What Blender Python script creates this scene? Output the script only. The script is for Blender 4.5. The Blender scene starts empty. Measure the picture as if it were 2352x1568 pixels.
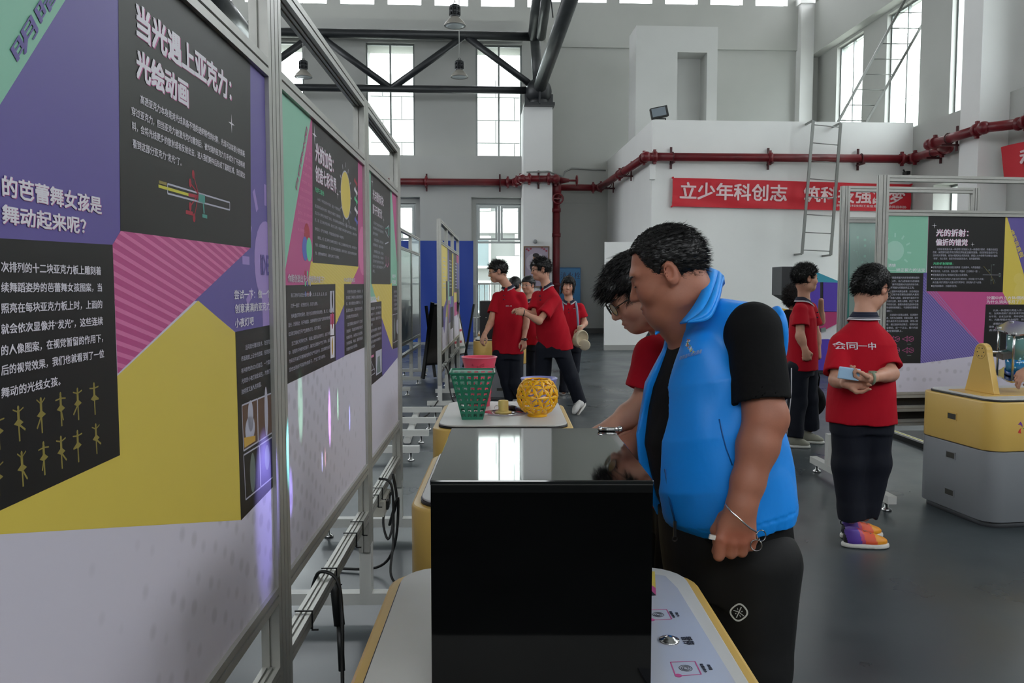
import bpy, math, random
import numpy as np
from mathutils import Vector, Matrix
from mathutils.bvhtree import BVHTree
random.seed(7)
S = bpy.context.scene
COL = S.collection
V = Vector
PI = math.pi
# ---------------------------------------------------------------- camera, sky, exposure
F = 1860.0
CAM = V((0, 0, 1.42))
PITCH = math.atan(124 / F)
cd = bpy.data.cameras.new('camera')
cd.sensor_width = 36.0
cd.lens = F / 2352 * 36.0
cd.clip_start = 0.05
cd.clip_end = 400
cam = bpy.data.objects.new('camera', cd)
COL.objects.link(cam)
cam.location = CAM
cam.rotation_euler = (PI / 2 - PITCH, 0, 0)
S.camera = cam
S.view_settings.view_transform = 'Standard'
S.view_settings.look = 'None'
S.view_settings.gamma = 1
S.view_settings.use_curve_mapping = False
S.view_settings.exposure = 1.45
w = bpy.data.worlds.new('overcast_sky')
S.world = w
w.use_nodes = True
wn = w.node_tree
bg = wn.nodes['Background']
tc = wn.nodes.new('ShaderNodeTexCoord')
sx = wn.nodes.new('ShaderNodeSeparateXYZ')
cr = wn.nodes.new('ShaderNodeValToRGB')
wn.links.new(tc.outputs['Generated'], sx.inputs[0])
wn.links.new(sx.outputs['Z'], cr.inputs[0])
cr.color_ramp.elements[0].position = 0.0
cr.color_ramp.elements[0].color = (.78, .82, .86, 1)
cr.color_ramp.elements[1].position = 0.9
cr.color_ramp.elements[1].color = (.94, .97, 1, 1)
wn.links.new(cr.outputs[0], bg.inputs[0])
bg.inputs[1].default_value = 4.5
S.cycles.max_bounces = 9
S.cycles.diffuse_bounces = 5
S.cycles.sample_clamp_indirect = 6
S.cycles.caustics_reflective = False
S.cycles.caustics_refractive = False

# building axes: the hall is turned 3.04 degrees against the line of sight
BA = math.radians(3.04)
BM = Matrix.Rotation(BA, 4, 'Z')
FW = V((0, math.cos(PITCH), -math.sin(PITCH)))
UP = V((0, math.sin(PITCH), math.cos(PITCH)))
RT = V((1, 0, 0))

def ray(px, py):
    return FW + RT * ((px - 1176) / F) + UP * ((784 - py) / F)
def at(px, py, y):
    d = ray(px, py)
    return CAM + d * (y / d.y)
def atz(px, py, z=0.0):
    d = ray(px, py)
    return CAM + d * ((z - CAM.z) / d.z)
def onplane(px, py, O, N):
    d = ray(px, py)
    return CAM + d * ((O - CAM).dot(N) / d.dot(N))
def B(x, y, z=0.0):
    return BM @ V((x, y, z))

def portal(c, sx_, sz_, direction):
    """daylight portal in a window opening (lets Cycles find the sky through it)"""
    l = bpy.data.lights.new('window_daylight', 'AREA')
    l.shape = 'RECTANGLE'
    l.size = sx_
    l.size_y = sz_
    l.cycles.is_portal = True
    o = bpy.data.objects.new('window_daylight', l)
    o.location = c
    o.rotation_euler = V(direction).to_track_quat('-Z', 'Y').to_euler()
    COL.objects.link(o)

# ---------------------------------------------------------------- helpers
def lin(h):
    c = [int(h[i:i + 2], 16) / 255 for i in (0, 2, 4)]
    return tuple((x / 12.92 if x < .04045 else ((x + .055) / 1.055) ** 2.4) for x in c) + (1,)
_mats = {}
def mat(name, color, rough=.5, metal=0., spec=.5, noise=0., nscale=8., bump=0., bscale=60., coat=0., stretch=None, trans=0., sheen=0., rvar=0.):
    if name in _mats:
        return _mats[name]
    m = bpy.data.materials.new(name)
    m.use_nodes = True
    nt = m.node_tree
    p = nt.nodes['Principled BSDF']
    c = lin(color) if isinstance(color, str) else tuple(color) + (1,)
    p.inputs['Base Color'].default_value = c
    p.inputs['Roughness'].default_value = rough
    p.inputs['Metallic'].default_value = metal
    p.inputs['Specular IOR Level'].default_value = spec
    p.inputs['Coat Weight'].default_value = coat
    if coat:
        p.inputs['Coat Roughness'].default_value = .05
    p.inputs['Sheen Weight'].default_value = sheen
    if trans:
        p.inputs['Transmission Weight'].default_value = trans
    if noise or bump or rvar:
        t = nt.nodes.new('ShaderNodeTexCoord')
        mp = nt.nodes.new('ShaderNodeMapping')
        nt.links.new(t.outputs['Object'], mp.inputs[0])
        if stretch:
            mp.inputs['Scale'].default_value = stretch
    if noise or rvar:
        n = nt.nodes.new('ShaderNodeTexNoise')
        n.inputs['Scale'].default_value = nscale
        n.inputs['Detail'].default_value = 5
        nt.links.new(mp.outputs[0], n.inputs['Vector'])
        if noise:
            r = nt.nodes.new('ShaderNodeValToRGB')
            r.color_ramp.elements[0].position = .3
            r.color_ramp.elements[1].position = .7
            r.color_ramp.elements[0].color = tuple(x * (1 - noise) for x in c[:3]) + (1,)
            r.color_ramp.elements[1].color = tuple(min(1, x * (1 + noise)) for x in c[:3]) + (1,)
            nt.links.new(n.outputs[0], r.inputs[0])
            nt.links.new(r.outputs[0], p.inputs['Base Color'])
        if rvar:
            mr = nt.nodes.new('ShaderNodeMapRange')
            mr.inputs['From Min'].default_value = .3
            mr.inputs['From Max'].default_value = .7
            mr.inputs['To Min'].default_value = max(0, rough - rvar)
            mr.inputs['To Max'].default_value = rough + rvar
            nt.links.new(n.outputs[0], mr.inputs[0])
            nt.links.new(mr.outputs[0], p.inputs['Roughness'])
    if bump:
        n2 = nt.nodes.new('ShaderNodeTexNoise')
        n2.inputs['Scale'].default_value = bscale
        n2.inputs['Detail'].default_value = 4
        nt.links.new(mp.outputs[0], n2.inputs['Vector'])
        b = nt.nodes.new('ShaderNodeBump')
        b.inputs['Strength'].default_value = bump
        b.inputs['Distance'].default_value = .01
        nt.links.new(n2.outputs[0], b.inputs['Height'])
        nt.links.new(b.outputs[0], p.inputs['Normal'])
    _mats[name] = m
    return m

WM = {}     # world matrix of every parent object
class MB:
    """mesh builder: collects faces, build() links them as ONE object"""
    def __init__(s, M=None):
        s.v = []
        s.f = []
        s.mi = []
        s.sm = []
        s.M = M
    def add(s, vs, fs, m=0, smooth=False):
        o = len(s.v)
        s.v += [s.M @ V(x) for x in vs] if s.M is not None else [V(x) for x in vs]
        s.f += [tuple(i + o for i in f) for f in fs]
        s.mi += [m] * len(fs)
        s.sm += [smooth] * len(fs)
        return s
    def box(s, c, d, m=0, R=None):
        c = V(c)
        h = V(d) / 2
        vs = [V((x * h.x, y * h.y, z * h.z)) for x in (-1, 1) for y in (-1, 1) for z in (-1, 1)]
        if R is not None:
            vs = [R @ x for x in vs]
        return s.add([c + x for x in vs], [(0, 1, 3, 2), (4, 6, 7, 5), (0, 4, 5, 1), (2, 3, 7, 6), (0, 2, 6, 4), (1, 5, 7, 3)], m)
    def bx(s, x0, x1, y0, y1, z0, z1, m=0):
        return s.box(((x0 + x1) / 2, (y0 + y1) / 2, (z0 + z1) / 2), (x1 - x0, y1 - y0, z1 - z0), m)
    def extr(s, poly, O, U, W, L, m=0, smooth=False, mside=None):
        """poly 2D in (U,W) plane at O, extruded by vector L"""
        O, U, W, L = V(O), V(U), V(W), V(L)
        n = len(poly)
        a = [O + U * p[0] + W * p[1] for p in poly]
        vs = a + [x + L for x in a]
        fl = U.cross(W).dot(L) > 0
        caps = [tuple(range(n))[::-1], tuple(range(n, 2 * n))]
        sd = [(i, (i + 1) % n, n + (i + 1) % n, n + i) for i in range(n)]
        if not fl:
            caps = [c[::-1] for c in caps]
            sd = [c[::-1] for c in sd]
        s.add(vs, caps, m)
        o = len(s.v) - 2 * n
        s.f += [tuple(i + o for i in f) for f in sd]
        s.mi += [m if mside is None else mside] * n
        s.sm += [smooth] * n
        return s
    def cyl(s, a, b, r, r2=None, n=16, m=0, caps=True):
        a, b = V(a), V(b)
        r2 = r if r2 is None else r2
        d = (b - a).normalized()
        u = d.orthogonal().normalized()
        w_ = d.cross(u)
        vs = []
        for c, q in ((a, r), (b, r2)):
            vs += [c + (u * math.cos(2 * PI * i / n) + w_ * math.sin(2 * PI * i / n)) * q for i in range(n)]
        s.add(vs, [(i, (i + 1) % n, n + (i + 1) % n, n + i) for i in range(n)], m, True)
        if caps:
            o = len(s.v) - 2 * n
            s.f += [tuple(o + i for i in range(n))[::-1], tuple(o + n + i for i in range(n))]
            s.mi += [m, m]
            s.sm += [False, False]
        return s
    def tube(s, pts, r, n=8, m=0, caps=True):
        pts = [V(p) for p in pts]
        rs = r if isinstance(r, (list, tuple)) else [r] * len(pts)
        vs = []
        u = None
        for i, p in enumerate(pts):
            d = (pts[min(i + 1, len(pts) - 1)] - pts[max(i - 1, 0)]).normalized()
            if u is None:
                u = d.orthogonal().normalized()
            u = (u - d * u.dot(d)).normalized()
            w_ = d.cross(u)
            vs += [p + (u * math.cos(2 * PI * k / n) + w_ * math.sin(2 * PI * k / n)) * rs[i] for k in range(n)]
        fs = [(i * n + k, i * n + (k + 1) % n, (i + 1) * n + (k + 1) % n, (i + 1) * n + k) for i in range(len(pts) - 1) for k in range(n)]
        s.add(vs, fs, m, True)
        if caps:
            o = len(s.v) - len(vs)
            s.f += [tuple(o + k for k in range(n))[::-1], tuple(o + (len(pts) - 1) * n + k for k in range(n))]
            s.mi += [m, m]
            s.sm += [False, False]
        return s
    def lathe(s, prof, c, n=32, m=0, axis=(0, 0, 1), closed=False, smooth=True):
        c = V(c)
        A = V(axis).normalized()
        u = V((1, 0, 0)) if abs(A.z) > .9 else A.orthogonal().normalized()
        w_ = A.cross(u)
        vs = [c + (u * math.cos(2 * PI * k / n) + w_ * math.sin(2 * PI * k / n)) * r + A * z for r, z in prof for k in range(n)]
        q = len(prof)
        fs = [(i * n + k, i * n + (k + 1) % n, ((i + 1) % q) * n + (k + 1) % n, ((i + 1) % q) * n + k) for i in range(q if closed else q - 1) for k in range(n)]
        return s.add(vs, fs, m, smooth)
    def sphere(s, c, r, n=16, m=0, R=None):
        r = V((r, r, r)) if not hasattr(r, '__len__') else V(r)
        vs = []
        q = n // 2
        for i in range(q + 1):
            a = PI * i / q
            for k in range(n):
                p = V((r.x * math.sin(a) * math.cos(2 * PI * k / n), r.y * math.sin(a) * math.sin(2 * PI * k / n), r.z * math.cos(a)))
                vs.append(V(c) + (R @ p if R is not None else p))
        return s.add(vs, [(i * n + k, (i + 1) * n + k, (i + 1) * n + (k + 1) % n, i * n + (k + 1) % n) for i in range(q) for k in range(n)], m, True)
    def torus(s, c, R_, r, n=24, k=8, m=0, axis=(0, 0, 1)):
        return s.lathe([(R_ + r * math.cos(2 * PI * i / k), r * math.sin(2 * PI * i / k)) for i in range(k)], c, n, m, axis, closed=True)
    def build(s, name, mats, parent=None, label=None, bevel=0, autosmooth=False, **props):
        if not isinstance(mats, (list, tuple)):
            mats = [mats]
        me = bpy.data.meshes.new(name)
        if parent is not None:
            I = WM[parent.name].inverted()
            org = V((0, 0, 0))
            vs = [I @ v for v in s.v]
        else:
            A = np.array([tuple(v) for v in s.v])
            lo, hi = A.min(0), A.max(0)
            org = V(((lo[0] + hi[0]) / 2, (lo[1] + hi[1]) / 2, lo[2]))
            vs = [v - org for v in s.v]
        me.from_pydata([tuple(v) for v in vs], [], s.f)
        for m in mats:
            me.materials.append(m)
        me.polygons.foreach_set('material_index', s.mi)
        me.polygons.foreach_set('use_smooth', s.sm)
        me.update()
        o = bpy.data.objects.new(name, me)
        COL.objects.link(o)
        if parent is not None:
            o.parent = parent
            WM[o.name] = WM[parent.name].copy()
        else:
            o.location = org
            WM[o.name] = Matrix.Translation(org)
        if bevel:
            b = o.modifiers.new('bevel', 'BEVEL')
            b.width = bevel
            b.segments = 2
            b.limit_method = 'ANGLE'
        if label:
            o['label'] = label
        for k_, v_ in props.items():
            o[k_] = v_
        return o

def thing(name, label, cat, loc, rz=0, group=None):
    o = bpy.data.objects.new(name, None)
    o.empty_display_size = .1
    COL.objects.link(o)
    o.location = loc
    o.rotation_euler = (0, 0, rz)
    o['label'] = label
    o['category'] = cat
    if group:
        o['group'] = group
    WM[o.name] = Matrix.Translation(V(loc)) @ Matrix.Rotation(rz, 4, 'Z')
    return o
def copy_thing(root, loc, rz, label, group=None):
    r = root.copy()
    COL.objects.link(r)
    r.location = loc
    r.rotation_euler = (0, 0, rz)
    r['label'] = label
    if group:
        r['group'] = group
    WM[r.name] = Matrix.Translation(V(loc)) @ Matrix.Rotation(rz, 4, 'Z')
    for ch in list(root.children):
        c = ch.copy()
        COL.objects.link(c)
        c.parent = r
        for g in list(ch.children):
            d = g.copy()
            COL.objects.link(d)
            d.parent = c
    return r

def rrect(w_, h_, r, n=6):
    out = []
    for cx, cy, a0 in ((w_ / 2 - r, h_ / 2 - r, 0), (-w_ / 2 + r, h_ / 2 - r, 90), (-w_ / 2 + r, -h_ / 2 + r, 180), (w_ / 2 - r, -h_ / 2 + r, 270)):
        for i in range(n + 1):
            a = math.radians(a0 + 90 * i / n)
            out.append((cx + r * math.cos(a), cy + r * math.sin(a)))
    return out
def profile(w_, h_, nw, nh, g=.006, d=.006):
    """rectangle with slots: nw slots on the w sides, nh on the h sides"""
    pts = []
    def side(p, q, n, inw):
        p, q, inw = V(p), V(q), V(inw)
        L = (q - p).length
        t = (q - p) / L
        pts.append(p)
        for i in range(n):
            c = L * (i + .5 + (0 if n == 1 else (0.18 if i == 0 else (-.18 if i == n - 1 else 0)))) / n
            pts.extend([p + t * (c - g / 2), p + t * (c - g / 2) + inw * d, p + t * (c + g / 2) + inw * d, p + t * (c + g / 2)])
    a, b = w_ / 2, h_ / 2
    side((-a, -b), (a, -b), nw, (0, 1))
    side((a, -b), (a, b), nh, (-1, 0))
    side((a, b), (-a, b), nw, (0, -1))
    side((-a, b), (-a, -b), nh, (1, 0))
    return [(p.x, p.y) for p in pts]

class TP(tuple):
    lay = 0
def text_mesh(body, bold=0.0, res=1):
    c = bpy.data.curves.new('txt', 'FONT')
    c.body = body
    c.resolution_u = res
    o = bpy.data.objects.new('txt', c)
    COL.objects.link(o)
    dg = bpy.context.evaluated_depsgraph_get()
    me = o.evaluated_get(dg).to_mesh()
    vs = [v.co.copy() for v in me.vertices]
    fs = [tuple(p.vertices) for p in me.polygons]
    o.evaluated_get(dg).to_mesh_clear()
    bpy.data.objects.remove(o)
    bpy.data.curves.remove(c)
    if not vs:
        return [], []
    x0, x1 = min(v.x for v in vs), max(v.x for v in vs)
    y0, y1 = min(v.y for v in vs), max(v.y for v in vs)
    if bold:
        n = len(vs)
        b = bold * 1.25
        V0, F0 = list(vs), list(fs)
        for i, (dx, dy) in enumerate(((b, 0), (0, b), (b, b))):
            vs += [V((v.x + dx, v.y + dy, 0)) for v in V0]
            fs += [tuple(k + n * (i + 1) for k in f) for f in F0]
        x1, y1 = x1 + b, y1 + b
    out = [TP(((v.x - x0) / max(1e-6, x1 - x0), (v.y - y0) / max(1e-6, y1 - y0))) for v in vs]
    if bold:
        for i, p in enumerate(out):
            p.lay = i // n
    return out, fs
def clip(poly, u0, u1, z0, z1):
    def cut(P, ax, lim, sg):
        out = []
        for i in range(len(P)):
            a, b = P[i], P[(i + 1) % len(P)]
            ia, ib = (a[ax] - lim) * sg >= 0, (b[ax] - lim) * sg >= 0
            if ia:
                out.append(a)
            if ia != ib:
                t = (lim - a[ax]) / (b[ax] - a[ax])
                out.append((a[0] + (b[0] - a[0]) * t, a[1] + (b[1] - a[1]) * t))
        return out
    for ax, lim, sg in ((0, u0, 1), (0, u1, -1), (1, z0, 1), (1, z1, -1)):
        if poly:
            poly = cut(poly, ax, lim, sg)
    return poly
def clip_convex(P, Cv):
    ar = sum(Cv[i][0] * Cv[(i + 1) % len(Cv)][1] - Cv[(i + 1) % len(Cv)][0] * Cv[i][1] for i in range(len(Cv)))
    sg = 1 if ar > 0 else -1
    for i in range(len(Cv)):
        a, b = Cv[i], Cv[(i + 1) % len(Cv)]
        def sd(p):
            return ((b[0] - a[0]) * (p[1] - a[1]) - (b[1] - a[1]) * (p[0] - a[0])) * sg
        out = []
        for j in range(len(P)):
            p, q = P[j], P[(j + 1) % len(P)]
            sp, sq = sd(p), sd(q)
            if sp >= 0:
                out.append(p)
            if (sp >= 0) != (sq >= 0):
                t = sp / (sp - sq)
                out.append((p[0] + (q[0] - p[0]) * t, p[1] + (q[1] - p[1]) * t))
        P = out
        if not P:
            return []
    return P
class Print:
    """flat print on an upright panel: photo pixels are carried onto the panel's plane"""
    def __init__(s, O, U, N, u0, u1, z0, z1):
        s.O, s.U, s.N = V(O), V(U).normalized(), V(N).normalized()
        s.r = (u0, u1, z0, z1)
        s.g = MB()
        s.gm = []
        s.t = MB()
        s.tm = []
        s.k = 0
    def uz(s, p):
        q = onplane(p[0], p[1], s.O, s.N)
        return ((q - s.O).dot(s.U), q.z)
    def P(s, u, z, k):
        p = s.O + s.U * u + s.N * (.00006 * k)
        return V((p.x, p.y, z))
    def _m(s, L, m):
        if m not in L:
            L.append(m)
        return L.index(m)
    def polyuz(s, pts, m, k=None):
        pts = clip(pts, *s.r)
        if len(pts) < 3:
            return
        s.k += .12
        k = s.k + 1 if k is None else k
        vs = [s.P(u, z, k) for u, z in pts]
        n = (vs[1] - vs[0]).cross(vs[2] - vs[0])
        f = tuple(range(len(vs)))
        s.g.add(vs, [f], s._m(s.gm, m))
    def poly(s, pts, m, k=None):
        s.polyuz([s.uz(p) for p in pts], m, k)
    def ell(s, c, ru, rz, m, k=None, n=24, a=0):
        cu, cz = s.uz(c) if a == 0 else c
        s.polyuz([(cu + ru * math.cos(2 * PI * i / n), cz + rz * math.sin(2 * PI * i / n)) for i in range(n)], m, k)
    def line(s, p, q, w_, m, k=None):
        a, b = s.uz(p), s.uz(q)
        s.seg(a, b, w_, m, k)
    def seg(s, a, b, w_, m, k=None):
        d = math.hypot(b[0] - a[0], b[1] - a[1]) or 1
        nx, nz = -(b[1] - a[1]) / d * w_ / 2, (b[0] - a[0]) / d * w_ / 2
        s.polyuz([(a[0] + nx, a[1] + nz), (b[0] + nx, b[1] + nz), (b[0] - nx, b[1] - nz), (a[0] - nx, a[1] - nz)], m, k)
    def stripes(s, tri, a, b, n, w_, m, ext=3):
        """parallel stripes clipped to the convex polygon tri (pixels): first through a[0]-a[1], last through b[0]-b[1]"""
        T = [s.uz(p) for p in tri]
        A0, A1, B0, B1 = [s.uz(p) for p in (a[0], a[1], b[0], b[1])]
        for i in range(n):
            t = i / (n - 1)
            p = (A0[0] + (B0[0] - A0[0]) * t, A0[1] + (B0[1] - A0[1]) * t)
            q = (A1[0] + (B1[0] - A1[0]) * t, A1[1] + (B1[1] - A1[1]) * t)
            dx, dz = q[0] - p[0], q[1] - p[1]
            L = math.hypot(dx, dz)
            nx, nz = -dz / L * w_ / 2, dx / L * w_ / 2
            p = (p[0] - dx * ext, p[1] - dz * ext)
            q = (q[0] + dx * ext, q[1] + dz * ext)
            c = clip_convex([(p[0] + nx, p[1] + nz), (q[0] + nx, q[1] + nz), (q[0] - nx, q[1] - nz), (p[0] - nx, p[1] - nz)], T)
            if len(c) > 2:
                s.polyuz(c, m)
    def textuz(s, body, u0, u1, z0, z1, m, bold=.0, k=20, slant=0.):
        vs, fs = text_mesh(body, bold)
        if vs:
            s.t.add([s.P(u0 + (u1 - u0) * q[0], z0 + (z1 - z0) * q[1] + slant * q[0], k + q.lay * 1.3) for q in vs], fs, s._m(s.tm, m))
    def text(s, body, x0, y0, x1, y1, h, m, bold=.0, k=20, shadow=None):
        """line of text from pixel (x0,y0) to (x1,y1) along its middle, h pixels high at its left end"""
        a, b = s.uz((x0, y0)), s.uz((x1, y1))
        hh = abs(s.uz((x0, y0 - h / 2))[1] - s.uz((x0, y0 + h / 2))[1])
        zc = (a[1] + b[1]) / 2
        if shadow:
            d = hh * .07
            s.textuz(body, a[0] + d, b[0] + d, zc - hh / 2 - d * .3, zc + hh / 2 - d * .3, shadow, bold, k - 6)
        s.textuz(body, a[0], b[0], zc - hh / 2, zc + hh / 2, m, bold, k)
    def block(s, lines, x0, y0, x1, y1, dy0, dy1, h, m, bold=.0):
        """paragraph: first line from (x0,y0) to (x1,y1), then steps of dy0/dy1 pixels; a line may be (text, share, indent)"""
        for i, L in enumerate(lines):
            t, sh, ind = L if isinstance(L, tuple) else (L, 1, 0)
            ya, yb = y0 + dy0 * i, y1 + dy1 * i
            if not t:
                continue
            a, b = s.uz((x0, ya)), s.uz((x1, yb))
            hh = abs(s.uz((x0, ya - h / 2))[1] - s.uz((x0, ya + h / 2))[1])
            zc = (a[1] + b[1]) / 2
            W_ = b[0] - a[0]
            s.textuz(t, a[0] + W_ * ind, a[0] + W_ * sh, zc - hh / 2, zc + hh / 2, m, bold)
    def finish(s, panel, gname='printed_graphic', tname='lettering'):
        if s.g.v:
            s.g.build(gname, s.gm, panel)
        if s.t.v:
            s.t.build(tname, s.tm, panel)
# ---------------------------------------------------------------- the hall
wallm = mat('wall_paint', 'b3b4b0', .85, noise=.035, nscale=.7, bump=.08, bscale=90)
wallw = mat('wall_paint_white', 'e8e8e6', .8, noise=.03, nscale=.8, bump=.06, bscale=90)
basem = mat('baseboard_paint', '4a4a48', .5)
floorm = mat('floor_epoxy', '3c4347', .33, noise=.16, nscale=1.8, bump=.05, bscale=6, rvar=.08, coat=.0)
alu = mat('window_aluminium', '8d9290', .35, metal=.6)
steel = mat('dark_steel', '24272a', .42, noise=.1, nscale=5)
def struct(o):
    o['kind'] = 'structure'
    return o
def glass_mat():
    m = bpy.data.materials.new('window_glass')
    m.use_nodes = True
    nt = m.node_tree
    nt.nodes.clear()
    o = nt.nodes.new('ShaderNodeOutputMaterial')
    t = nt.nodes.new('ShaderNodeBsdfTransparent')
    t.inputs[0].default_value = (.93, .96, .95, 1)
    g = nt.nodes.new('ShaderNodeBsdfGlossy')
    g.inputs['Roughness'].default_value = .02
    mx = nt.nodes.new('ShaderNodeMixShader')
    mx.inputs[0].default_value = .06
    nt.links.new(t.outputs[0], mx.inputs[1])
    nt.links.new(g.outputs[0], mx.inputs[2])
    nt.links.new(mx.outputs[0], o.inputs[0])
    return m
glassm = glass_mat()
YB, YL, XR, XL, ZC, Y0 = 25.0, 23.9, 10.5, -13.0, 12.4, -7.0
def wall_holes(name, axis, c0, c1, a0, a1, z0, z1, holes, m=wallm):
    xs = sorted(set([a0, a1] + [q for h in holes for q in h[:2]]))
    zs = sorted(set([z0, z1] + [q for h in holes for q in h[2:]]))
    mb = MB(BM)
    for j in range(len(zs) - 1):
        run = None
        for i in range(len(xs)):
            solid = i < len(xs) - 1 and not any(h[0] - 1e-6 <= xs[i] and xs[i + 1] <= h[1] + 1e-6 and h[2] - 1e-6 <= zs[j] and zs[j + 1] <= h[3] + 1e-6 for h in holes)
            if solid and run is None:
                run = xs[i]
            if not solid and run is not None:
                if axis == 'y':
                    mb.bx(run, xs[i], c0, c1, zs[j], zs[j + 1])
                else:
                    mb.bx(c0, c1, run, xs[i], zs[j], zs[j + 1])
                run = None
    return struct(mb.build(name, m))
# floor and ceiling
struct(MB(BM).bx(XL - .4, XR + .8, Y0 - .4, YB + .5, -.12, 0).build('floor', floorm))
struct(MB(BM).bx(XL - .4, XR + .8, Y0 - .4, YB + .5, ZC, ZC + .2).build('ceiling', wallm))
ZS, ZT = 5.2, 8.42
cler = [(-12.1 + 1.4 * i, -12.1 + 1.4 * i + 1.0) for i in range(16)]
clb = [(a - .1, b - .1, 9.86, 11.3) for a, b in cler if b < 10.3]
# rear walls: clerestory wall over everything, the left part standing forward
wall_holes('wall_back', 'y', YB, YB + .35, XL, XR + .4, 0, ZC, clb + [(-6.4, 2.4, .3, 8.7)])
up = [(-9.26, -7.86, ZS, ZT), (-6.10, -4.70, ZS, ZT), (-2.94, -1.54, ZS, ZT), (.22, 1.56, ZS, ZT)]
lo = [(a, b, .58, 3.86) for a, b, _, _ in up]
wall_holes('wall_back_left', 'y', YL, YB - .001, XL, 2.34, 0, 8.5, up + lo)
mb = MB(BM)
mb.bx(XL, 1.55, YL - .3, YL, 0 + .58, .58)  # degenerate guard, replaced below
mb = MB(BM)
for a, b in ((XL, -9.4), (-7.7, -6.24), (-4.56, -3.08), (-1.4, .08)):
    mb.bx(a, b, YL - .28, YL, 0, ZS)
mb.bx(1.56, 1.57, YL - .28, YL, 0, ZS)
for a, b in ((-9.4, -7.7), (-6.24, -4.56), (-3.08, -1.4), (.08, 1.57)):
    mb.bx(a, b, YL - .28, YL, 4.02, ZS)
    mb.bx(a, b, YL - .28, YL, 0, .55)
mb.bx(XL, 1.57, YL - .28, YB, 8.5, 9.0)
struct(mb.build('wall_back_apron', wallm))
# string course across the right part and over it
mb = MB(BM)
mb.bx(2.34, XR, YB - .09, YB, 8.68, 10.0)
mb.bx(2.34, 4.35, YB - .05, YB, 0, 4.0)
mb.bx(2.34, 4.35, YB - .07, YB, 4.0, 5.05)
struct(mb.build('trim_1', wallm))
struct(MB(BM).bx(1.53, 2.34, 22.8, YL, 0, 6.42).build('wall_pier', wallw))
struct(MB(BM).bx(10.1, XR, YB - .35, YB, 0, 10.0).bx(10.05, XR, YB - .4, YB, 10.0, 10.2).build('wall_corner_pier', wallw))
# right wall
ru, cl = [], []
for y in (22.10, 19.24, 16.38, 12.6, 9.74, 6.88, 3.0, .14, -2.72):
    ru.append((y, y + 1.6, ZS, ZT))
rl = [(a, b, .6, 3.73) for a, b, _, _ in ru[:5]]
y = -6
while y < 24:
    if y > 4: cl.append((y, y + 1.0, 9.86, 11.3))
    y += 1.4
wall_holes('wall_right', 'x', XR + .3, XR + .62, Y0, YB + .3, 0, ZC, ru + rl + cl)
ys = [Y0] + sorted(q for h in ru for q in h[:2]) + [YB]
mb = MB(BM)
for i in range(0, len(ys), 2):
    mb.bx(XR, XR + .3, ys[i], ys[i + 1], 0, ZS)
for a, b, _, _ in ru[5:]:
    mb.bx(XR, XR + .3, a, b, 0, ZS)
for a, b, _, _ in ru[:5]:
    mb.bx(XR, XR + .3, a, b, 3.73, ZS)
    mb.bx(XR, XR + .3, a, b, 0, .6)
mb.bx(XR, XR + .3, Y0, YB, 8.5, 10.0)
struct(mb.build('wall_right_apron', wallm))
mb = MB(BM)
for y in (15.46, 5.9):
    mb.bx(9.9, XR + .3, y, y + .62, 0, 9.6)
struct(mb.build('wall_right_pier', wallw))
# left wall and the wall behind the camera, unseen; windows added for light
wall_holes('wall_left', 'x', XL - .35, XL, Y0, YB + .3, 0, ZC, ru[:4] + cl)
bh = [(x, x + 1.5, ZS, ZT) for x in (-11, -7.8, -4.6, -1.4, 1.8, 5.0, 8.2)]
wall_holes('wall_front', 'y', Y0 - .35, Y0, XL - .35, XR + .62, 0, ZC, bh)

# portals
def pY(a, b, z0, z1, y, d):
    portal(B((a + b) / 2, y, (z0 + z1) / 2), b - a, z1 - z0, BM @ V((0, d, 0)))
def pX(a, b, z0, z1, x, d):
    portal(B(x, (a + b) / 2, (z0 + z1) / 2), b - a, z1 - z0, BM @ V((d, 0, 0)))
pY(-12.2, 10.3, 9.86, 11.3, YB - .02, -1)
pY(-11, 9.7, ZS, ZT, Y0 + .02, 1)
for a, b, z0, z1 in up:
    pY(a, b, z0, z1, YL - .02, -1)
for a, b, z0, z1 in lo[2:]:
    pY(a, b, z0, z1, YL - .02, -1)
for a, b, z0, z1 in ru:
    pX(a, b, z0, z1, XR + .28, -1)
for a, b, z0, z1 in rl:
    pX(a, b, z0, z1, XR + .28, -1)
for a, b, z0, z1 in ru[:4]:
    pX(a, b, z0, z1, XL + .02, 1)
pX(4.5, 24, 9.86, 11.3, XR + .28, -1)
pX(4.5, 24, 9.86, 11.3, XL + .02, 1)

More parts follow.
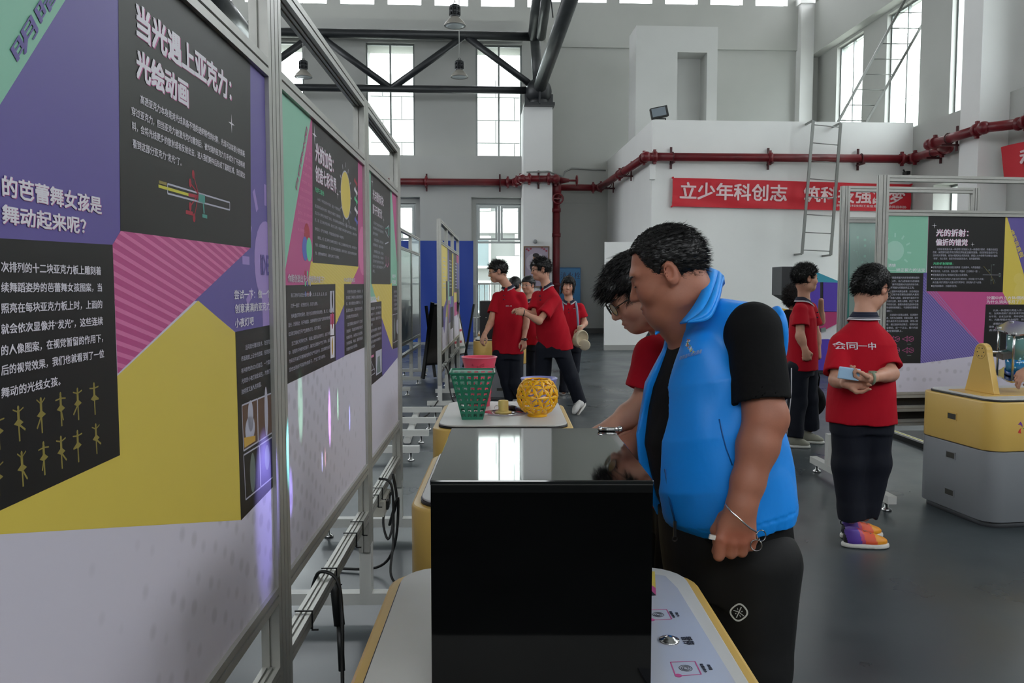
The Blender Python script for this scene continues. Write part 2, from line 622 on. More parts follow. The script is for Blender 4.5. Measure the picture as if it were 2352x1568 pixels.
# windows: frame, mullion, panes
wcount = [0]
def window(axis, c, a0, a1, z0, z1, cols=(.5,), rows=(), fw=.05, part='pane', double=False):
    wcount[0] += 1
    wd = bpy.data.objects.new('window_%d' % wcount[0], None)
    COL.objects.link(wd)
    wd['kind'] = 'structure'
    p = B((a0 + a1) / 2, c, z0) if axis == 'y' else B(c, (a0 + a1) / 2, z0)
    wd.location = p
    WM[wd.name] = Matrix.Translation(p)
    def bar(mb, u0, u1, v0, v1, t=.07):
        if axis == 'y':
            mb.bx(u0, u1, c - t / 2, c + t / 2, v0, v1)
        else:
            mb.bx(c - t / 2, c + t / 2, u0, u1, v0, v1)
    fr = MB(BM)
    bar(fr, a0, a0 + fw, z0, z1)
    bar(fr, a1 - fw, a1, z0, z1)
    bar(fr, a0 + fw, a1 - fw, z0, z0 + fw)
    bar(fr, a0 + fw, a1 - fw, z1 - fw, z1)
    fr.build('window_frame', alu, wd)
    us = [a0] + [a0 + (a1 - a0) * q for q in cols] + [a1]
    vs = [z0] + [z0 + (z1 - z0) * q for q in rows] + [z1]
    for u in us[1:-1]:
        mm = MB(BM)
        bar(mm, u - fw * .5, u + fw * .5, z0 + fw, z1 - fw, .065)
        mm.build('mullion', alu, wd)
    for v in vs[1:-1]:
        mm = MB(BM)
        bar(mm, a0 + fw, a1 - fw, v - fw * .6, v + fw * .6, .06)
        mm.build('transom', alu, wd)
    for i in range(len(us) - 1):
        for j in range(len(vs) - 1):
            g = MB(BM)
            bar(g, us[i] + .02, us[i + 1] - .02, vs[j] + .02, vs[j + 1] - .02, .006)
            g.build(part, glassm, wd)
            if double and j == len(vs) - 2:
                s_ = MB(BM)
                u0, u1, v0, v1 = us[i] + fw * .7, us[i + 1] - fw * .7, vs[j] + fw * .8, vs[j + 1] - fw
                q = .05
                bar(s_, u0, u0 + q, v0, v1, .09)
                bar(s_, u1 - q, u1, v0, v1, .09)
                bar(s_, u0 + q, u1 - q, v0, v0 + q, .09)
                bar(s_, u0 + q, u1 - q, v1 - q, v1, .09)
                s_.build('sash', alu, wd)
    return wd
for a, b, z0, z1 in up:
    window('y', YL + .12, a, b, z0, z1)
for a, b, z0, z1 in lo[1:]:
    wd = window('y', YL + .12, a, b, z0, z1, (.5,) if a < -9 else (), (.66,), double=False)
    # two opening sashes above, one fixed light below
    s_ = MB(BM)
    zt = z0 + (z1 - z0) * .66
    mid = (a + b) / 2
    s_.bx(mid - .04, mid + .04, YL + .08, YL + .16, zt, z1)
    s_.build('mullion', alu, wd)
    for u0, u1 in ((a + .05, mid - .05), (mid + .05, b - .05)):
        s_ = MB(BM)
        for q in ((u0, u0 + .06, zt + .06, z1 - .06), (u1 - .06, u1, zt + .06, z1 - .06), (u0 + .06, u1 - .06, zt + .06, zt + .12), (u0 + .06, u1 - .06, z1 - .12, z1 - .06)):
            s_.bx(q[0], q[1], YL + .04, YL + .1, q[2], q[3])
        s_.build('sash', alu, wd)
for i, (a, b, z0, z1) in enumerate(ru[:5]):
    window('x', XR + .45, a, b, z0, z1)
for i, (a, b, z0, z1) in enumerate(rl[:4]):
    window('x', XR + .45, a, b, z0, z1, (.5,), (.66,))
# an outward-tilted sash in the right lower window
# guard rail inside the lower back window
t = thing('guard_rail', 'pale metal guard rail across the lower window left of the pier', 'railing', B(.9, YL - .05, 0), BA)
MB(BM).bx(.0, 1.5, YL - .34, YL - .29, 1.5, 1.55).build('top_rail', mat('rail_metal', 'b9bab4', .4, metal=.5), t)
for i in range(9):
    MB(BM).cyl((.3 + i * .15, YL - .32, .2), (.3 + i * .15, YL - .32, 1.5), .012, n=6).build('baluster', _mats['rail_metal'], t)
MB(BM).bx(.2, .24, YL - .34, YL - .3, 0, 1.5).build('rail_post', _mats['rail_metal'], t)

# the closed room built into the far right corner, with its parapet and stair tower
struct(MB(BM).bx(4.27, XR, 18.9, 19.1, 0, 5.3).bx(4.27, 4.47, 19.1, YB, 0, 5.3).bx(4.47, XR, 19.1, YB, 4.7, 4.75).build('wall_room', wallw))
mb = MB(BM)
mb.bx(4.28, 5.35, 20.9, 21.8, 4.75, 8.07).bx(6.12, 6.39, 20.9, 21.8, 4.75, 8.07).bx(5.35, 6.12, 20.9, 21.8, 7.42, 8.07)
mb.bx(5.35, 6.12, 21.5, 21.8, 4.75, 7.42)
struct(mb.build('wall_tower', mat('wall_paint_tower', 'c6c7c4', .85, noise=.03, nscale=.8)))
struct(MB(BM).bx(2.36, 4.25, YB - .12, YB - .05, 0, .16).bx(4.23, 4.27, 19, YB, 0, .14).build('baseboard_back', basem))
struct(MB(BM).bx(XL, 1.5, YL - .33, YL - .28, 0, .12).build('baseboard_left', mat('skirting_grey', '8b8c88', .6)))
# freestanding white partition
t = thing('partition', 'plain white freestanding partition in front of the far corner room', 'partition', B(3.6, 18.2, 0), BA)
MB(BM).bx(3.06, 4.2, 18.15, 18.25, .12, 2.44).build('panel', wallw, t)
MB(BM).bx(3.06, 4.2, 18.14, 18.26, 0, .12).build('plinth', mat('plinth_grey', '9a9a96', .6), t)

# ------------------------------------------------ outside: ground and neighbour building seen through the panes
facm = mat('facade_tile', 'd9dbd8', .7, noise=.04, nscale=2)
struct(MB(BM).bx(-60, 60, 26.5, 90, -.3, -.15).bx(11.6, 60, -20, 26.5, -.3, -.15).build('outside_ground', mat('paving', 'a8a8a0', .9, noise=.1)))
def facade(name, label, axis, c, a0, a1, z1, holes, tw, th, d):
    t = thing(name, label, 'building', B((a0 + a1) / 2, c, 0) if axis == 'y' else B(c, (a0 + a1) / 2, 0), BA)
    mb = MB(BM)
    g = .02
    if axis == 'y':
        mb.bx(a0, a1, c + .05, c + 4, -.15, z1 + .1)
    else:
        mb.bx(c + .05, c + 4, a0, a1, -.15, z1 + .1)
    mb.build('wall', mat('facade_joint', '7d7f7e', .9), t)
    k = 0
    z = 0.
    row = 0
    shared = {}
    while z < z1 - .05:
        u = a0 + (tw / 2 if row % 2 else 0) - tw
        while u < a1:
            p0, p1 = max(u, a0), min(u + tw, a1)
            if p1 - p0 > .1 and not any(p0 < h[1] and p1 > h[0] and z < h[3] and z + th > h[2] for h in holes) and k < 240:
                k += 1
                key = round(p1 - p0, 2)
                if key not in shared:
                    q = MB()
                    L = p1 - p0
                    if axis == 'y':
                        q.bx(g, L - g, -.01, .05, g, th - g)
                    else:
                        q.bx(-.01, .05, g, L - g, g, th - g)
                    me = bpy.data.meshes.new('tile')
                    me.from_pydata([tuple(v) for v in q.v], [], q.f)
                    me.materials.append(facm)
                    shared[key] = me
                o = bpy.data.objects.new('tile', shared[key])
                COL.objects.link(o)
                o.parent = t
                o.matrix_local = WM[t.name].inverted() @ BM @ Matrix.Translation((p0, c, z) if axis == 'y' else (c, p0, z))
            u += tw
        z += th
        row += 1
    for h in holes:
        if axis != 'y':
            continue
        wf = MB(BM)
        f_ = .09
        for q in ((h[0], h[0] + f_, h[2], h[3]), (h[1] - f_, h[1], h[2], h[3]), (h[0], h[1], h[2], h[2] + f_), (h[0], h[1], h[3] - f_, h[3])):
            wf.bx(q[0], q[1], c - .04, c + .06, q[2], q[3])
        wf = wf.build('window', mat('outside_frame', 'e6e6e4', .5), t)
        MB(BM).bx(h[0] + f_, h[1] - f_, c + .01, c + .04, h[2] + f_, h[3] - f_).build('pane', mat('outside_pane', '7f8c90', .15), wf)
    return t
facade('office_block', 'pale tiled neighbour building outside the back windows', 'y', 33.0, -6.4, 4.4, 9.6,
       [(.0, .9, 4.5, 5.9), (.0, .9, 2.2, 3.5), (.0, .9, .4, 1.7), (-4.2, -3.1, 4.5, 5.9), (-4.2, -3.1, 2.2, 3.5)], 1.5, .9, 1)
facade('office_wing', 'pale tiled neighbour building outside the right windows', 'x', 21.0, 13.2, 44.0, 14.4, [], 1.9, 1.5, 1)

# ------------------------------------------------ roof steelwork
t = thing('roof_truss', 'dark tubular steel roof truss along the back wall, resting on the white pier', 'truss', B(1.9, 22.9, 6.42), BA)
Jt = at(1237, 216, 22.9)
TY = 22.9
def bp(px, py):   # point on the truss plane, in world space
    return onplane(px, py, B(0, TY, 0), BM @ V((0, 1, 0)))
zl = bp(1237, 216).z
def chord(x0, x1, z, r, nm='chord'):
    MB(BM).cyl((x0, TY, z), (x1, TY, z), r, n=14).build(nm, steel, t)
xj = (BM.inverted() @ bp(1237, 216)).x
zl = (BM.inverted() @ bp(1237, 208)).z
zu = (BM.inverted() @ bp(1237, 84)).z
chord(-12.6, xj, zl, .10)
chord(-12.6, xj, zu, .125)
st = 4.08
for k in range(4):
    xl = xj - st * k
    for a, b in (((xl, zl), (xl - st / 2, zu)), ((xl - st / 2, zu), (xl - st, zl))):
        MB(BM).cyl((a[0], TY, a[1]), (b[0], TY, b[1]), .095, n=12).build('diagonal', steel, t)
MB(BM).sphere((xj, TY, zl - .03), .37, 24).build('ball_joint', steel, t)
mb = MB(BM)
mb.cyl((xj, TY, 6.45), (xj, TY, zl - .2), .3, .26, n=16)
for a in range(4):
    mb.box((xj + .3 * math.cos(a * PI / 2), TY + .3 * math.sin(a * PI / 2), 6.62), (.2, .05, .34) if a % 2 == 0 else (.05, .2, .34))
mb.bx(xj - .42, xj + .42, TY - .36, TY + .36, 6.42, 6.5)
mb.build('bearing_shoe', steel, t)
# cross girder running over the hall towards the camera
g0 = V((xj, TY, zl))
def wtube(a, b, r, nm):
    MB().cyl(a, b, r, n=18).build(nm, mat('girder_steel', '3a3d3e', .4, noise=.15, nscale=3, stretch=(1, 1, 6)), t)
wtube(BM @ g0, at(1323, -40, 17.2), .175, 'inclined_tube')
wtube(bp(1229, 84), bp(1236, 210), .14, 'post_tube')
wtube(bp(1229, 84), at(1245, -60, 21.2), .2, 'upper_tube')
wtube(at(1243, 84, 22.6), at(1262, -60, 19.5), .13, 'stay_tube')
wtube(at(575, 88, 23.0), at(478, -30, 16.5), .2, 'inclined_tube')
wtube(at(575, 60, 23.0), at(575, 240, 23.0), .13, 'post_tube')
MB().cyl(at(1270, 40, 20), at(1259, -60, 19), .015, n=6).build('hanger_rod', steel, t)

# pendant lamps
shade = mat('lamp_shade_grey', '9b978f', .4, metal=.3)
lens_ = mat('lamp_lens', 'c9d2d4', .25)
def pendant(px, py, y, label, rod):
    p = at(px, py, y)
    t = thing('high_bay_lamp', label, 'lamp', p, 0, 'bell lamps hanging from the roof')
    z = V((0, 0, 1))
    MB().lathe([(.232, -.02), (.235, .0), (.19, .07), (.12, .14), (.095, .17), (.085, .17), (.11, .13), (.18, .06), (.22, -.01)], p, 28, closed=True).build('shade', shade, t)
    MB().lathe([(.0, -.035), (.15, -.03), (.22, -.01), (.22, .0), (0, .0)], p, 28).build('lens', lens_, t)
    mb = MB()
    mb.lathe([(.0, .16), (.09, .16), (.105, .2), (.085, .22), (.085, .25), (.11, .27), (.11, .31), (.09, .32), (.09, .345), (.115, .36), (.115, .4), (.07, .43), (0, .44)], p, 18)
    for k in range(10):
        a = 2 * PI * k / 10
        mb.box(p + V((.1 * math.cos(a), .1 * math.sin(a), .3)), (.04, .008, .2), R=Matrix.Rotation(a, 3, 'Z'))
    mb.build('housing', steel, t)
    MB().torus(p + z * .46, .03, .008, 12, 6, axis=(0, 1, 0)).build('hook', steel, t)
    MB().cyl(p + z * .48, p + z * (.48 + rod) , .012, n=6).build('suspension_cord', mat('cord_pale', 'b8b8b4', .6), t)
pendant(1045, 58, 17.8, 'bell lamp hanging highest, near the top of the photo', 3.5)
pendant(1055, 176, 22.2, 'bell lamp hanging below the highest one, between the two tall windows', 3.5)
pendant(697, 176, 22.2, 'bell lamp hanging above the second display panel', 3.5)
pendant(592, 52, 20.0, 'bell lamp half hidden behind the upright above the near display panels', 2.5)

# ------------------------------------------------ red fire pipe with couplings, valve and brackets
redp = mat('pipe_red', '68101a', .42, noise=.22, nscale=3)
redd = mat('pipe_red_dark', '430c12', .5)
pt = thing('fire_pipe', 'dark red fire main with couplings and brackets running round the walls', 'pipe', B(0, 23.3, 4.4), BA)
ZP = 4.42
def seg(a, b, r=.095, n=14, nm='pipe_length'):
    MB(BM).cyl(a, b, r, n=n).build(nm, redp, pt)
path = [(-12.8, 23.4, ZP), (1.35, 23.4, ZP), (1.52, 22.62, ZP + .02), (2.48, 22.62, ZP + .02), (2.5, 24.6, ZP), (4.02, 24.6, ZP), (4.07, 18.7, ZP), (10.32, 18.7, ZP), (10.3, 16.9, ZP), (9.72, 16.6, ZP + .05), (9.72, 15.3, ZP + .05), (10.2, 14.9, ZP), (10.25, 5, ZP)]
path = [(-12.8, 23.4, ZP), (1.32, 23.4, ZP), (1.48, 22.6, ZP), (2.42, 22.6, ZP), (2.5, 24.5, ZP), (3.95, 24.5, ZP), (4.08, 18.68, ZP), (10.33, 18.68, ZP), (10.33, 17.2, ZP), (9.7, 16.8, ZP), (9.7, 15.0, ZP), (10.1, 14.6, ZP), (10.2, 5, ZP)]
for i in range(len(path) - 1):
    seg(path[i], path[i + 1])
for p in path[1:-1]:
    MB(BM).sphere(p, .125, 14).build('elbow', redp, pt)
cm = None
for i in range(len(path) - 1):
    a, b = V(path[i]), V(path[i + 1])
    L = (b - a).length
    d = (b - a).normalized()
    ts = [.2, L - .2] if L > .8 else []
    k = 1
    while k * 2.9 < L - .5:
        ts.append(k * 2.9)
        k += 1
    for q in ts:
        c = a + d * q
        mb = MB(BM)
        mb.cyl(c - d * .045, c + d * .045, .125, n=14)
        sd_ = d.cross(V((0, 0, 1))).normalized()
        mb.box(c + V((0, 0, .14)), (.06, .06, .05)).box(c - V((0, 0, .14)), (.06, .06, .05))
        mb.build('coupling', redp, pt)
def bracket(x, y, z, dx, dy):
    mb = MB(BM)
    mb.box((x + dx * .16, y + dy * .16, z), (.03 + abs(dy) * .02, .03 + abs(dx) * .02, .5))
    mb.box((x + dx * .02, y + dy * .02, z - .13), (.04 + abs(dx) * .34, .04 + abs(dy) * .34, .04))
    mb.torus((x, y, z), .11, .012, 16, 6, axis=(abs(dy), abs(dx), 0))
    mb.build('bracket', redd, pt)
for x in (-4.2, -1.2, .9):
    bracket(x, 23.4, ZP, 0, 1)
bracket(1.95, 22.6, ZP, 0, 1)
bracket(2.75, 24.5, ZP, 0, 1)
for x in (4.7, 7.0, 9.15):
    bracket(x, 18.68, ZP, 0, 1)
for y in (21.0, 23.6):
    bracket(4.04, y, ZP, 1, 0)
for y in (17.7,):
    bracket(10.32, y, ZP, 1, 0)
bracket(9.7, 16.1, ZP, 1, 0)
bracket(10.15, 13.7, ZP, 1, 0)
# riser with hand wheels
seg((2.48, 23.0, ZP), (2.48, 23.0, .05), .1, nm='riser')
MB(BM).cyl((2.48, 22.98, ZP + .05), (2.48, 22.98, ZP - .5), .13, n=14).build('valve_body', redp, pt)
MB(BM).torus((2.5, 22.78, ZP - .52), .14, .025, 18, 6, axis=(0, 1, 0)).cyl((2.5, 23, ZP - .52), (2.5, 22.76, ZP - .52), .03).box((2.5, 22.78, ZP - .52), (.26, .03, .03)).build('hand_wheel', redp, pt)
MB(BM).torus((3.02, 22.75, ZP - .02), .13, .022, 18, 6, axis=(1, 0, 0)).cyl((2.5, 22.75, ZP - .02), (3.02, 22.75, ZP - .02), .03).box((3.02, 22.75, ZP - .02), (.03, .24, .03)).cyl((2.55, 22.75, ZP - .02), (2.8, 22.75, ZP - .02), .1, .05).build('hand_wheel', redp, pt)
for z in (2.9, 1.5, 3.6):
    MB(BM).cyl((2.48, 23, z - .05), (2.48, 23, z + .05), .125).build('coupling', redp, pt)
# pale cable on the wall beside the pier
o = MB(BM).tube([(1.6, 22.55, ZP + .17), (2.2, 22.6, ZP + .2), (2.6, 23.0, ZP + .15), (2.85, 24.8, ZP + .3), (2.95, 24.9, 4.95), (3.15, 24.9, 5.05), (4.2, 24.9, 5.0)], .025, 6).build('conduit', mat('conduit_grey', '8f918e', .5))
o['label'] = 'thin grey conduit climbing from the red pipe along the back wall'
o['category'] = 'conduit'
# ---------------------------------------------------------------- aluminium display stands with printed panels
framem = mat('anodised_aluminium', 'aeaea8', .38, metal=.45, noise=.04, nscale=30)
footm = mat('foot_white', 'c6c7c3', .4)
chrome = mat('chrome', 'c8c8c8', .15, metal=1)
def print_mat(name, c, dots=False, rough=.42, sc=17.):
    m = mat(name, c, rough, spec=.45, noise=.03, nscale=2)
    if dots:
        nt = m.node_tree
        p = nt.nodes['Principled BSDF']
        t = nt.nodes.new('ShaderNodeTexCoord')
        mp = nt.nodes.new('ShaderNodeMapping')
        vo = nt.nodes.new('ShaderNodeTexVoronoi')
        mp.inputs['Scale'].default_value = (sc, sc, sc)
        mp.inputs['Rotation'].default_value = (.5, 0, 0)
        vo.inputs['Scale'].default_value = 1
        vo.inputs['Randomness'].default_value = .25
        r = nt.nodes.new('ShaderNodeValToRGB')
        r.color_ramp.elements[0].position = .2
        r.color_ramp.elements[1].position = .34
        c0 = p.inputs['Base Color'].default_value
        r.color_ramp.elements[0].color = tuple(x * .83 for x in lin(c)[:3]) + (1,)
        r.color_ramp.elements[1].color = lin(c)
        nt.links.new(t.outputs['Object'], mp.inputs[0])
        nt.links.new(mp.outputs[0], vo.inputs['Vector'])
        nt.links.new(vo.outputs['Distance'], r.inputs[0])
        nt.links.new(r.outputs[0], p.inputs['Base Color'])
    return m
K = {
    'white': print_mat('print_lilac_white', 'cfcbd8', True),
    'purple': print_mat('print_violet', '63579a'),
    'mint': print_mat('print_mint', '86bfa5'),
    'black': print_mat('print_black', '191918', rough=.42),
    'pink': print_mat('print_pink', 'bb4d86'),
    'yellow': print_mat('print_yellow', 'd6c054'),
    'pinkl': print_mat('print_pink_light', 'd574a4'),
    'yellowl': print_mat('print_yellow_light', 'd9c565'),
    'purplel': print_mat('print_violet_light', 'a088c6'),
    'purples': print_mat('print_violet_stripe', '8f86c0'),
    'mintl': print_mat('print_mint_light', 'a2cdbb'),
    'ink': print_mat('ink_white', 'e2dee6'),
    'inkg': print_mat('ink_grey', 'b5b5c4'),
    'inkp': print_mat('ink_pink', 'c35f97'),
    'green': print_mat('ink_green', '5fcf9b'),
    'red': print_mat('ink_red', 'a81c35'),
    'gold': print_mat('ink_gold', '8d8040'),
    'yel': print_mat('ink_yellow', 'c9c33c'),
    'brown': print_mat('photo_brown', '5f4638'),
    'navy': print_mat('photo_navy', '241d52'),
    'blue': print_mat('ink_blue', '5566b8'),
    'orange': print_mat('ink_orange', 'c9a04a'),
    'grey': print_mat('photo_grey', '6d7a76'),
    'teal': print_mat('ink_teal', '4a988c'),
}
def stand(name, label, M, posts, ztop=2.2, zt=1.92, zb=.68, zc=.455, feet=None, mids=None, th=.045, rail=.042, cable=True, group=None, bays=None, fx=(-.45, .18)):
    o = M @ V((0, (posts[0][0] + posts[-1][1]) / 2, 0))
    t = thing(name, label, 'display stand', o, 0, group)
    WM[t.name] = Matrix.Translation(o)
    for (a, b) in posts:
        w_ = b - a
        n = max(1, round(w_ / .035))
        MB(M).extr(profile(th, w_, 1, n), (-th / 2 + .01, (a + b) / 2, .3), (1, 0, 0), (0, 1, 0), (0, 0, ztop - .3)).build('post', framem, t)
    for i in range(len(posts) - 1):
        a, b = posts[i][1], posts[i + 1][0]
        zz = [(ztop - rail / 2, 'top_rail'), (zt + rail / 2, 'middle_rail'), (zb - rail / 2, 'bottom_rail')]
        if cable:
            zz.append((zc, 'cable_rail'))
        for z, nm in zz:
            MB(M).extr(profile(rail, th, 1, 2), (-th / 2 + .01, a, z), (0, 0, 1), (1, 0, 0), (0, b - a, 0)).build(nm, framem, t)
    for (a, b) in (feet if feet is not None else posts):
        c = (a + b) / 2
        MB(M).box((-th / 2 + .01, c, .2), (.05, .06, .24)).build('leg', footm, t)
        MB(M).bx(fx[0], fx[1], c - .0275, c + .0275, .06, .11).build('foot', footm, t)
        for x in (fx[0] + .04, fx[1] - .04):
            MB(M).lathe([(0, 0), (.028, 0), (.026, .012), (.01, .02), (.008, .06), (0, .06)], (x, c, 0), 14).build('levelling_foot', chrome, t)
    return t
def rowM(X0, ang):
    a = math.radians(ang)
    return Matrix.Translation((X0, 0, 0)) @ Matrix.Rotation(a, 4, 'Z')
def panel(t, M, a, b, z0, z1, m, th=.012):
    return MB(M).bx(-th, 0, a, b, z0, z1).build('panel', m, t)

AR = 1.1
MA = rowM(-.55, AR)
stA = stand('display_stand', 'long aluminium display stand at the left edge of the photo with three printed panels', MA,
            [(.56, .675), (1.96, 2.08), (3.365, 3.48), (4.49, 4.61)])
cA = math.cos(math.radians(AR))
ZB, ZTP = .68, 1.92
def pr(M, a, b, z0=ZB, z1=ZTP):
    q = M.to_3x3()
    return Print(M @ V((0, 0, 0)), q @ V((0, 1, 0)), q @ V((1, 0, 0)), a, b, z0, z1)
def star(P_, c, r, m):
    u, z = P_.uz(c)
    for dx, dz in ((r, r * .12), (r * .12, r)):
        P_.polyuz([(u - dx, z), (u, z - dz), (u + dx, z), (u, z + dz)], m, 13)
def rtext(P_, body, p, q, hpx, m, squash=1.0):
    """text running along a slanted baseline p-q"""
    a, b = P_.uz(p), P_.uz(q)
    h = abs(P_.uz((p[0], p[1] - hpx))[1] - a[1])
    L = math.hypot(b[0] - a[0], b[1] - a[1])
    dx, dz = (b[0] - a[0]) / L, (b[1] - a[1]) / L
    vs, fs = text_mesh(body, .02)
    out = []
    for q_ in vs:
        x, y = q_
        u = a[0] + dx * x * L - dz * y * h
        z = a[1] + dz * x * L + dx * y * h
        out.append(P_.P(min(max(u, P_.r[0]), P_.r[1]), min(max(z, P_.r[2]), P_.r[3]), 20 + q_.lay * 1.3))
    P_.t.add(out, fs, P_._m(P_.tm, m))
def scaled_lines(P_, L, x0, m, sc, ox, oy, h, bold=.0):
    """L: (text, xl, yl, xr, yr) in crop coordinates"""
    for t_, xl, yl, xr, yr in L:
        P_.text(t_, ox + xl / sc, oy + yl / sc, ox + xr / sc, oy + yr / sc, h, m, bold)

# ---- panel 1
p1 = panel(stA, MA, .675, 1.96, ZB, ZTP, K['white'])
P = pr(MA, .675, 1.96)
P.poly([(-600, -1600), (660, -1600), (660, 738), (541, 763), (455, 691), (-600, 691)], K['purple'], 1)
P.poly([(-600, -1600), (330, -290), (150, 0), (0, 240), (-300, 730), (-600, 900)], K['mint'], 2)
P.poly([(455, 690), (541, 764), (553, 1194), (-600, 1262), (-600, 900), (262, 870)], K['yellow'], 2.4)
T1 = [(277, 530), (575, 569), (270, 858)]
P.poly([(258, 562), (277, 530), (575, 569), (270, 858)], K['pink'], 3)
P.k = 3.2
P.stripes([(258, 562), (277, 530), (575, 569), (270, 858)], ((262, 835), (320, 852)), ((540, 552), (590, 600)), 22, .0065, K['pinkl'], 6)
P.poly([(263, -900), (571, -700), (576, 569), (276, 530)], K['black'], 7)
P.poly([(-600, 512), (258, 562), (275, 1045), (0, 1172), (-600, 1500)], K['black'], 7)
P.poly([(540, 762), (660, 738), (660, 1083), (553, 1195)], K['black'], 7)
bu, bz = P.uz((612, 603))
P.ell((bu, bz), .098, .098, K['purplel'], 6, a=1)
P.polyuz([(bu - .045, bz - .08), (bu + .045, bz - .08), (bu + .04, bz - .16), (bu - .04, bz - .16)], K['purplel'], 5.9)
for k in range(3):
    P.polyuz([(bu - .04, bz - .185 - .026 * k), (bu + .04, bz - .165 - .026 * k), (bu + .04, bz - .18 - .026 * k), (bu - .04, bz - .2 - .026 * k)], K['purplel'], 5.9)
for k in range(-4, 5):
    a = math.radians(90 + k * 30)
    c0, c1 = math.cos(a), math.sin(a)
    P.seg((bu + c0 * .135, bz + c1 * .135), (bu + c0 * .185, bz + c1 * .185), .018, K['purplel'], 6)
P.textuz('IDEA', bu - .05, bu + .05, bz - .03, bz + .018, K['purple'], .03)
rtext(P, '明暗变化', (42, 150), (222, -160), 46, K['purple'])
for s_, xl, yl, xr, yr, h in (('的芭蕾舞女孩是', 2, 429, 231, 470, 50), ('舞动起来呢？', 2, 494, 196, 517, 46)):
    P.text(s_, xl, yl, xr, yr, h, K['ink'], .035, shadow=K['inkp'])
scaled_lines(P, [('次排列的十二块亚克力板上雕刻着', 0, 240, 1000, 260), ('续舞蹈姿势的芭蕾舞女孩图案，当', 0, 443, 1010, 430), ('照亮在每块亚克力板上时，上面的', 0, 650, 1014, 600),
                 ('就会依次显像并“发光”，这些连续', 0, 860, 1020, 765), ('的人像图案，在视觉暂留的作用下，', 0, 1062, 1022, 945), ('后的视觉效果，我们也就看到了一位', 0, 1265, 1032, 1098), ('舞动的光线女孩。', 0, 1490, 595, 1370)], 0, K['ink'], 4.357, 0, 560, 25, .02)
P.text('当光遇上亚克力：', 311, 47, 530, 203, 80, K['ink'], .05, shadow=K['inkp'])
P.text('光绘动画', 311, 147, 431, 215, 70, K['ink'], .05, shadow=K['inkp'])
scaled_lines(P, [('高透亚克力本身是对光线具备不错的透明特性的材料，光线可以以很小的损耗', 265, 150, 1310, 650), ('穿过亚克力，但当亚克力被激光均匀雕刻后，被均刻的亚克力几乎成为了不透明材', 175, 255, 1310, 770),
                 ('料，会将光线更多的散射或者反射出去，进入我们眼中后形成了漏斑区域，我们就会', 180, 400, 1312, 875), ('看到这部分亚克力“发光”了。', 185, 560, 675, 752)], 0, K['ink'], 4.355, 260, 200, 21, .012)
star(P, (531, 284), .02, K['ink'])
for a, b in (((384, 422), (527, 465)), ((384, 444), (527, 482)), ((384, 422), (384, 444)), ((527, 465), (527, 482))):
    P.line(a, b, .003, K['inkg'], 12)
P.line((363, 427), (432, 447), .005, K['yel'], 12)
P.line((432, 447), (455, 452), .006, K['red'], 12)
for q in ((443, 400), (436, 420), (436, 474), (445, 500)):
    P.line((455, 446), q, .003, K['red'], 12)
    P.ell(q, .006, .008, K['red'], 12)
P.poly([(455, 444), (470, 448), (470, 468), (455, 463)], K['teal'], 12)
P.line((466, 466), (468, 490), .006, K['teal'], 12)
P.poly([(464, 491), (475, 494), (475, 502), (464, 499)], K['teal'], 12)
P.poly([(426, 482), (442, 486), (442, 495), (426, 491)], K['red'], 12)
P.poly([(364, 414), (382, 419), (382, 426), (364, 421)], K['gold'], 12)
scaled_lines(P, [('尝试一下：做一个', 103, 105, 334, 95), ('创意满满的亚克力', 107, 190, 334, 177), ('小夜灯吧', 108, 285, 228, 270)], 0, K['ink'], 2.8, 500, 640, 22, .02)
scaled_lines(P, [('运用激光雕刻技术，在亚克力的', 175, 440, 355, 400), ('表面雕刻上设计的图案，在底部加上', 148, 508, 355, 465), ('各种颜色的LED灯座后，一个富有3D', 148, 588, 358, 530),
                 ('光效的小夜灯就此诞生，为我们带来', 150, 655, 358, 590), ('独特而又迷人的氛围。', 150, 725, 278, 680)], 0, K['inkg'], 2.8, 500, 640, 12)
def photo(P_, q, m, k=9):
    P_.poly(q, m, k)
    for i in range(4):
        P_.line(q[i], q[(i + 1) % 4], .0035, K['inkg'], k + 1.5)
photo(P, [(555, 931), (590, 916), (592, 1014), (559, 1035)], K['brown'])
photo(P, [(591, 916), (627, 901), (628, 991), (593, 1014)], K['brown'])
photo(P, [(559, 1045), (595, 1023), (598, 1119), (564, 1147)], K['black'], 9)
photo(P, [(596, 1022), (628, 1001), (630, 1092), (599, 1118)], K['navy'])
for c, rx, rz in (((575, 955), .02, .035), ((574, 985), .035, .03), ((611, 945), .014, .06), ((580, 1085), .02, .045), ((613, 1050), .02, .03)):
    P.ell(c, rx, rz, K['inkg'] if c[1] < 1000 else K['grey'], 10)
P.poly([(560, 1005), (586, 1000), (586, 1012), (561, 1028)], K['orange'], 10.5)
def dancer(P_, c, h, ph):
    u, z = P_.uz(c)
    _, z2 = P_.uz((c[0], c[1] - h / 2))
    H = (z2 - z)
    m = K['gold']
    P_.ell((u, z + H * .85), H * .1, H * .14, m, 9, 10, a=1)
    P_.seg((u, z + H * .75), (u, z + H * .1), H * .22, m, 9)
    P_.polyuz([(u - H * .45, z), (u - H * .1, z + H * .22), (u + H * .1, z + H * .22), (u + H * .45, z), (u, z - H * .16)], m, 9.3)
    P_.seg((u, z), (u + H * .03, z - H), H * .13, m, 9)
    a = [-.5, .1, .7, 1.2, .4][ph % 5]
    P_.seg((u, z - H * .05), (u + H * .6 * math.cos(a) * (1 if ph % 2 else -1), z - H * .7 * math.sin(a + .6)), H * .12, m, 9)
    b = [.2, .7, 1.2, -.2, .5][ph % 5]
    for sg in (1, -1):
        P_.seg((u, z + H * .62), (u + sg * H * .55 * math.cos(b * sg * .6), z + H * (.62 + .3 * math.sin(b))), H * .08, m, 9)
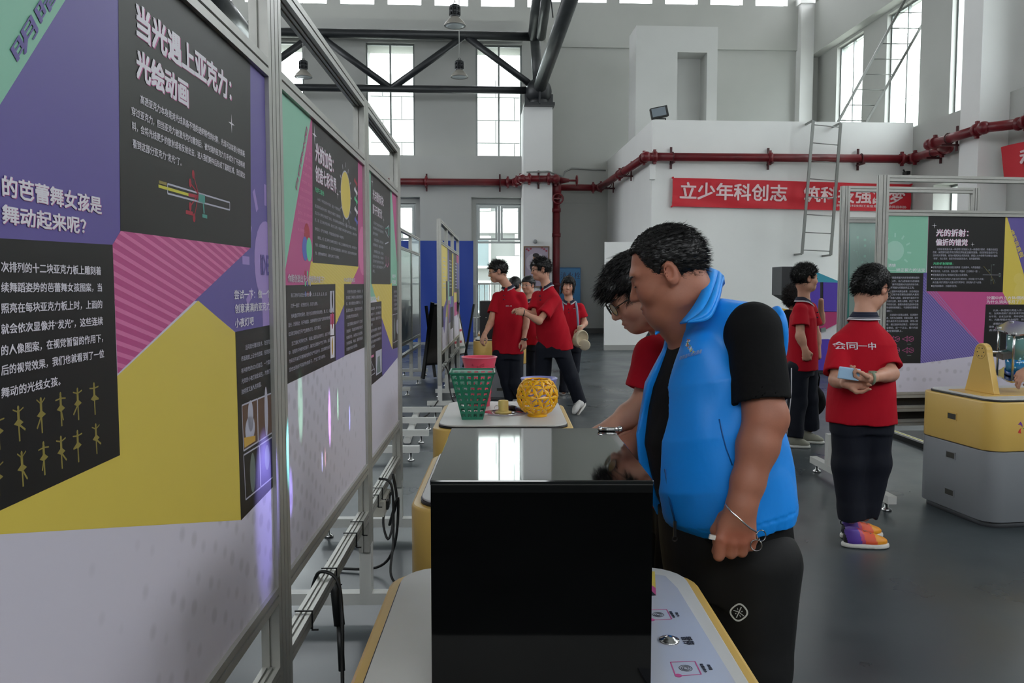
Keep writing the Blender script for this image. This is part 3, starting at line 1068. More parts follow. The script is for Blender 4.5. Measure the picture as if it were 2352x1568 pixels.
for i, (c, h) in enumerate((((-4, 992), 84), ((42, 972), 84), ((94, 953), 84), ((139, 939), 80), ((178, 927), 76), ((216, 915), 76), ((-5, 1098), 84), ((50, 1076), 84), ((100, 1052), 80), ((140, 1038), 78), ((178, 1024), 76), ((220, 1007), 72))):
    dancer(P, c, h, i)
P.finish(p1)

# ---- panel 2
p2 = panel(stA, MA, 2.08, 3.365, ZB, ZTP, K['white'])
P = pr(MA, 2.08, 3.365)
P.poly([(640, -100), (850, 300), (850, 655), (640, 657)], K['mint'], 1)
P.poly([(716, 262), (850, 340), (850, 655), (653, 657), (653, 632)], K['pink'], 2)
P.poly([(714, 600), (824, 612), (806, 652), (791, 652), (791, 697), (771, 749), (769, 655), (706, 655)], K['yellow'], 3)
P.k = 2.2
P.stripes([(719, 604), (822, 614), (806, 652), (706, 655)], ((700, 640), (715, 655)), ((800, 610), (815, 625)), 18, .006, K['yellowl'], 3)
P.stripes([(770, 655), (791, 655), (791, 697), (771, 749)], ((760, 735), (771, 752)), ((786, 652), (796, 664)), 7, .006, K['yellowl'], 3)
P.poly([(791, 697), (791, 818), (770, 829), (770, 748)], K['purple'], 3)
P.poly([(716.5, 150), (821.5, 250), (822.5, 612), (718, 603)], K['black'], 7)
P.poly([(655, 655), (770, 652), (771, 828), (659, 882)], K['black'], 7)
P.poly([(790, 652), (850, 652), (850, 792), (791, 817)], K['black'], 7)
cu, cz = P.uz((829, 575))
P.ell((cu + .04, cz), .1, .1, K['pinkl'], 4, a=1)
star(P, (722, 310), .03, K['ink'])
star(P, (775, 446), .02, K['ink'])
P.text('光的加色：', 723.6, 351, 765, 375, 44, K['ink'], .035, shadow=K['inkp'])
P.text('创造七彩世界', 723.6, 400, 771.5, 424, 38, K['ink'], .03, shadow=K['inkp'])
P.text('光学三原色', 722.7, 435, 743.5, 444, 12, K['green'], .02)
scaled_lines(P, [('1666年，牛顿在剑桥大学读书，通过一个偶然的发现，', 300, 945, 481, 1030), ('通过棱镜将太阳光分解，他使白光分解成了红橙黄绿蓝，', 282, 1003, 484, 1080), ('后又将七种色光合成了白光。托马斯杨在观察颜色后，提出了红绿蓝三原色理论。', 282, 1062, 608, 1175),
                 ('红、绿、蓝三种光不能分解，是光学三原色，等量的三种光混合可以形成白色，其他大多数', 282, 1120, 608, 1215), ('颜色混合，可产生多种颜色，不同强度混合后可得到不一样的颜色。', 282, 1180, 508, 1245),
                 ('通常红、绿、蓝三种色光也被称为加色法，电视、显示器都是利用这个原理，人眼中看见的', 302, 1252, 608, 1325), ('色彩，是视锥细胞对红、绿、蓝三种光混合的感受，按照不同比例，能混合出缤纷的各种颜', 285, 1310, 608, 1370), ('色，当物体被照亮时，反射光决定了它的颜色。', 285, 1368, 472, 1400)], 0, K['inkg'], 3.409, 640, 180, 8)
for (tx, xl), yy in zip((('红、', 709), ('绿、蓝作为', 702), ('光学三原色，', 698), ('可以合成大多', 695), ('数的颜色，红绿光', 692), ('可以混合成黄色光，', 689), ('蓝绿光可以混合成青', 687), ('色光，红蓝光可以混合', 684), ('品红光，当三原色的等', 684), ('量光混合时就形成了白', 684), ('色，即白色光。', 684)), (356, 369, 385, 404, 423, 441, 459, 476, 494, 510, 530)):
    P.text(tx, xl, yy - 3, 715 if yy < 525 else 700, yy, 8, K['pinkl'])
rtext(P, '白日映太阳', (681, 438), (706, 300), 16, K['pink'])
u0, z0 = P.uz((705, 556))
P.ell((u0, z0 + .02), .035, .035, K['red'], 8, a=1)
P.ell((u0 - .025, z0 - .02), .035, .035, K['blue'], 8.2, a=1)
P.ell((u0 + .025, z0 - .02), .035, .035, K['green'], 8.4, a=1)
for k in range(9):
    P.ell((u0 - .03 + .03 * (k % 3), z0 - .09 - .03 * (k // 3)), .008, .008, K[('red', 'green', 'yel', 'green', 'blue', 'inkg', 'blue', 'red', 'inkg')[k]], 8, 10, a=1)
u0, z0 = P.uz((794, 448))
P.ell((u0, z0), .098, .088, K['inkg'], 8, a=1)
P.ell((u0, z0), .093, .083, K['yellow'], 8.3, a=1)
for k in range(12):
    a = 2 * PI * k / 12
    P.seg((u0 + .1 * math.cos(a), z0 + .1 * math.sin(a)), (u0 + .118 * math.cos(a), z0 + .118 * math.sin(a)), .006, K['inkg'], 8)
for k, (cc, dz) in enumerate((('red', .07), ('ink', .035), ('green', 0), ('ink', -.04), ('blue', -.08))):
    P.seg((u0 + .18, z0 + dz + .01), (u0 + .25, z0 + dz - .002), .012, K[cc], 8)
    P.seg((u0 + .2, z0 + dz + .02), (u0 + .23, z0 + dz - .015), .006, K[cc], 8)
P.text('你能创造出多少种颜色的影子？', 660.6, 641, 744, 640, 19, K['ink'], .012, shadow=K['inkp'])
P.text('RGB原色测试', 790, 643, 814.5, 642, 11, K['ink'], .012)
tx = ['通过三原色灯可以混合出七种颜色的影子，红、绿、蓝、黄、品、青、白黑。', '打开一盏灯：红色的灯光，影子为黑色。', '当两盏灯同时照射，影子为没有照射到的颜色，黄、红、绿',
      '蓝光，光源较远，影子色越淡，当两种颜色光混合产生照到的黄色影', '红绿灯同时打开产生黄色灯光，影子是红。', '当三盏灯光同时打开，墙面上呈现出白色的光，在灯光前',
      '中，能看到多种颜色的影子，离灯光近的影子产生了青色、品红', '色彩还可以打开两种颜色的灯光产生互补色，这就是颜色影子', '混合出新的不同颜色的影子，产生了互补颜色。']
C2 = [(112, 245, 455, 222), (112, 342, 368, 315), (115, 442, 484, 380), (88, 525, 484, 448), (90, 608, 400, 540), (120, 700, 484, 595), (93, 790, 484, 660), (97, 875, 484, 720), (95, 955, 440, 805)]
scaled_lines(P, [(t_,) + c for t_, c in zip(tx, C2)], 0, K['inkg'], 4.128, 640, 620, 10)
tx = ['利用光色混合的一种规律，将', '红绿蓝三种颜色光源按照配色', '红、绿光相加合成黄色光，红', '蓝混合品红、蓝绿混合成青。', '三色等比例混合成白光。', '显示屏幕也是由许多个三色灯', '泡组成，可以控制亮度来改变', '像素颜色，从而显示出图像。', '手机屏幕、电视、都是利用此', '原理制作的多彩屏幕。']
C3 = [(650, 207, 795, 200), (636, 262, 795, 252), (636, 318, 795, 305), (636, 382, 795, 362), (638, 445, 755, 425), (650, 515, 795, 483), (640, 575, 795, 543), (640, 640, 795, 595), (640, 700, 795, 640), (640, 755, 745, 710)]
scaled_lines(P, [(t_,) + c for t_, c in zip(tx, C3)], 0, K['inkg'], 4.128, 640, 620, 8)
P.poly([(757.6, 668), (767, 667.5), (767, 717), (758, 718)], K['inkg'], 9)
P.poly([(758, 721), (767, 720), (767, 769), (758.5, 770)], K['ink'], 9)
P.poly([(758, 721), (767, 720), (767, 744), (758.5, 745)], K['pink'], 9.5)
P.poly([(758.5, 773), (768, 771), (768, 820), (759, 823)], K['ink'], 9)
for y, c in ((688, 'black'), (735, 'red'), (795, 'orange')):
    P.ell((763, y), .012, .03, K[c], 10)
P.finish(p2)

# ---- panel 3
p3 = panel(stA, MA, 3.48, 4.49, ZB, ZTP, K['white'])
P = pr(MA, 3.48, 4.49)
P.poly([(840, 200), (930, 300), (930, 658), (840, 697)], K['mint'], 1)
P.poly([(896.5, 400), (930, 430), (930, 700), (915, 650)], K['pink'], 2)
P.poly([(853, 650), (900, 650), (901, 802), (877, 730)], K['yellow'], 3)
P.k = 2.2
P.stripes([(853, 652), (900, 652), (901, 802), (877, 730)], ((850, 700), (870, 740)), ((895, 640), (915, 680)), 12, .006, K['yellowl'], 3)
P.poly([(876, 728), (901, 802), (930, 780), (930, 800), (877, 865)], K['purple'], 3.5)
P.poly([(851, 300), (896.3, 350), (897, 653), (852.5, 652)], K['black'], 7)
P.poly([(844, 696), (876, 691.5), (878, 863), (846, 890)], K['black'], 7)
P.poly([(900, 656), (930, 655), (930, 790), (901.5, 802)], K['black'], 7)
P.text('光与影的对决：', 855.5, 443, 881, 466, 24, K['ink'], .03, shadow=K['inkp'])
P.text('影子千变万化', 855.5, 479, 877, 492, 23, K['ink'], .03, shadow=K['inkp'])
star(P, (854.5, 417), .025, K['ink'])
star(P, (881, 505), .018, K['ink'])
C4 = [(135, 845, 245, 890), (127, 895, 245, 945), (127, 955, 182, 977), (138, 1030, 245, 1065), (127, 1085, 245, 1118), (138, 1160, 247, 1190), (127, 1215, 247, 1240), (127, 1272, 247, 1290), (127, 1330, 247, 1345), (127, 1385, 152, 1388)]
tx = ['影子的产生是由于物体遮住了光', '光在同种均匀介质中沿直线传播', '遇到不透明物', '当光源位置改变，影子的长短', '也会随着变化，越近影子越大', '当物体靠近光源时，影子变大', '远离光源影子变小，利用影子', '还可以产生皮影戏等许多有趣', '的艺术，让我们来看看影子吧', '吧。']
scaled_lines(P, [(t_,) + c for t_, c in zip(tx, C4)], 0, K['inkg'], 4.9, 830, 340, 7)
for a, b, c in (((885, 525), (892, 522), 'teal'), ((885, 530), (892, 545), 'inkg'), ((884, 560), (892, 556), 'inkg'), ((886, 588), (887, 606), 'inkp'), ((891, 590), (891, 608), 'inkp'), ((886, 606), (890, 613), 'inkp'), ((890, 613), (893, 604), 'inkp'), ((883, 615), (886, 608), 'inkg'), ((889, 522), (893, 518), 'inkg')):
    P.line(a, b, .006, K[c], 9)
P.poly([(892, 522), (894, 523), (894, 542), (892, 540)], K['teal'], 9)
P.text('实验探究一组', 845.4, 687, 870.6, 684, 11, K['ink'], .02)
P.text('动手', 900.5, 634, 908.5, 634, 9, K['ink'], .02)
P.text('实践', 900.5, 648, 908.5, 647, 9, K['ink'], .02)
C5 = [(862, 370, 968, 350), (850, 425, 970, 403), (850, 475, 970, 448), (852, 525, 888, 518), (862, 580, 970, 548), (852, 635, 970, 605), (852, 690, 970, 648), (855, 738, 910, 718)]
tx = ['大家知道吗，影子也可以', '同时有多个，试试看改变', '灯光的位置，看影子怎么', '变化吧', '准备手电筒和一张白纸', '将物体放在纸和灯光间', '前后移动物体观察影子', '大小的变化']
scaled_lines(P, [(t_,) + c for t_, c in zip(tx, C5)], 0, K['inkg'], 4.128, 640, 620, 7)
P.poly([(862.6, 807), (876.5, 800.6), (876.5, 853), (863.6, 862.6)], K['inkg'], 9)
P.poly([(867, 820), (872, 816), (874, 853), (865, 858)], K['grey'], 9.5)
P.poly([(852, 817), (858, 813.5), (858, 819), (852, 822)], K['pinkl'], 9)
for a, b in (((849, 820), (860, 850)), ((848, 855), (860, 846)), ((849, 865), (861, 856)), ((848, 855), (849, 865)), ((860, 846), (861, 856))):
    P.line(a, b, .004, K['inkg'], 9)
tx = ['用不同的', '光源照射', '影子实验', '多变有趣', '的图像。']
for s_, y in zip(tx, (670, 680, 689, 699, 709)):
    P.text(s_, 904, y, 914, y - .5, 6, K['inkg'])
photo(P, [(901.6, 723), (915, 719), (915.5, 780), (903, 787.4)], K['black'], 9)
P.ell((912, 750), .03, .04, K['inkg'], 10)
P.ell((906, 755), .03, .06, K['grey'], 10)
P.finish(p3)

# ---- cables tied along the stand
cab = mat('cable_black', '0c0d0e', .45)
def cable(label, pts, r=.006, name='cable', group=None):
    ps = []
    P_ = [V(p) for p in pts]
    for i in range(len(P_) - 1):
        a = P_[max(i - 1, 0)]
        b, c = P_[i], P_[i + 1]
        d = P_[min(i + 2, len(P_) - 1)]
        for k in range(7):
            t_ = k / 7
            ps.append(.5 * ((2 * b) + (c - a) * t_ + (2 * a - 5 * b + 4 * c - d) * t_ * t_ + (3 * b - a - 3 * c + d) * t_ ** 3))
    ps.append(P_[-1])
    o = MB().tube(ps, r, 8).build(name, cab, None, label, category='cable')
    if group:
        o['group'] = group
    return o
def la(x, y, z):
    return MA @ V((x, y, z))
cable('black cable hooked over the low rail near the second panel, dropping to the floor', [la(-.06, 2.62, .43), la(-.03, 2.6, .49), la(.03, 2.58, .47), la(.06, 2.5, .38), la(.07, 2.44, .2), la(.09, 2.36, .06), la(.16, 2.2, .012), la(.3, 2.12, .012)])
cable('black cable loop wound at the third panel, dropping in a long curve to the desk', [la(-.02, 3.86, .5), la(.04, 3.86, .47), la(.05, 3.84, .3), la(.03, 3.8, .22), la(.0, 3.86, .3), la(.04, 3.9, .42), la(.05, 3.84, .2), la(.05, 3.75, .06), la(.13, 3.7, .012), la(.26, 3.68, .012)])
cable('second loop of black cable wound at the third panel near the white leg', [la(.03, 4.0, .49), la(.05, 3.98, .36), la(.02, 3.93, .25), la(.06, 3.96, .38), la(.045, 3.92, .15), la(-.05, 3.95, .03), la(-.3, 4.0, .012)], .007)
o = MB(MA).box((-.005, 3.83, .39), (.06, .25, .07)).box((.03, 3.8, .39), (.012, .05, .04), 1).build('power_strip', [mat('strip_white', 'bcbab0', .5), cab], None, 'pale power strip strapped under the cable rail of the near display stand', category='power strip')
MB(MA).cyl((-.05, 2.9, .43), (-.02, 2.86, .2), .02).cyl((-.02, 2.86, .2), (-.01, 2.84, .04), .012).build('cable', cab, None, 'thick black cable bundle hanging beside the white leg under the second panel', category='cable')
for k, y in enumerate((2.3, 2.66, 3.05, 3.2, 3.62, 3.75, 1.7)):
    mb = MB(MA)
    for c, d in (((-.012, y, .481), (.052, .004, .004)), ((.0125, y, .455), (.004, .004, .055)), ((-.012, y, .43), (.052, .004, .004)), ((.02, y, .425), (.02, .004, .004))):
        mb.box(c, d)
    mb.build('cable_tie', cab, stA)
cable('black cable curling on the floor rail under the nearest panel', [la(.0, 1.75, .49), la(-.12, 1.86, .47), la(-.2, 1.8, .3), la(-.12, 1.7, .2), la(.02, 1.62, .3)], .007)

# ---- stands further back on the left
MBr = rowM(-1.368, .5)
stB = stand('display_stand', 'aluminium display stand with teal graded panels behind the end of the near display stand', MBr, [(9.3, 9.36), (10.6, 10.66), (11.85, 11.91), (13.0, 13.06)], rail=.04, zc=.5, fx=(-.3, .12))
def grad(name, c0, c1, c2):
    m = mat(name, c1, .3, coat=.2)
    nt = m.node_tree
    p = nt.nodes['Principled BSDF']
    t = nt.nodes.new('ShaderNodeTexCoord')
    s_ = nt.nodes.new('ShaderNodeSeparateXYZ')
    r = nt.nodes.new('ShaderNodeValToRGB')
    r.color_ramp.elements[0].color = lin(c0)
    r.color_ramp.elements[1].color = lin(c2)
    e = r.color_ramp.elements.new(.5)
    e.color = lin(c1)
    nt.links.new(t.outputs['Generated'], s_.inputs[0])
    nt.links.new(s_.outputs['Z'], r.inputs[0])
    nt.links.new(r.outputs[0], p.inputs['Base Color'])
    return m
g1 = grad('panel_teal_graded', '6f7f86', '55766f', '6d9d8c')
g2 = grad('panel_lilac_graded', '6c7491', '65878a', '7f97a8')
panel(stB, MBr, 9.36, 10.6, ZB, ZTP, g1)
pb = panel(stB, MBr, 10.66, 11.85, ZB, ZTP, g1)
panel(stB, MBr, 11.91, 13.0, ZB, 2.16, g2)
MC = rowM(-.74, .5)
stC = stand('display_stand', 'aluminium display stand with three narrow-looking panels standing before the blue backdrop', MC, [(9.25, 9.37), (10.4, 10.46), (11.6, 11.66), (12.95, 13.01)], rail=.04, fx=(-.16, .12))
for i, (a, b) in enumerate(((9.37, 10.4), (10.46, 11.6), (11.66, 12.95))):
    pc = panel(stC, MC, a, b, ZB, ZTP, K['white'])
    q = pr(MC, a, b)
    L = b - a
    def R_(x0, x1, z0, z1, m, k):
        q.polyuz([(a + L * x0, z0), (a + L * x1, z0), (a + L * x1, z1), (a + L * x0, z1)], K[m], k)
    if i == 0:
        R_(0, 1, 1.05, 1.92, 'yellowl', 1)
        R_(.8, 1, 1.2, 1.5, 'black', 3)
        q.polyuz([(a, 1.1), (a + L, 1.3), (a + L * .5, .86)], K['purple'], 4)
        R_(0, .35, .95, 1.2, 'black', 5)
    elif i == 1:
        R_(0, 1, .95, 1.92, 'purple', 1)
        R_(.3, .8, 1.3, 1.92, 'black', 3)
        R_(0, .5, 1.2, 1.3, 'mint', 3)
        R_(0, .28, 1.2, 1.5, 'mint', 4)
        q.polyuz([(a, .95), (a + L * .2, .95), (a + L * .35, 1.25), (a, 1.25)], K['pink'], 4)
        R_(.8, 1, 1.3, 1.9, 'yellow', 3)
        R_(.45, .95, .85, 1.15, 'black', 5)
    else:
        R_(0, 1, 1.0, 1.92, 'pink', 1)
        R_(.1, .6, 1.35, 1.92, 'black', 3)
        R_(.6, 1, 1.4, 1.8, 'purple', 3)
        R_(0, .6, 1.2, 1.34, 'yellow', 3)
        R_(.6, 1, 1.05, 1.4, 'black', 5)
    for k in range(9):
        q.seg((a + L * .34, 1.78 - k * .045), (a + L * (.7 if k != 4 else .5), 1.78 - k * .045), .012, K['inkg'], 8)
    q.finish(pc)
for y in (9.6, 10.2, 10.9):
    MB(MC).box((-.012, y, .455), (.052, .01, .052)).build('cable_tie', cab, stC)
cable('black cable hanging from the far left stand down to the floor', [MC @ V((.0, 9.8, .48)), MC @ V((.05, 9.76, .4)), MC @ V((.08, 9.74, .15)), MC @ V((.14, 9.7, .03)), MC @ V((.3, 9.6, .012))], .008)
cable('black cable lying along the floor among the white feet', [(-1.36, 8.2, .2), (-1.1, 8.4, .06), (-.95, 8.8, .012), (-.85, 9.3, .12)], .008)
MB(MC).box((-.03, 10.9, .35), (.05, .08, .35)).build('power_adapter', cab, None, 'black adapter block hanging under the far left stand', category='adapter')
# loose T-shaped feet of stands parked between the rows
for i, (X0, y0, y1, zz) in enumerate(((-1.38, 6.55, 6.6, .12), (-1.38, 7.3, 7.35, .12), (-1.38, 8.0, 8.05, .12), (-1.38, 8.7, 8.75, .12))):
    t = thing('stand_foot', ['low white crossbar of a stand on floor, nearest of the four behind the near stand', 'low white crossbar of a stand on floor, second nearest of the four', 'low white crossbar of a stand on floor, third of the four', 'low white crossbar of a stand on floor, farthest of the four'][i], 'stand foot', (X0 + .4, y0, 0), 0, 'white crossbars on the floor')
    MB().bx(X0 - .1, X0 + .62, y0, y1, .07, .125).build('crossbar', footm, t)
    for x in (X0, X0 + .14, X0 + .55):
        MB().lathe([(0, 0), (.03, 0), (.027, .014), (.01, .022), (.008, .07), (0, .07)], (x, y0 + .025, 0), 12).build('levelling_foot', chrome, t)
o = MB().extr(rrect(.07, .05, .02), atz(935, 1012, .03), (1, 0, 0), (0, 0, 1), atz(958, 944, .03) - atz(935, 1012, .03)).build('floor_rail', footm, None, 'white rounded rail lying on floor, pointing away past the near stand', category='rail')

# ---- stands on the right
aD = math.radians(7)
def rightM(px, y):
    p = at(px, 660, y)
    M = Matrix.Translation((p.x, y, 0)) @ Matrix.Rotation(aD - PI / 2, 4, 'Z')
    return M
MD = rightM(2013, 5.69)
stD = stand('display_stand', 'aluminium display stand facing us at right with a mint, violet, pink and black panel', MD, [(0, .07), (1.38, 1.45)], zc=.46, feet=[(1.38, 1.45)])
MB(MD).extr(profile(.04, .045, 1, 2), (-.012, .07, .56), (0, 0, 1), (1, 0, 0), (0, 1.31, 0)).build('cable_rail', framem, stD)
MB(MD).bx(-.06, -.045, .07, 1.38, .47, .655).build('back_board', K['black'], stD)
pd = panel(stD, MD, .07, 1.38, ZB, ZTP, K['white'])
q3 = MD.to_3x3()
P = Print(MD @ V((0, 0, 0)), q3 @ V((0, 1, 0)), q3 @ V((1, 0, 0)), .07, 1.38, ZB, ZTP)
P.poly([(2020, 480), (2136, 480), (2127, 628), (2020, 628)], K['mint'], 1)
P.poly([(2133, 480), (2320, 480), (2303, 671), (2318, 700), (2258, 835), (2127, 700)], K['pink'], 1.5)
P.poly([(2300, 480), (2600, 480), (2600, 700), (2318, 700), (2303, 671)], K['yellow'], 3)
P.poly([(2308, 480), (2600, 480), (2600, 700), (2372, 700)], K['purple'], 4)
P.poly([(2121, 626), (2129, 626), (2127, 668), (2259, 799), (2256, 815), (2114, 834)], K['purple'], 4)
P.k = 3.2
P.stripes([(2122, 630), (2259, 799), (2256, 815), (2114, 834)], ((2114, 828), (2120, 835)), ((2125, 640), (2250, 790)), 30, .004, K['purples'], 12)
P.poly([(2134, 480), (2310, 480), (2303, 671), (2127.5, 668.5)], K['black'], 8)
P.poly([(2010, 626), (2121, 627), (2114, 834), (2010, 834)], K['black'], 8)
P.poly([(2264, 699), (2600, 699), (2600, 830), (2257, 818)], K['black'], 8)
bu, bz = P.uz((2055, 576))
P.ell((bu, bz), .07, .07, K['mintl'], 2, a=1)
for k in range(-4, 5):
    a = math.radians(90 + k * 32)
    P.seg((bu + math.cos(a) * .095, bz + math.sin(a) * .095), (bu + math.cos(a) * .125, bz + math.sin(a) * .125), .012, K['mintl'], 2)
P.ell((2340, 640), .04, .04, K['yellowl'], 5)
P.ell((2350, 668), .07, .07, K['yellowl'], 5)
star(P, (2146, 518), .02, K['ink'])
star(P, (2234, 561), .016, K['ink'])
P.text('光的折射：', 2150, 534, 2224, 535, 17, K['ink'], .04, shadow=K['inkp'])
P.text('偏折的错觉', 2149, 556, 2222, 556.5, 15.5, K['ink'], .035, shadow=K['inkp'])
scaled_lines(P, [('光的折射是指光从一种透明介质斜射入另一种透明介质时，传播方向发生', 330, 640, 1425, 655), ('改变，从而使光线在不同介质的交界处发生偏折的现象。光的折射会造成许多生', 255, 690, 1420, 712),
                 ('活中的光学现象，如池水看起来比实际的浅；斜插入水中的筷子好像在水面处', 255, 750, 1420, 770), ('“折断”，向上弯折；鱼缸中的鱼看起来变大；海市蜃楼等等。', 255, 810, 1110, 822)], 0, K['inkg'], 7.84, 2110, 490, 5.4)
P.text('光的折射规律：', 2143.4, 605, 2189, 605.3, 6.4, K['green'], .02)
BL = [('折射光线和入射光线分居法线两侧（法线居中，与界面垂直）。', 258, 968, 1145, 972), ('折射光线、入射光线、法线在同一平面内（三线两点一面）。', 258, 1035, 1095, 1045), ('折射角的正弦与入射角的正弦之比是常数。', 255, 1103, 885, 1110),
      ('光从光速大的介质进入光速小的介质中时，折射角小于入射角；', 255, 1175, 1175, 1187), ('从光速小的介质进入光速大的介质中时，折射角大于入射角。', 250, 1235, 1135, 1245), ('在折射现象中，光路是可逆的。', 250, 1305, 690, 1308)]
scaled_lines(P, BL, 0, K['inkg'], 7.84, 2110, 490, 5.2)
for y in (968, 1035, 1103, 1175, 1305):
    P.ell((2110 + 236 / 7.84, 490 + y / 7.84), .005, .005, K['ink'], 12, 8)
for a, b, c in (((2257, 631), (2299, 631.6), 'inkg'), ((2277, 607), (2276, 653), 'grey'), ((2259, 611), (2276, 631), 'gold'), ((2276, 631), (2283, 652), 'gold'), ((2263, 616), (2268, 623), 'grey'), ((2282, 640), (2286, 650), 'grey')):
    P.line(a, b, .002, K[c], 12)
for x, y in ((2282, 608), (2272, 620), (2296, 628), (2296, 635), (2277, 643)):
    P.poly([(x - 2, y - 1), (x + 2, y - 1), (x + 2, y + 1), (x - 2, y + 1)], K['grey'], 12)
rtext(P, '虚实指真假', (2318, 530), (2343, 593), 11, K['yellow'])
P.text('透镜', 2040, 609.3, 2057, 609.3, 8, K['ink'], .01)
P.text('——矫正视力的法宝', 2039, 620, 2124, 619.6, 8, K['ink'], .01)
tx = ['透镜是根据光的折射规律制成的', '光学元件，有凸透镜和凹透镜两', '种，利用不同透镜对光线的折射作用，', '形成不同视力问题的矫正工具。', '凸透镜中间厚边缘薄，对光线起会', '聚，可用于老花眼及远视的人戴的', '镜，佩戴凸透镜，能够使外面的平行', '光线先会聚，再传入眼睛，矫正了会聚',
      '不够的光线，使得光线经过晶状体后能', '够会聚到视网膜上，于是看到的图像就', '清晰了。', '凹透镜中间薄边缘厚，起发散作', '用，可用于近视眼镜，佩戴凹透镜，能够', '使外来的平行光线先发散，再传入眼', '睛，通过晶状体会聚后，使得光线', '会聚后，成一个正立、缩小的虚', '像在视网膜上。']
Y_ = [275, 322, 365, 408, 458, 500, 545, 588, 632, 673, 718, 770, 812, 855, 898, 942, 985]
for s_, y in zip(tx, Y_):
    x1 = {718: 170, 408: 465, 985: 305}.get(y, 530 - (y - 275) * .03)
    x0 = 140 if y in (275, 458, 770) else 92
    P.text(s_, 2020 + x0 / 5.807, 590 + y / 5.807, 2020 + x1 / 5.807, 590 + (y + 2) / 5.807, 5, K['inkg'])
for y in (778, 804):
    for cx in (2061, 2093):
        u, z = P.uz((cx, y))
        n = 16
        for k in range(n):
            a, b = 2 * PI * k / n, 2 * PI * (k + 1) / n
            P.seg((u + .018 * math.cos(a), z + .018 * math.sin(a)), (u + .018 * math.cos(b), z + .018 * math.sin(b)), .002, K['inkp'], 12)
        P.seg((u - .07, z), (u - .03, z + .015), .002, K['inkp'], 12)
        P.seg((u - .07, z), (u - .03, z - .015), .002, K['inkp'], 12)
        P.seg((u - .03, z + .015), (u + .015, z), .002, K['inkp'], 12)
        P.seg((u - .03, z - .015), (u + .015, z), .002, K['inkp'], 12)
        P.seg((u - .032, z + .022), (u - .032, z - .022), .003, K['inkp'], 12)
        P.seg((u - .03, z - .037), (u + .0, z - .037), .004, K['grey'], 12)
P.text('沙漏中的立方体/圆柱体', 2266, 683.5, 2364, 684, 8, K['ink'], .01)
P.text('为什么消失不见了？', 2266, 693, 2346, 693.3, 8, K['ink'], .01)
tx = ['光从一种透明介质进入另一种透明介质时，', '时，当两种透明介质折射率不同时，光路传播方', '向不同，会发生折射；两种透明介质折射率相同', '时，光路传播方向也相同，则不会发生折射。', '透明的立方体/圆柱体模型和沙漏中透明的液', '液体（甘油、乙二醇等）折射率几乎一样，看', '去透明的立方体就像消失了一样。']
for i, (s_, y) in enumerate(zip(tx, (708, 748, 790, 832, 885, 925, 970))):
    P.text(s_, 2020 + (1515 if i in (0, 4) else 1460) / 5.807, 590 + y / 5.807, 2390, 590 + (y + 6) / 5.807, 5, K['inkg'])
P.finish(pd)

ME = rightM(1929, 6.3)
stE = stand('display_stand', 'aluminium display stand with a grey-green panel, behind the boy holding a phone at right', ME, [(0, .06), (1.08, 1.14)], zc=.46, feet=[])
eg = mat('panel_grey_green', '9db5ab', .4)
pe = panel(stE, ME, .06, 1.08, ZB, ZTP, eg)
q3 = ME.to_3x3()
P = Print(ME @ V((0, 0, 0)), q3 @ V((0, 1, 0)), q3 @ V((1, 0, 0)), .06, 1.08, ZB, ZTP)
P.poly([(1940, 500), (1952, 500), (1949, 900), (1940, 900)], K['teal'], 1)
rnd = random.Random(3)
pts = [(1955 + rnd.random() * 50, 540 + rnd.random() * 160) for _ in range(26)]
for i, p in enumerate(pts):
    s_ = rnd.choice((.004, .006, .009))
    u, z = P.uz(p)
    P.polyuz([(u - s_, z - s_), (u + s_, z - s_), (u + s_, z + s_), (u - s_, z + s_)], K['mintl'], 3)
    if i % 3 == 0:
        P.line(p, pts[(i * 7 + 3) % 26], .0012, K['mintl'], 2)
P.finish(pe)
# its long foot on levelling studs, and the neighbour's
t = thing('stand_foot', 'long white crossbar with chrome levelling feet under the stand by the boy at right', 'stand foot', atz(1960, 1105, 0), 0)
a, b = atz(1868, 1047, .11), atz(2050, 1140, .11)
d = (b - a)
MB().extr([(-.028, -.05), (.028, -.05), (.028, 0), (-.028, 0)], a, V((d.y, -d.x, 0)).normalized(), (0, 0, 1), d).build('crossbar', footm, t)
for f_ in (.06, .94):
    c = a + d * f_
    MB().lathe([(0, 0), (.032, 0), (.03, .014), (.012, .024), (.008, .065), (0, .065)], (c.x, c.y, 0), 14).build('levelling_foot', chrome, t)
c = a + d * .25
MB().bx(c.x - .03, c.x + .03, c.y - .03, c.y + .03, .1, .34).build('leg', footm, t)
c = a + d * .76
MB().bx(c.x - .03, c.x + .03, c.y - .03, c.y + .03, .1, .34).build('leg', footm, t)
# low black stage with a yellow marker strip, seen under the stand
t = thing('cable_ramp', 'low black floor ramp with white and yellow edge strip under the right stand', 'ramp', atz(2090, 1030, 0), 0)
a, b = atz(2036, 985, .06), atz(2200, 1044, .06)
d = b - a
n_ = V((-d.y, d.x, 0)).normalized()
MB().extr([(0, -.06), (.45, -.06), (.45, -.015), (0, -.015)], a, n_, (0, 0, 1), d).build('ramp_body', mat('ramp_black', '101112', .6), t)
MB().extr([(0, -.015), (.05, -.015), (.05, 0), (0, 0)], a, n_, (0, 0, 1), d).build('edge_strip', footm, t)
MB().extr([(.02, 0), (.032, 0), (.032, .003), (.02, .003)], a, n_, (0, 0, 1), d).build('marker_line', K['yel'], t)
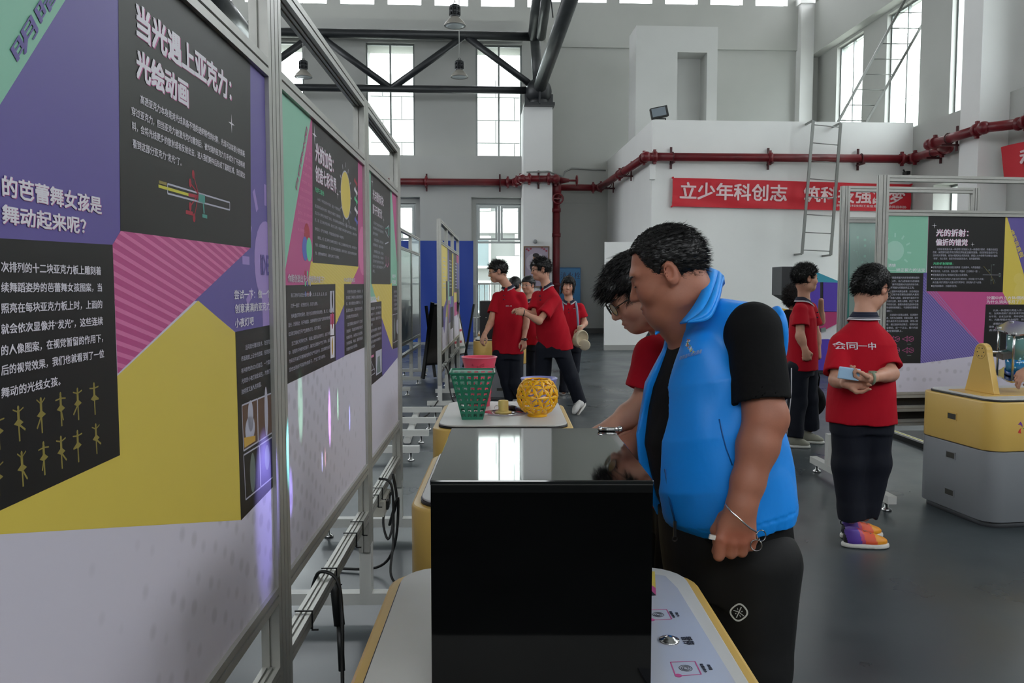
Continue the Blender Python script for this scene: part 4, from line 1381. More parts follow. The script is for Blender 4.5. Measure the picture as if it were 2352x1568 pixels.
# ---------------------------------------------------------------- exhibit desks
yel = mat('desk_yellow', 'd8b35e', .38, noise=.03, nscale=3, coat=.15)
gry = mat('desk_grey', '7b7e83', .5, bump=.03, bscale=300)
topm = mat('desk_top_white', 'c9c9c6', .42, noise=.02)
rub = mat('rubber_black', '121212', .5)
def desk(name, label, loc, rz, w_=.67, l=.78, handles='x-', group='yellow and grey exhibit desks'):
    t = thing(name, label, 'desk', loc, rz, group)
    M = WM[t.name]
    def slab(z0, z1, inset, nm, m, r=.1, bev=0):
        return MB(M).extr(rrect(w_ - 2 * inset, l - 2 * inset, r), (0, 0, z0), (1, 0, 0), (0, 1, 0), (0, 0, z1 - z0), smooth=True).build(nm, m, t, bevel=bev)
    slab(0, .035, .02, 'plinth', mat('plinth_dark_grey', '4e5054', .6))
    slab(.035, .455, 0, 'cabinet', gry, bev=.004)
    slab(.458, .748, -.001, 'upper_cabinet', yel, bev=.008)
    slab(.746, .758, .026, 'gasket', rub, .09)
    slab(.758, .766, .03, 'worktop', topm, .088, bev=.002)
    for z in (.62, .375, .14):
        mb = MB(M)
        m = 0 if z > .5 else 1
        if handles == 'x-':
            x = -w_ / 2
            mb.bx(x - .004, x + .002, -.045, -.038, z - .022, z + .022, m).bx(x - .004, x + .002, .038, .045, z - .022, z + .022, m)
            mb.bx(x - .004, x + .002, -.045, .045, z + .017, z + .023, m).bx(x - .004, x + .002, -.045, .045, z - .023, z - .018, m)
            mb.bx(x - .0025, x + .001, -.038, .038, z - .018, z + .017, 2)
        else:
            y = -l / 2
            mb.bx(-.045, -.038, y - .004, y + .002, z - .022, z + .022, m).bx(.038, .045, y - .004, y + .002, z - .022, z + .022, m)
            mb.bx(-.045, .045, y - .004, y + .002, z + .017, z + .023, m).bx(-.045, .045, y - .004, y + .002, z - .023, z - .018, m)
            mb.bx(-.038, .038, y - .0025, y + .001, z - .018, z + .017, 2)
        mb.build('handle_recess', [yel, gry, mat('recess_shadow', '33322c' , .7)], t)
    return t
def cxy(Y, X):
    return V((X, Y, 0))
zt_ = .766
d1 = desk('exhibit_desk', 'nearest yellow-rimmed desk, carrying the large glossy black box', V((.073, 1.46, 0)), math.radians(.2), handles='y-', w_=.70, l=.86)
d2 = desk('exhibit_desk', 'yellow-rimmed desk directly behind the black box, its white top showing at left', V((.03, 2.83, 0)), math.radians(.2), handles='y-', w_=.69, l=.85)
d3 = desk('exhibit_desk', 'yellow-rimmed desk with the plastic baskets and the yellow openwork bowl', V((-.045, 4.225, 0)), math.radians(.4), handles='y-', w_=.68, l=.87)
d4 = desk('exhibit_desk', 'yellow and grey desk at the right edge, carrying the tilted liquid cylinder', V((3.19, 5.07, 0)), math.radians(8), w_=.9, l=.67)
far = ['far desk the boy with glasses touches, nearest of the three in that row', 'second far desk behind the boy with glasses', 'farthest yellow desk in front of the low window']
for i, y in enumerate((10.53, 12.15, 13.8)):
    desk('exhibit_desk', far[i], V((-.16 - .012 * i, y, 0)), math.radians(1), handles='y-')
# blade emblem on the right desk
M4 = WM[d4.name]
for k, c in enumerate(('7a3fa0', 'd03030', '3f9a3a')):
    a0 = math.radians(80 + 120 * k)
    pts = []
    for i in range(9):
        a = a0 + math.radians(60) * i / 8
        r = .034 * math.sin(PI * (i / 8) * .8 + .2)
        pts.append((math.cos(a0 + .5 * i / 8) * (.004 + .034 * i / 8), math.sin(a0 + .5 * i / 8) * (.004 + .034 * i / 8)))
    for i in range(8, 0, -1):
        b = a0 + .9 * i / 8 + .25
        pts.append((math.cos(b) * (.004 + .03 * i / 8), math.sin(b) * (.004 + .03 * i / 8)))
    MB(M4).extr(pts, (-.25, -.3372, .60), (1, 0, 0), (0, 0, 1), (0, -.0012, 0)).build('emblem_blade', mat('emblem_%d' % k, c, .5), d4)

# printed control strip on the nearest desk
M1 = WM[d1.name]
acr = mat('acrylic_sheet', 'bfc3cf', .12, coat=.6)
def dz(px, py, z=.769):
    return atz(px, py, z)
sh = [dz(1500, 1318), dz(1528, 1322), dz(1556, 1350), dz(1690, 1568), dz(1720, 1620), dz(1500, 1640), dz(1489, 1500)]
t = thing('control_strip', 'pale printed control strip along the right of the nearest desk beside the black box', 'control panel', dz(1560, 1480, .766))
I1 = MB()
I1.extr([((p.x), (p.y)) for p in sh], (0, 0, .7662), (1, 0, 0), (0, 1, 0), (0, 0, .003)).build('sheet', acr, t)
def flat(pts, m, nm='print', z=.7694, th=.0003):
    q = [dz(x, y, z) for x, y in pts]
    return MB().extr([(p.x, p.y) for p in q], (0, 0, z), (1, 0, 0), (0, 1, 0), (0, 0, th)).build(nm, m, t)
flat([(1496, 1312), (1504, 1312), (1506, 1350), (1496, 1343)], K['yellow'])
flat([(1496, 1343), (1506, 1350), (1507, 1367), (1496, 1356)], K['pink'])
flat([(1496, 1356), (1507, 1367), (1494, 1368)], K['black'])
def cline(pts, m, wd, nm):
    mb = MB()
    q = [dz(x, y, .7696) for x, y in pts]
    for i in range(len(q)):
        a, b = q[i], q[(i + 1) % len(q)]
        d = (b - a).normalized()
        n = V((-d.y, d.x, 0)) * wd / 2
        mb.add([a + n, b + n, b - n, a - n], [(0, 1, 2, 3)])
    mb.build(nm, m, t)
cline([(1484, 1400), (1531, 1399), (1543, 1421), (1484, 1424)], K['pink'], .0022, 'button_outline')
cline([(1540, 1520), (1596, 1518), (1611, 1548), (1552, 1552)], K['pink'], .0022, 'button_outline')
for cx, cy in ((1497, 1423), (1558, 1551)):
    q = dz(cx, cy, .7696)
    MB().cyl(q, q + V((0, 0, .0006)), .006, n=12).build('button_dot', K['pink'], t)
for cx, cy in ((1512, 1411), (1575, 1534)):
    q = dz(cx, cy, .7696)
    mb = MB()
    for r in (.004, .0075, .011):
        mb.torus(q, r, .0008, 18, 4)
    mb.build('button_icon', mat('icon_grey', '5b5f68', .5), t)
q = dz(1537, 1471, .769)
MB().lathe([(.019, 0), (.0185, .003), (.012, .0045), (.011, .0065), (.004, .009), (0, .0092)], q, 24).build('push_button', chrome, t)
def deskchars(body, c, h, L, ang, col='icon_ink', bold=.02):
    """lettering lying on the desk; ang = reading direction"""
    vs, fs = text_mesh(body, bold)
    q = dz(c[0], c[1], .7697)
    d = V((math.cos(ang), math.sin(ang), 0))
    n = V((-d.y, d.x, 0))
    MB().add([q + d * (x[0] - .5) * L + n * (x[1] - .5) * h + V((0, 0, .0003 * x.lay)) for x in vs], fs).build('lettering', mat(col, '2d2f3a', .5), t)
deskchars('暂停', (1580, 1471), .02, .034, math.radians(-88))
deskchars('音量调节', (1544, 1411), .006, .032, math.radians(-88))
deskchars('加大', (1556, 1411), .006, .022, math.radians(-88))
deskchars('音量减小', (1616, 1534), .006, .032, math.radians(-88))
deskchars('按钮', (1630, 1532), .006, .02, math.radians(-88))

# ---- glossy black box on the nearest desk
blk = mat('gloss_black_acrylic', '050505', .03, spec=.8, coat=1.0)
blk2 = mat('black_edge', '0a0a0a', .2)
Yf = 1.272
pf0, pf1 = at(987, 1103, Yf), at(1502, 1103, Yf)
ztop = pf0.z
pb = atz(1037, 983, ztop)
Yb = pb.y
x0, x1 = pf0.x, pf1.x
xb0 = pb.x
t = thing('black_box', 'large glossy black acrylic box with mirror-like lid on the nearest desk', 'box', V(((x0 + x1) / 2, (Yf + Yb) / 2, zt_)))
zb_ = zt_ + .001
MB().bx(x0 + .001, x1 - .001, Yf + .002, Yf + .012, zb_, ztop - .008).build('front_panel', mat('gloss_black_front', '030303', .06, spec=.25), t)
MB().bx(x0 + .001, x0 + .009, Yf + .012, Yb, zb_, ztop - .008).build('side_panel', blk, t)
MB().bx(x1 - .009, x1 - .001, Yf + .012, Yb, zb_, ztop - .008).build('side_panel', blk, t)
lidx = atz(1405, 984, ztop).x
MB().add([(x0, Yf, ztop - .008), (x1, Yf, ztop - .008), (x1 - .006, Yb, ztop - .008), (xb0, Yb, ztop - .008), (x0, Yf, ztop), (x1, Yf, ztop), (x1 - .006, Yb, ztop), (xb0, Yb, ztop)],
         [(0, 3, 2, 1), (4, 5, 6, 7), (0, 1, 5, 4), (1, 2, 6, 5), (2, 3, 7, 6), (3, 0, 4, 7)]).build('lid', blk, t, bevel=.0015)
MB().bx(x0 + .002, x1 - .002, Yf + .001, Yf + .006, ztop - .02, ztop - .008).build('lid_lip', blk2, t)
h = atz(1390, 988, ztop)
mb = MB()
mb.cyl(h + V((-.012, -.01, .004)), h + V((.03, -.01, .004)), .0045, n=10)
mb.sphere(h + V((-.012, -.01, .005)), .006, 10).sphere(h + V((.03, -.01, .005)), .006, 10)
mb.build('hinge', chrome, t)

# ---- desk behind it: low device with two prisms
t = thing('prism_device', 'low dark device with white blocks and purple-lit prism showing over the black box', 'device', V((-.05, 2.66, zt_)))
MB().bx(-.2, .1, 2.58, 2.72, zt_, .87).build('housing', mat('device_grey', '3a3b40', .4), t)
c = at(1127, 985, 2.66)
gl = mat('prism_glass', 'd9c8ff', .05, spec=.8, coat=.5)
MB().extr([(-.018, 0), (.018, 0), (.0, .034)], (c.x - .008, 2.62, .87), (1, 0, 0), (0, 0, 1), (0, .05, 0)).build('prism', mat('prism_purple_lit', 'b69cf0', .15, coat=.5), t)  # purple light falling on the prism is put into its colour
c = at(1036, 985, 2.66)
MB().bx(c.x - .005, c.x + .012, 2.62, 2.65, .87, .895).build('block', topm, t)
MB().bx(c.x + .013, c.x + .026, 2.64, 2.67, .87, .903).build('block', mat('block_ivory', 'd6dac8', .3), t)

# ---- baskets and bowls on the third desk
grn = mat('plastic_green', '21785c', .35, coat=.2)
pnk = mat('plastic_coral', 'df4a63', .35, coat=.2)
ylp = mat('plastic_yellow', 'f0b40a', .32, coat=.2)
lil = mat('plastic_lilac', '8a8cc6', .35, coat=.2)
b0 = atz(1085, 962, zt_)
hh = .235
ht = .108
hb = .052
M_ = Matrix.Translation((b0.x, b0.y + .03, zt_)) @ Matrix.Rotation(math.radians(2), 4, 'Z')
t = thing('square_basket', 'square green plastic basket with cut-out grid on the third desk', 'basket', M_.to_translation(), math.radians(2))
def side_pt(u, v, out=0.0, thick=0.0):
    r = hb + (ht - hb) * v
    return (u * r, -(r + out) + thick, v * hh)
for k in range(4):
    R4 = M_ @ Matrix.Rotation(k * PI / 2, 4, 'Z')
    mb = MB(R4)
    def strip(u0, u1, v0, v1, u2=None, u3=None):
        a = [side_pt(u0, v0), side_pt(u1, v0), side_pt(u1 if u3 is None else u3, v1), side_pt(u0 if u2 is None else u2, v1)]
        b = [side_pt(u0, v0, 0, .0022), side_pt(u1, v0, 0, .0022), side_pt(u1 if u3 is None else u3, v1, 0, .0022), side_pt(u0 if u2 is None else u2, v1, 0, .0022)]
        mb.add(a + b, [(0, 1, 2, 3), (7, 6, 5, 4), (0, 4, 5, 1), (1, 5, 6, 2), (2, 6, 7, 3), (3, 7, 4, 0)])
    nr = 8
    zs_ = [0.06 + .94 * i / nr for i in range(nr + 1)]
    strip(-1, 1, 0, .06)
    for i in range(nr):
        v0, v1 = zs_[i], zs_[i + 1]
        hvb = v0 + (v1 - v0) * .62
        strip(-1, 1, hvb, v1 if i < nr - 1 else 1.0)
        n = 4 if i < 3 else (5 if i < 6 else 6)
        for j in range(n + 1):
            c = -1 + 2 * j / n
            w2 = .42 / n
            strip(max(-1, c - w2), min(1, c + w2), v0, hvb)
        for j in range(n):      # small tongues giving the cross-shaped openings
            c = -1 + 2 * (j + .5) / n
            strip(c - .25 / n, c + .25 / n, v0, v0 + (v1 - v0) * .16)
    mb.build('lattice_side', grn, t)
mb = MB(M_)
for k in range(4):
    a = Matrix.Rotation(k * PI / 2, 3, 'Z')
    mb.box(a @ V((0, -(ht + .001), hh + .002)), ((2 * ht + .01, .008, .008) if k % 2 == 0 else (.008, 2 * ht + .01, .008)))
mb.build('rim', grn, t)
MB(M_).bx(-hb, hb, -hb, hb, 0, .003).build('base', grn, t)

c0 = atz(1112, 936, zt_)
c0 = V((at(1101, 900, 4.46).x, 4.46, zt_))
t = thing('star_basket', 'round coral-red basket with stars and a moon, behind the green basket', 'basket', c0)
prof = [(.058, 0), (.06, .03), (.066, .1), (.08, .2), (.096, .268), (.0975, .272), (.094, .272), (.0775, .2), (.063, .1), (.057, .03), (0, .004), (0, 0)]
MB().lathe(prof, c0, 40).build('shell', pnk, t)
MB().torus(c0 + V((0, 0, .271)), .097, .0028, 40, 6).build('rim', mat('plastic_pink_rim', 'ec7f98', .35), t)
stars = mat('star_cutout_shade', 'c23550', .4)  # raised shapes stand for cut-outs, shade inside them put into the colour
rnd = random.Random(5)
mb = MB()
for i in range(34):
    a = rnd.uniform(0, 2 * PI)
    z = rnd.uniform(.03, .24)
    r = np.interp(z, [0, .1, .2, .27], [.059, .067, .081, .097]) + .0006
    n = V((math.cos(a), math.sin(a), -.15)).normalized()
    u_ = V((-math.sin(a), math.cos(a), 0))
    w_ = n.cross(u_)
    o_ = c0 + V((math.cos(a) * r, math.sin(a) * r, z))
    pts = [(.0095 * (1 if j % 2 == 0 else .42) * math.cos(PI / 2 + j * PI / 5), .0095 * (1 if j % 2 == 0 else .42) * math.sin(PI / 2 + j * PI / 5)) for j in range(10)]
    mb.extr(pts, o_, u_, w_, n * .0016)
mb.build('star', stars, t, kind='stuff')
n = V((math.cos(-1.25), math.sin(-1.25), -.15)).normalized()
u_ = V((-n.y, n.x, 0)).normalized()
w_ = n.cross(u_)
o_ = c0 + V((n.x * .086, n.y * .086, .215))
pts = [(.028 * math.cos(a), .028 * math.sin(a)) for a in [PI / 2 + PI * i / 12 for i in range(13)]] + [(.004 + .02 * math.cos(a) * -1 * -1, .024 * math.sin(a)) for a in [-PI / 2 - PI * i / 12 for i in range(13)]]
MB().extr(pts, o_, u_, w_, n * .002).build('moon', stars, t)

c0 = V((at(1234, 918, 4.10).x, 4.10, zt_))
R0 = .107
zc_ = zt_ + .104
t = thing('openwork_bowl', 'spherical bright yellow bowl of star petals with gaps on the third desk', 'bowl', c0)
import bmesh
bm_ = bmesh.new()
bmesh.ops.create_icosphere(bm_, subdivisions=2, radius=1)
bm_.verts.ensure_lookup_table()
cc = V((c0.x, c0.y, zc_))
petals = 0
for e in bm_.edges:
    a, b = e.verts[0].co.normalized(), e.verts[1].co.normalized()
    mid = (a + b).normalized()
    if mid.z > .80 or mid.z < -.86:
        continue
    def lim(p):
        return V((p.x, p.y, max(-.93, min(.80, p.z))))
    sd_ = mid.cross(b - a).normalized()
    wd = .10
    mb = MB()
    outr = [lim(a) * R0, lim((mid + sd_ * wd)) * R0 * .985, lim(b) * R0, lim((mid - sd_ * wd)) * R0 * .985, lim(mid) * R0 * 1.015]
    inr = [p * .965 for p in outr]
    mb.add([cc + p for p in outr + inr], [(0, 1, 4), (1, 2, 4), (2, 3, 4), (3, 0, 4), (6, 5, 9), (7, 6, 9), (8, 7, 9), (5, 8, 9), (0, 5, 6, 1), (1, 6, 7, 2), (2, 7, 8, 3), (3, 8, 5, 0)])
    mb.build('petal', ylp, t)
bm_.free()
MB().lathe([(R0 * .60, R0 * .80), (R0 * .63, R0 * .80), (R0 * .63, R0 * .73), (R0 * .60, R0 * .73)], cc, 36, closed=True).build('rim', ylp, t)
MB().lathe([(0, 0), (.05, 0), (.052, .004), (.047, .014), (.05, .02), (0, .018)], c0, 32).build('foot', ylp, t)
c1 = V((at(1238, 900, 4.45).x, 4.45, zt_))
o = MB().lathe([(0, 0), (.055, 0), (.075, .07), (.1, .15), (.103, .154), (.1, .157), (.096, .15), (.07, .07), (.05, .006), (0, .006)], c1, 40).build('cup', lil, None, 'lilac plastic cup whose rim shows behind the yellow openwork bowl', category='cup')
c1 = atz(1156, 948, zt_)
o = MB().lathe([(.012, .0), (.118, .0), (.118, .0016), (.012, .0016)], c1 + V((0.01, 0, 0)), 40, closed=True).build('clear_disc', mat('disc_clear', 'a9a2ad', .08, coat=.8), None, 'thin shiny clear disc lying under the cream spool', category='disc')
t = thing('spool', 'cream plastic spool standing on clear disc between the baskets', 'spool', c1 + V((0, 0, .0016)))
cr_ = mat('plastic_cream', 'e3c877', .4)
MB().lathe([(0, 0), (.043, 0), (.043, .006), (.028, .009), (.027, .012), (.0, .012)], c1 + V((0, 0, .0016)), 32).build('flange', cr_, t)
MB().lathe([(.027, .01), (.027, .064), (.025, .066), (.015, .066), (.013, .05), (.0, .05)], c1, 32).build('barrel', cr_, t)
MB().torus(c1 + V((-.034, -.01, .028)), .012, .0014, 16, 6, axis=(.3, 1, 0)).build('ring', chrome, t)
a, b = atz(1169, 934, zt_ + .014), atz(1200, 941, zt_ + .014)
t = thing('torch', 'small black torch with blue button lying behind the yellow bowl', 'torch', a - V((0, 0, .014)))
MB().cyl(a, a + (b - a) * .5, .013, n=14).cyl(a + (b - a) * .5, b + (b - a) * .4, .011, n=14).build('body', mat('torch_black', '1b1c1f', .35), t)
MB().box(a + (b - a) * .6 + V((0, -.009, .004)), (.014, .006, .01)).build('button', mat('button_blue', '2b62c9', .3), t)

# ---- tilted liquid cylinder on the right desk
sup = V((2.93, 5.02, zt_))
t = thing('liquid_column', 'yellow stand with tilting chrome-framed cylinder of blue liquid on the right desk', 'exhibit', sup)
MT = Matrix.Translation(sup) @ Matrix.Rotation(math.radians(8), 4, 'Z')
pl = [(-.13, 0), (.13, 0), (.055, .25)] + [(.055 * math.cos(a), .25 + .055 * math.sin(a)) for a in [PI * i / 10 for i in range(1, 10)]] + [(-.055, .25)]
MB(MT).extr(pl, (-.018, 0, .004), (0, 1, 0), (0, 0, 1), (.04, 0, 0)).build('support_plate', yel, t, bevel=.003)
MB(MT).extr(rrect(.75, .34, .03), (.26, 0, 0), (1, 0, 0), (0, 1, 0), (0, 0, .004)).build('base_plate', yel, t)
for k in range(6):
    a = 2 * PI * k / 6
    MB(MT).cyl((-.0175, .028 * math.cos(a), .254 + .028 * math.sin(a)), (-.0195, .028 * math.cos(a), .254 + .028 * math.sin(a)), .004, n=8).build('screw', rub, t)
MB(MT).torus((-.018, 0, .254), .042, .0012, 24, 5, axis=(1, 0, 0)).build('bearing_ring', mat('ring_brown', '8a6a2c', .4), t)
MB(MT).cyl((.02, 0, .254), (.2, 0, .254), .009, n=12).build('axle', chrome, t)
MC_ = MT @ Matrix.Translation((.24, 0, .254)) @ Matrix.Rotation(math.radians(-11), 4, 'Y') @ Matrix.Rotation(math.radians(14), 4, 'X')
H_ = .15
for s_ in (-1, 1):
    pts = []
    for i in range(36):
        a = 2 * PI * i / 36
        r = .118 + .012 * math.cos(5 * a)
        pts.append((r * math.cos(a), r * math.sin(a)))
    MB(MC_).extr(pts, (0, 0, s_ * H_), (1, 0, 0), (0, 1, 0), (0, 0, .01 * s_)).build('end_plate', chrome, t)
for k in range(5):
    a = 2 * PI * k / 5
    MB(MC_).cyl((.108 * math.cos(a), .108 * math.sin(a), -H_), (.108 * math.cos(a), .108 * math.sin(a), H_), .0075, n=12).build('tie_rod', chrome, t)
    MB(MC_).cyl((.108 * math.cos(a), .108 * math.sin(a), H_ + .01), (.108 * math.cos(a), .108 * math.sin(a), H_ + .016), .012, n=12).cyl((.108 * math.cos(a), .108 * math.sin(a), -H_ - .01), (.108 * math.cos(a), .108 * math.sin(a), -H_ - .016), .012, n=12).build('nut', chrome, t)
MB(MC_).bx(-.13, .0, -.03, .03, -.02, .02).build('clamp', mat('clamp_grey', '777573', .4, metal=.6), t)
tube_m = mat('liquid_teal_clear', '6fa3a0', .06, coat=.8)
MB(MC_).cyl((0, 0, -.03), (0, 0, H_ - .005), .068, n=28).build('upper_liquid', tube_m, t)
MB(MC_).cyl((0, 0, -H_ + .03), (0, 0, -.03), .068, n=28).build('blue_liquid', mat('liquid_blue', '1b86c9', .06, coat=.8), t)
MB(MC_).cyl((0, 0, -H_ + .005), (0, 0, -H_ + .03), .069, n=28).build('dark_liquid', mat('liquid_navy', '1b4fa8', .08, coat=.8), t)
for i in range(14):
    rr = random.Random(i)
    a, z = rr.uniform(3, 5.5), rr.uniform(-.1, .02)
    MB(MC_).sphere((.066 * math.cos(a), .066 * math.sin(a), z), rr.uniform(.004, .009), 8).build('bubble', mat('bubble', '9fd8ea', .05, coat=.6), t)

# ---- black cube exhibit on the far desk
o = thing('black_exhibit', 'black cabinet-like exhibit standing on the far desk left of the boy with glasses', 'exhibit', V((-.17, 10.45, zt_)))
xl = at(1102, 700, 10.2).x
zt2 = at(1102, 691, 10.2).z
MB().bx(xl, xl + .36, 10.2, 10.75, zt_ + .001, zt2).build('housing', mat('matt_black', '0b0c10', .4), o, bevel=.004)
for q in ((1103, 727), (1116, 729)):
    MB().sphere(at(q[0], q[1], 10.195), .008, 8).build('stud', chrome, o)

# ---------------------------------------------------------------- banners, ladders and wall things
clr = mat('banner_red', 'c81428', .6, bump=.1, bscale=12)
def bn(px, py, y=18.83):
    return onplane(px, py, B(0, y, 0), BM @ V((0, 1, 0)))
def grid_cloth(c00, c10, c11, c01, nu, nv, disp, normal):
    """corners: bottom-left, bottom-right, top-right, top-left"""
    N = V(normal)
    vs = []
    for j in range(nv + 1):
        for i in range(nu + 1):
            u, v = i / nu, j / nv
            p = (c00 * (1 - u) + c10 * u) * (1 - v) + (c01 * (1 - u) + c11 * u) * v
            vs.append(p + N * disp(u, v))
    fs = [(j * (nu + 1) + i, j * (nu + 1) + i + 1, (j + 1) * (nu + 1) + i + 1, (j + 1) * (nu + 1) + i) for j in range(nv) for i in range(nu)]
    return vs, fs
def wr1(u, v):
    return .02 + .008 * math.sin(23 * u + 5 * v) + .006 * math.sin(61 * u - 9 * v + 2 * math.sin(7 * u)) + .008 * math.sin(11 * v + 17 * u)
A, Bq, Cq, Dq = bn(1543, 474), bn(2091, 487), bn(2092, 424), bn(1545, 408)
nB = BM @ V((0, -1, 0))
t = thing('banner', 'long red banner with white characters on the white room wall', 'banner', (A + Bq) / 2)
vs, fs = grid_cloth(A, Bq, Cq, Dq, 90, 12, wr1, nB)
MB().add(vs, fs, 0, True).build('cloth', clr, t)
def bt(body, u0, u1, v0, v1, bold, m):
    vs, fs = text_mesh(body, bold)
    out = []
    for q in vs:
        u, v = u0 + (u1 - u0) * q[0], v0 + (v1 - v0) * q[1]
        p = (A * (1 - u) + Bq * u) * (1 - v) + (Dq * (1 - u) + Cq * u) * v
        out.append(p + nB * (wr1(u, v) + .012 + .002 * q.lay))
    MB().add(out, fs).build('lettering', m, t)
bw = mat('banner_letter', 'e6c9cc', .6)
bt('立少年科创志', .03, .475, .26, .86, .03, bw)
bt('筑科技强国梦', .545, .975, .26, .84, .03, bw)
bt('会同县商务科技和工业信息化局', .67, .885, .13, .22, .01, bw)
bt('会同县科协', .905, .98, .12, .22, .01, bw)
for u, v in ((0, 0), (0, 1), (1, 1), (1, 0)):
    p = (A * (1 - u) + Bq * u) * (1 - v) + (Dq * (1 - u) + Cq * u) * v
    MB().cyl(p + nB * .05, p - nB * .03, .02, n=8).build('tie', clr, t)
# second banner on the right wall
def bx2(px, py):
    return onplane(px, py, B(10.2, 0, 0), BM @ V((1, 0, 0)))
t = thing('banner', 'red banner running out of the right edge of the photo, high on the pier', 'banner', bx2(2320, 370))
a, b, c, d = bx2(2306, 408), bx2(2420, 412), bx2(2420, 308), bx2(2299, 338)
vs, fs = grid_cloth(a, b, c, d, 20, 6, lambda u, v: .02 * math.sin(9 * u), BM @ V((-1, 0, 0)))
MB().add(vs, fs, 0, True).build('cloth', clr, t)
nX = BM @ V((-1, 0, 0))
tv, tf = text_mesh('科', .03)
MB().add([(a * (1 - x) + b * x) * (1 - y) + (d * (1 - x) + c * x) * y + nX * (.03 + .002 * l_) for x, y, l_ in [(.39 + .5 * p[0], .3 + .5 * p[1], p.lay) for p in tv]], tf).build('lettering', bw, t)

galv = mat('ladder_metal', '7f807d', .4, metal=.5)
def ladder(label, l0, l1, r0, r1, n, y0, y1, f0=.03, f1=.97):
    t = thing('ladder', label, 'ladder', bn(*l1, y1) if False else bn((l0[0] + r0[0]) / 2, l0[1], y0), BA)
    a0, a1, b0_, b1 = bn(l0[0], l0[1], y0), bn(l1[0], l1[1], y1), bn(r0[0], r0[1], y0), bn(r1[0], r1[1], y1)
    for a, b in ((a0, a1), (b0_, b1)):
        d = (b - a)
        MB().extr([(-.03, -.02), (.03, -.02), (.03, .02), (-.03, .02)], a, V((1, 0, 0)), V((0, 1, 0)), d).build('rail', galv, t)
    for i in range(n):
        f = f0 + (f1 - f0) * i / (n - 1)
        p, q = a0 + (a1 - a0) * f, b0_ + (b1 - b0_) * f
        MB().cyl(p, q, .011, n=8).build('rung', galv, t)
    return t, a0, a1, b0_, b1
t, a0, a1, b0_, b1 = ladder('short metal wall ladder over the banner, hanging on the white room wall', (1842, 583), (1868, 277), (1908, 586), (1931, 283), 8, 18.45, 18.45)
for p in (a0, b0_, a1, b1):
    MB().box(p + BM @ V((0, .23, 0)), (.04, .46, .04)).build('standoff', galv, t)
ladder('long metal ladder leaning from the room roof towards the upper right windows', (1919, 291), (2082, -6), (1983, 292), (2154, -6), 9, 19.5, 19.5, .05, 1.0)

# floodlight on the parapet
c = bn(1514, 262, 19.0)
c.z = 5.3 + .19
t = thing('floodlight', 'black floodlight with pale face standing on the parapet corner', 'floodlight', c - V((0, 0, .13)))
Rf = Matrix.Rotation(math.radians(-12), 3, 'Y') @ Matrix.Rotation(math.radians(3), 3, 'Z')
MB().box(c, (.40, .14, .25), R=Rf).build('housing', rub, t, bevel=.01)
MB().box(c + V((-.02, -.075, 0)), (.33, .01, .19), R=Rf).build('lens', mat('flood_lens', '7d8790', .2), t)
MB().box(c + V((.0, .0, -.14)), (.3, .04, .02)).box(c + V((-.15, 0, -.16)), (.02, .04, .06)).box(c + V((.15, 0, -.16)), (.02, .04, .06)).build('yoke', rub, t)
# emergency light and its wiring
c = bn(1498, 395, 18.8)
t = thing('junction_box', 'small white box hanging below the red pipe at the room corner', 'box', c - V((0, 0, .18)))
MB().box(c, (.13, .12, .36)).build('housing', wallw, t, bevel=.01)
MB().tube([c + V((0, 0, .18)), c + V((.02, -.02, .26)), c + V((-.05, 0, .33))], .01, 6).build('lead', cab, t)
c = bn(1229, 553, 22.72)
t = thing('wall_camera', 'small round white camera on the pier above the framed portrait', 'camera', c - V((0, 0, .08)))
MB().cyl(c + nB * .02, c - nB * .05, .07, n=16).build('mount', wallw, t)
MB().sphere(c + nB * .06 - V((0, 0, .02)), .06, 14).build('lens_ball', mat('cam_grey', '8d9090', .3), t)
c = bn(2082, 398, 18.7)
t = thing('wall_camera', 'small black camera under the red pipe in the right corner', 'camera', c - V((0, 0, .06)))
MB().box(c, (.09, .2, .08)).build('housing', rub, t)
MB().cyl(c + V((0, .05, 0)), c + V((0, .15, .1)), .02).build('mount', rub, t)

# framed portrait on the pier
def pf(px, py, off=.03):
    return onplane(px, py, B(0, 22.8 - off, 0), BM @ V((0, 1, 0)))
t = thing('framed_portrait', 'brown framed floral portrait poster on the white pier', 'picture', pf(1232, 660))
fr_ = mat('frame_brown', '6f5136', .4)
def quadp(p, th, m, nm, off=.03):
    q = [pf(x, y, off) for x, y in p]
    n = BM @ V((0, th, 0))
    MB().add(q + [x + n for x in q], [(0, 1, 2, 3), (7, 6, 5, 4), (0, 4, 5, 1), (1, 5, 6, 2), (2, 6, 7, 3), (3, 7, 4, 0)]).build(nm, m, t)
x0_, x1_, y0_, y1_ = 1203, 1262, 565, 660
quadp([(x0_, y1_), (x1_, y1_), (x1_, y0_), (x0_, y0_)], .03, mat('poster_lilac', 'a89bab', .5), 'print', .03)
for p in ([(x0_, y1_), (x0_ + 3, y1_), (x0_ + 3, y0_), (x0_, y0_)], [(x1_ - 3, y1_), (x1_, y1_), (x1_, y0_), (x1_ - 3, y0_)], [(x0_ + 3, y0_ + 3), (x1_ - 3, y0_ + 3), (x1_ - 3, y0_), (x0_ + 3, y0_)], [(x0_ + 3, y1_), (x1_ - 3, y1_), (x1_ - 3, y1_ - 3), (x0_ + 3, y1_ - 3)]):
    quadp(p, .04, fr_, 'frame', .05)
def pell(cx, cy, rx, ry, m, off, nm='print'):
    q = [pf(cx + rx * math.cos(2 * PI * k / 24), cy - ry * math.sin(2 * PI * k / 24), off) for k in range(24)]
    MB().add(q, [tuple(range(24))]).build(nm, m, t)
pell(1231, 603, 24, 22, mat('poster_pale', 'bdb3bd', .5), .032)
pell(1231, 612, 14, 14, mat('suit_dark', '2c2c33', .6), .034)
pell(1231, 592, 7, 9, mat('poster_skin', 'b8927a', .6), .036)
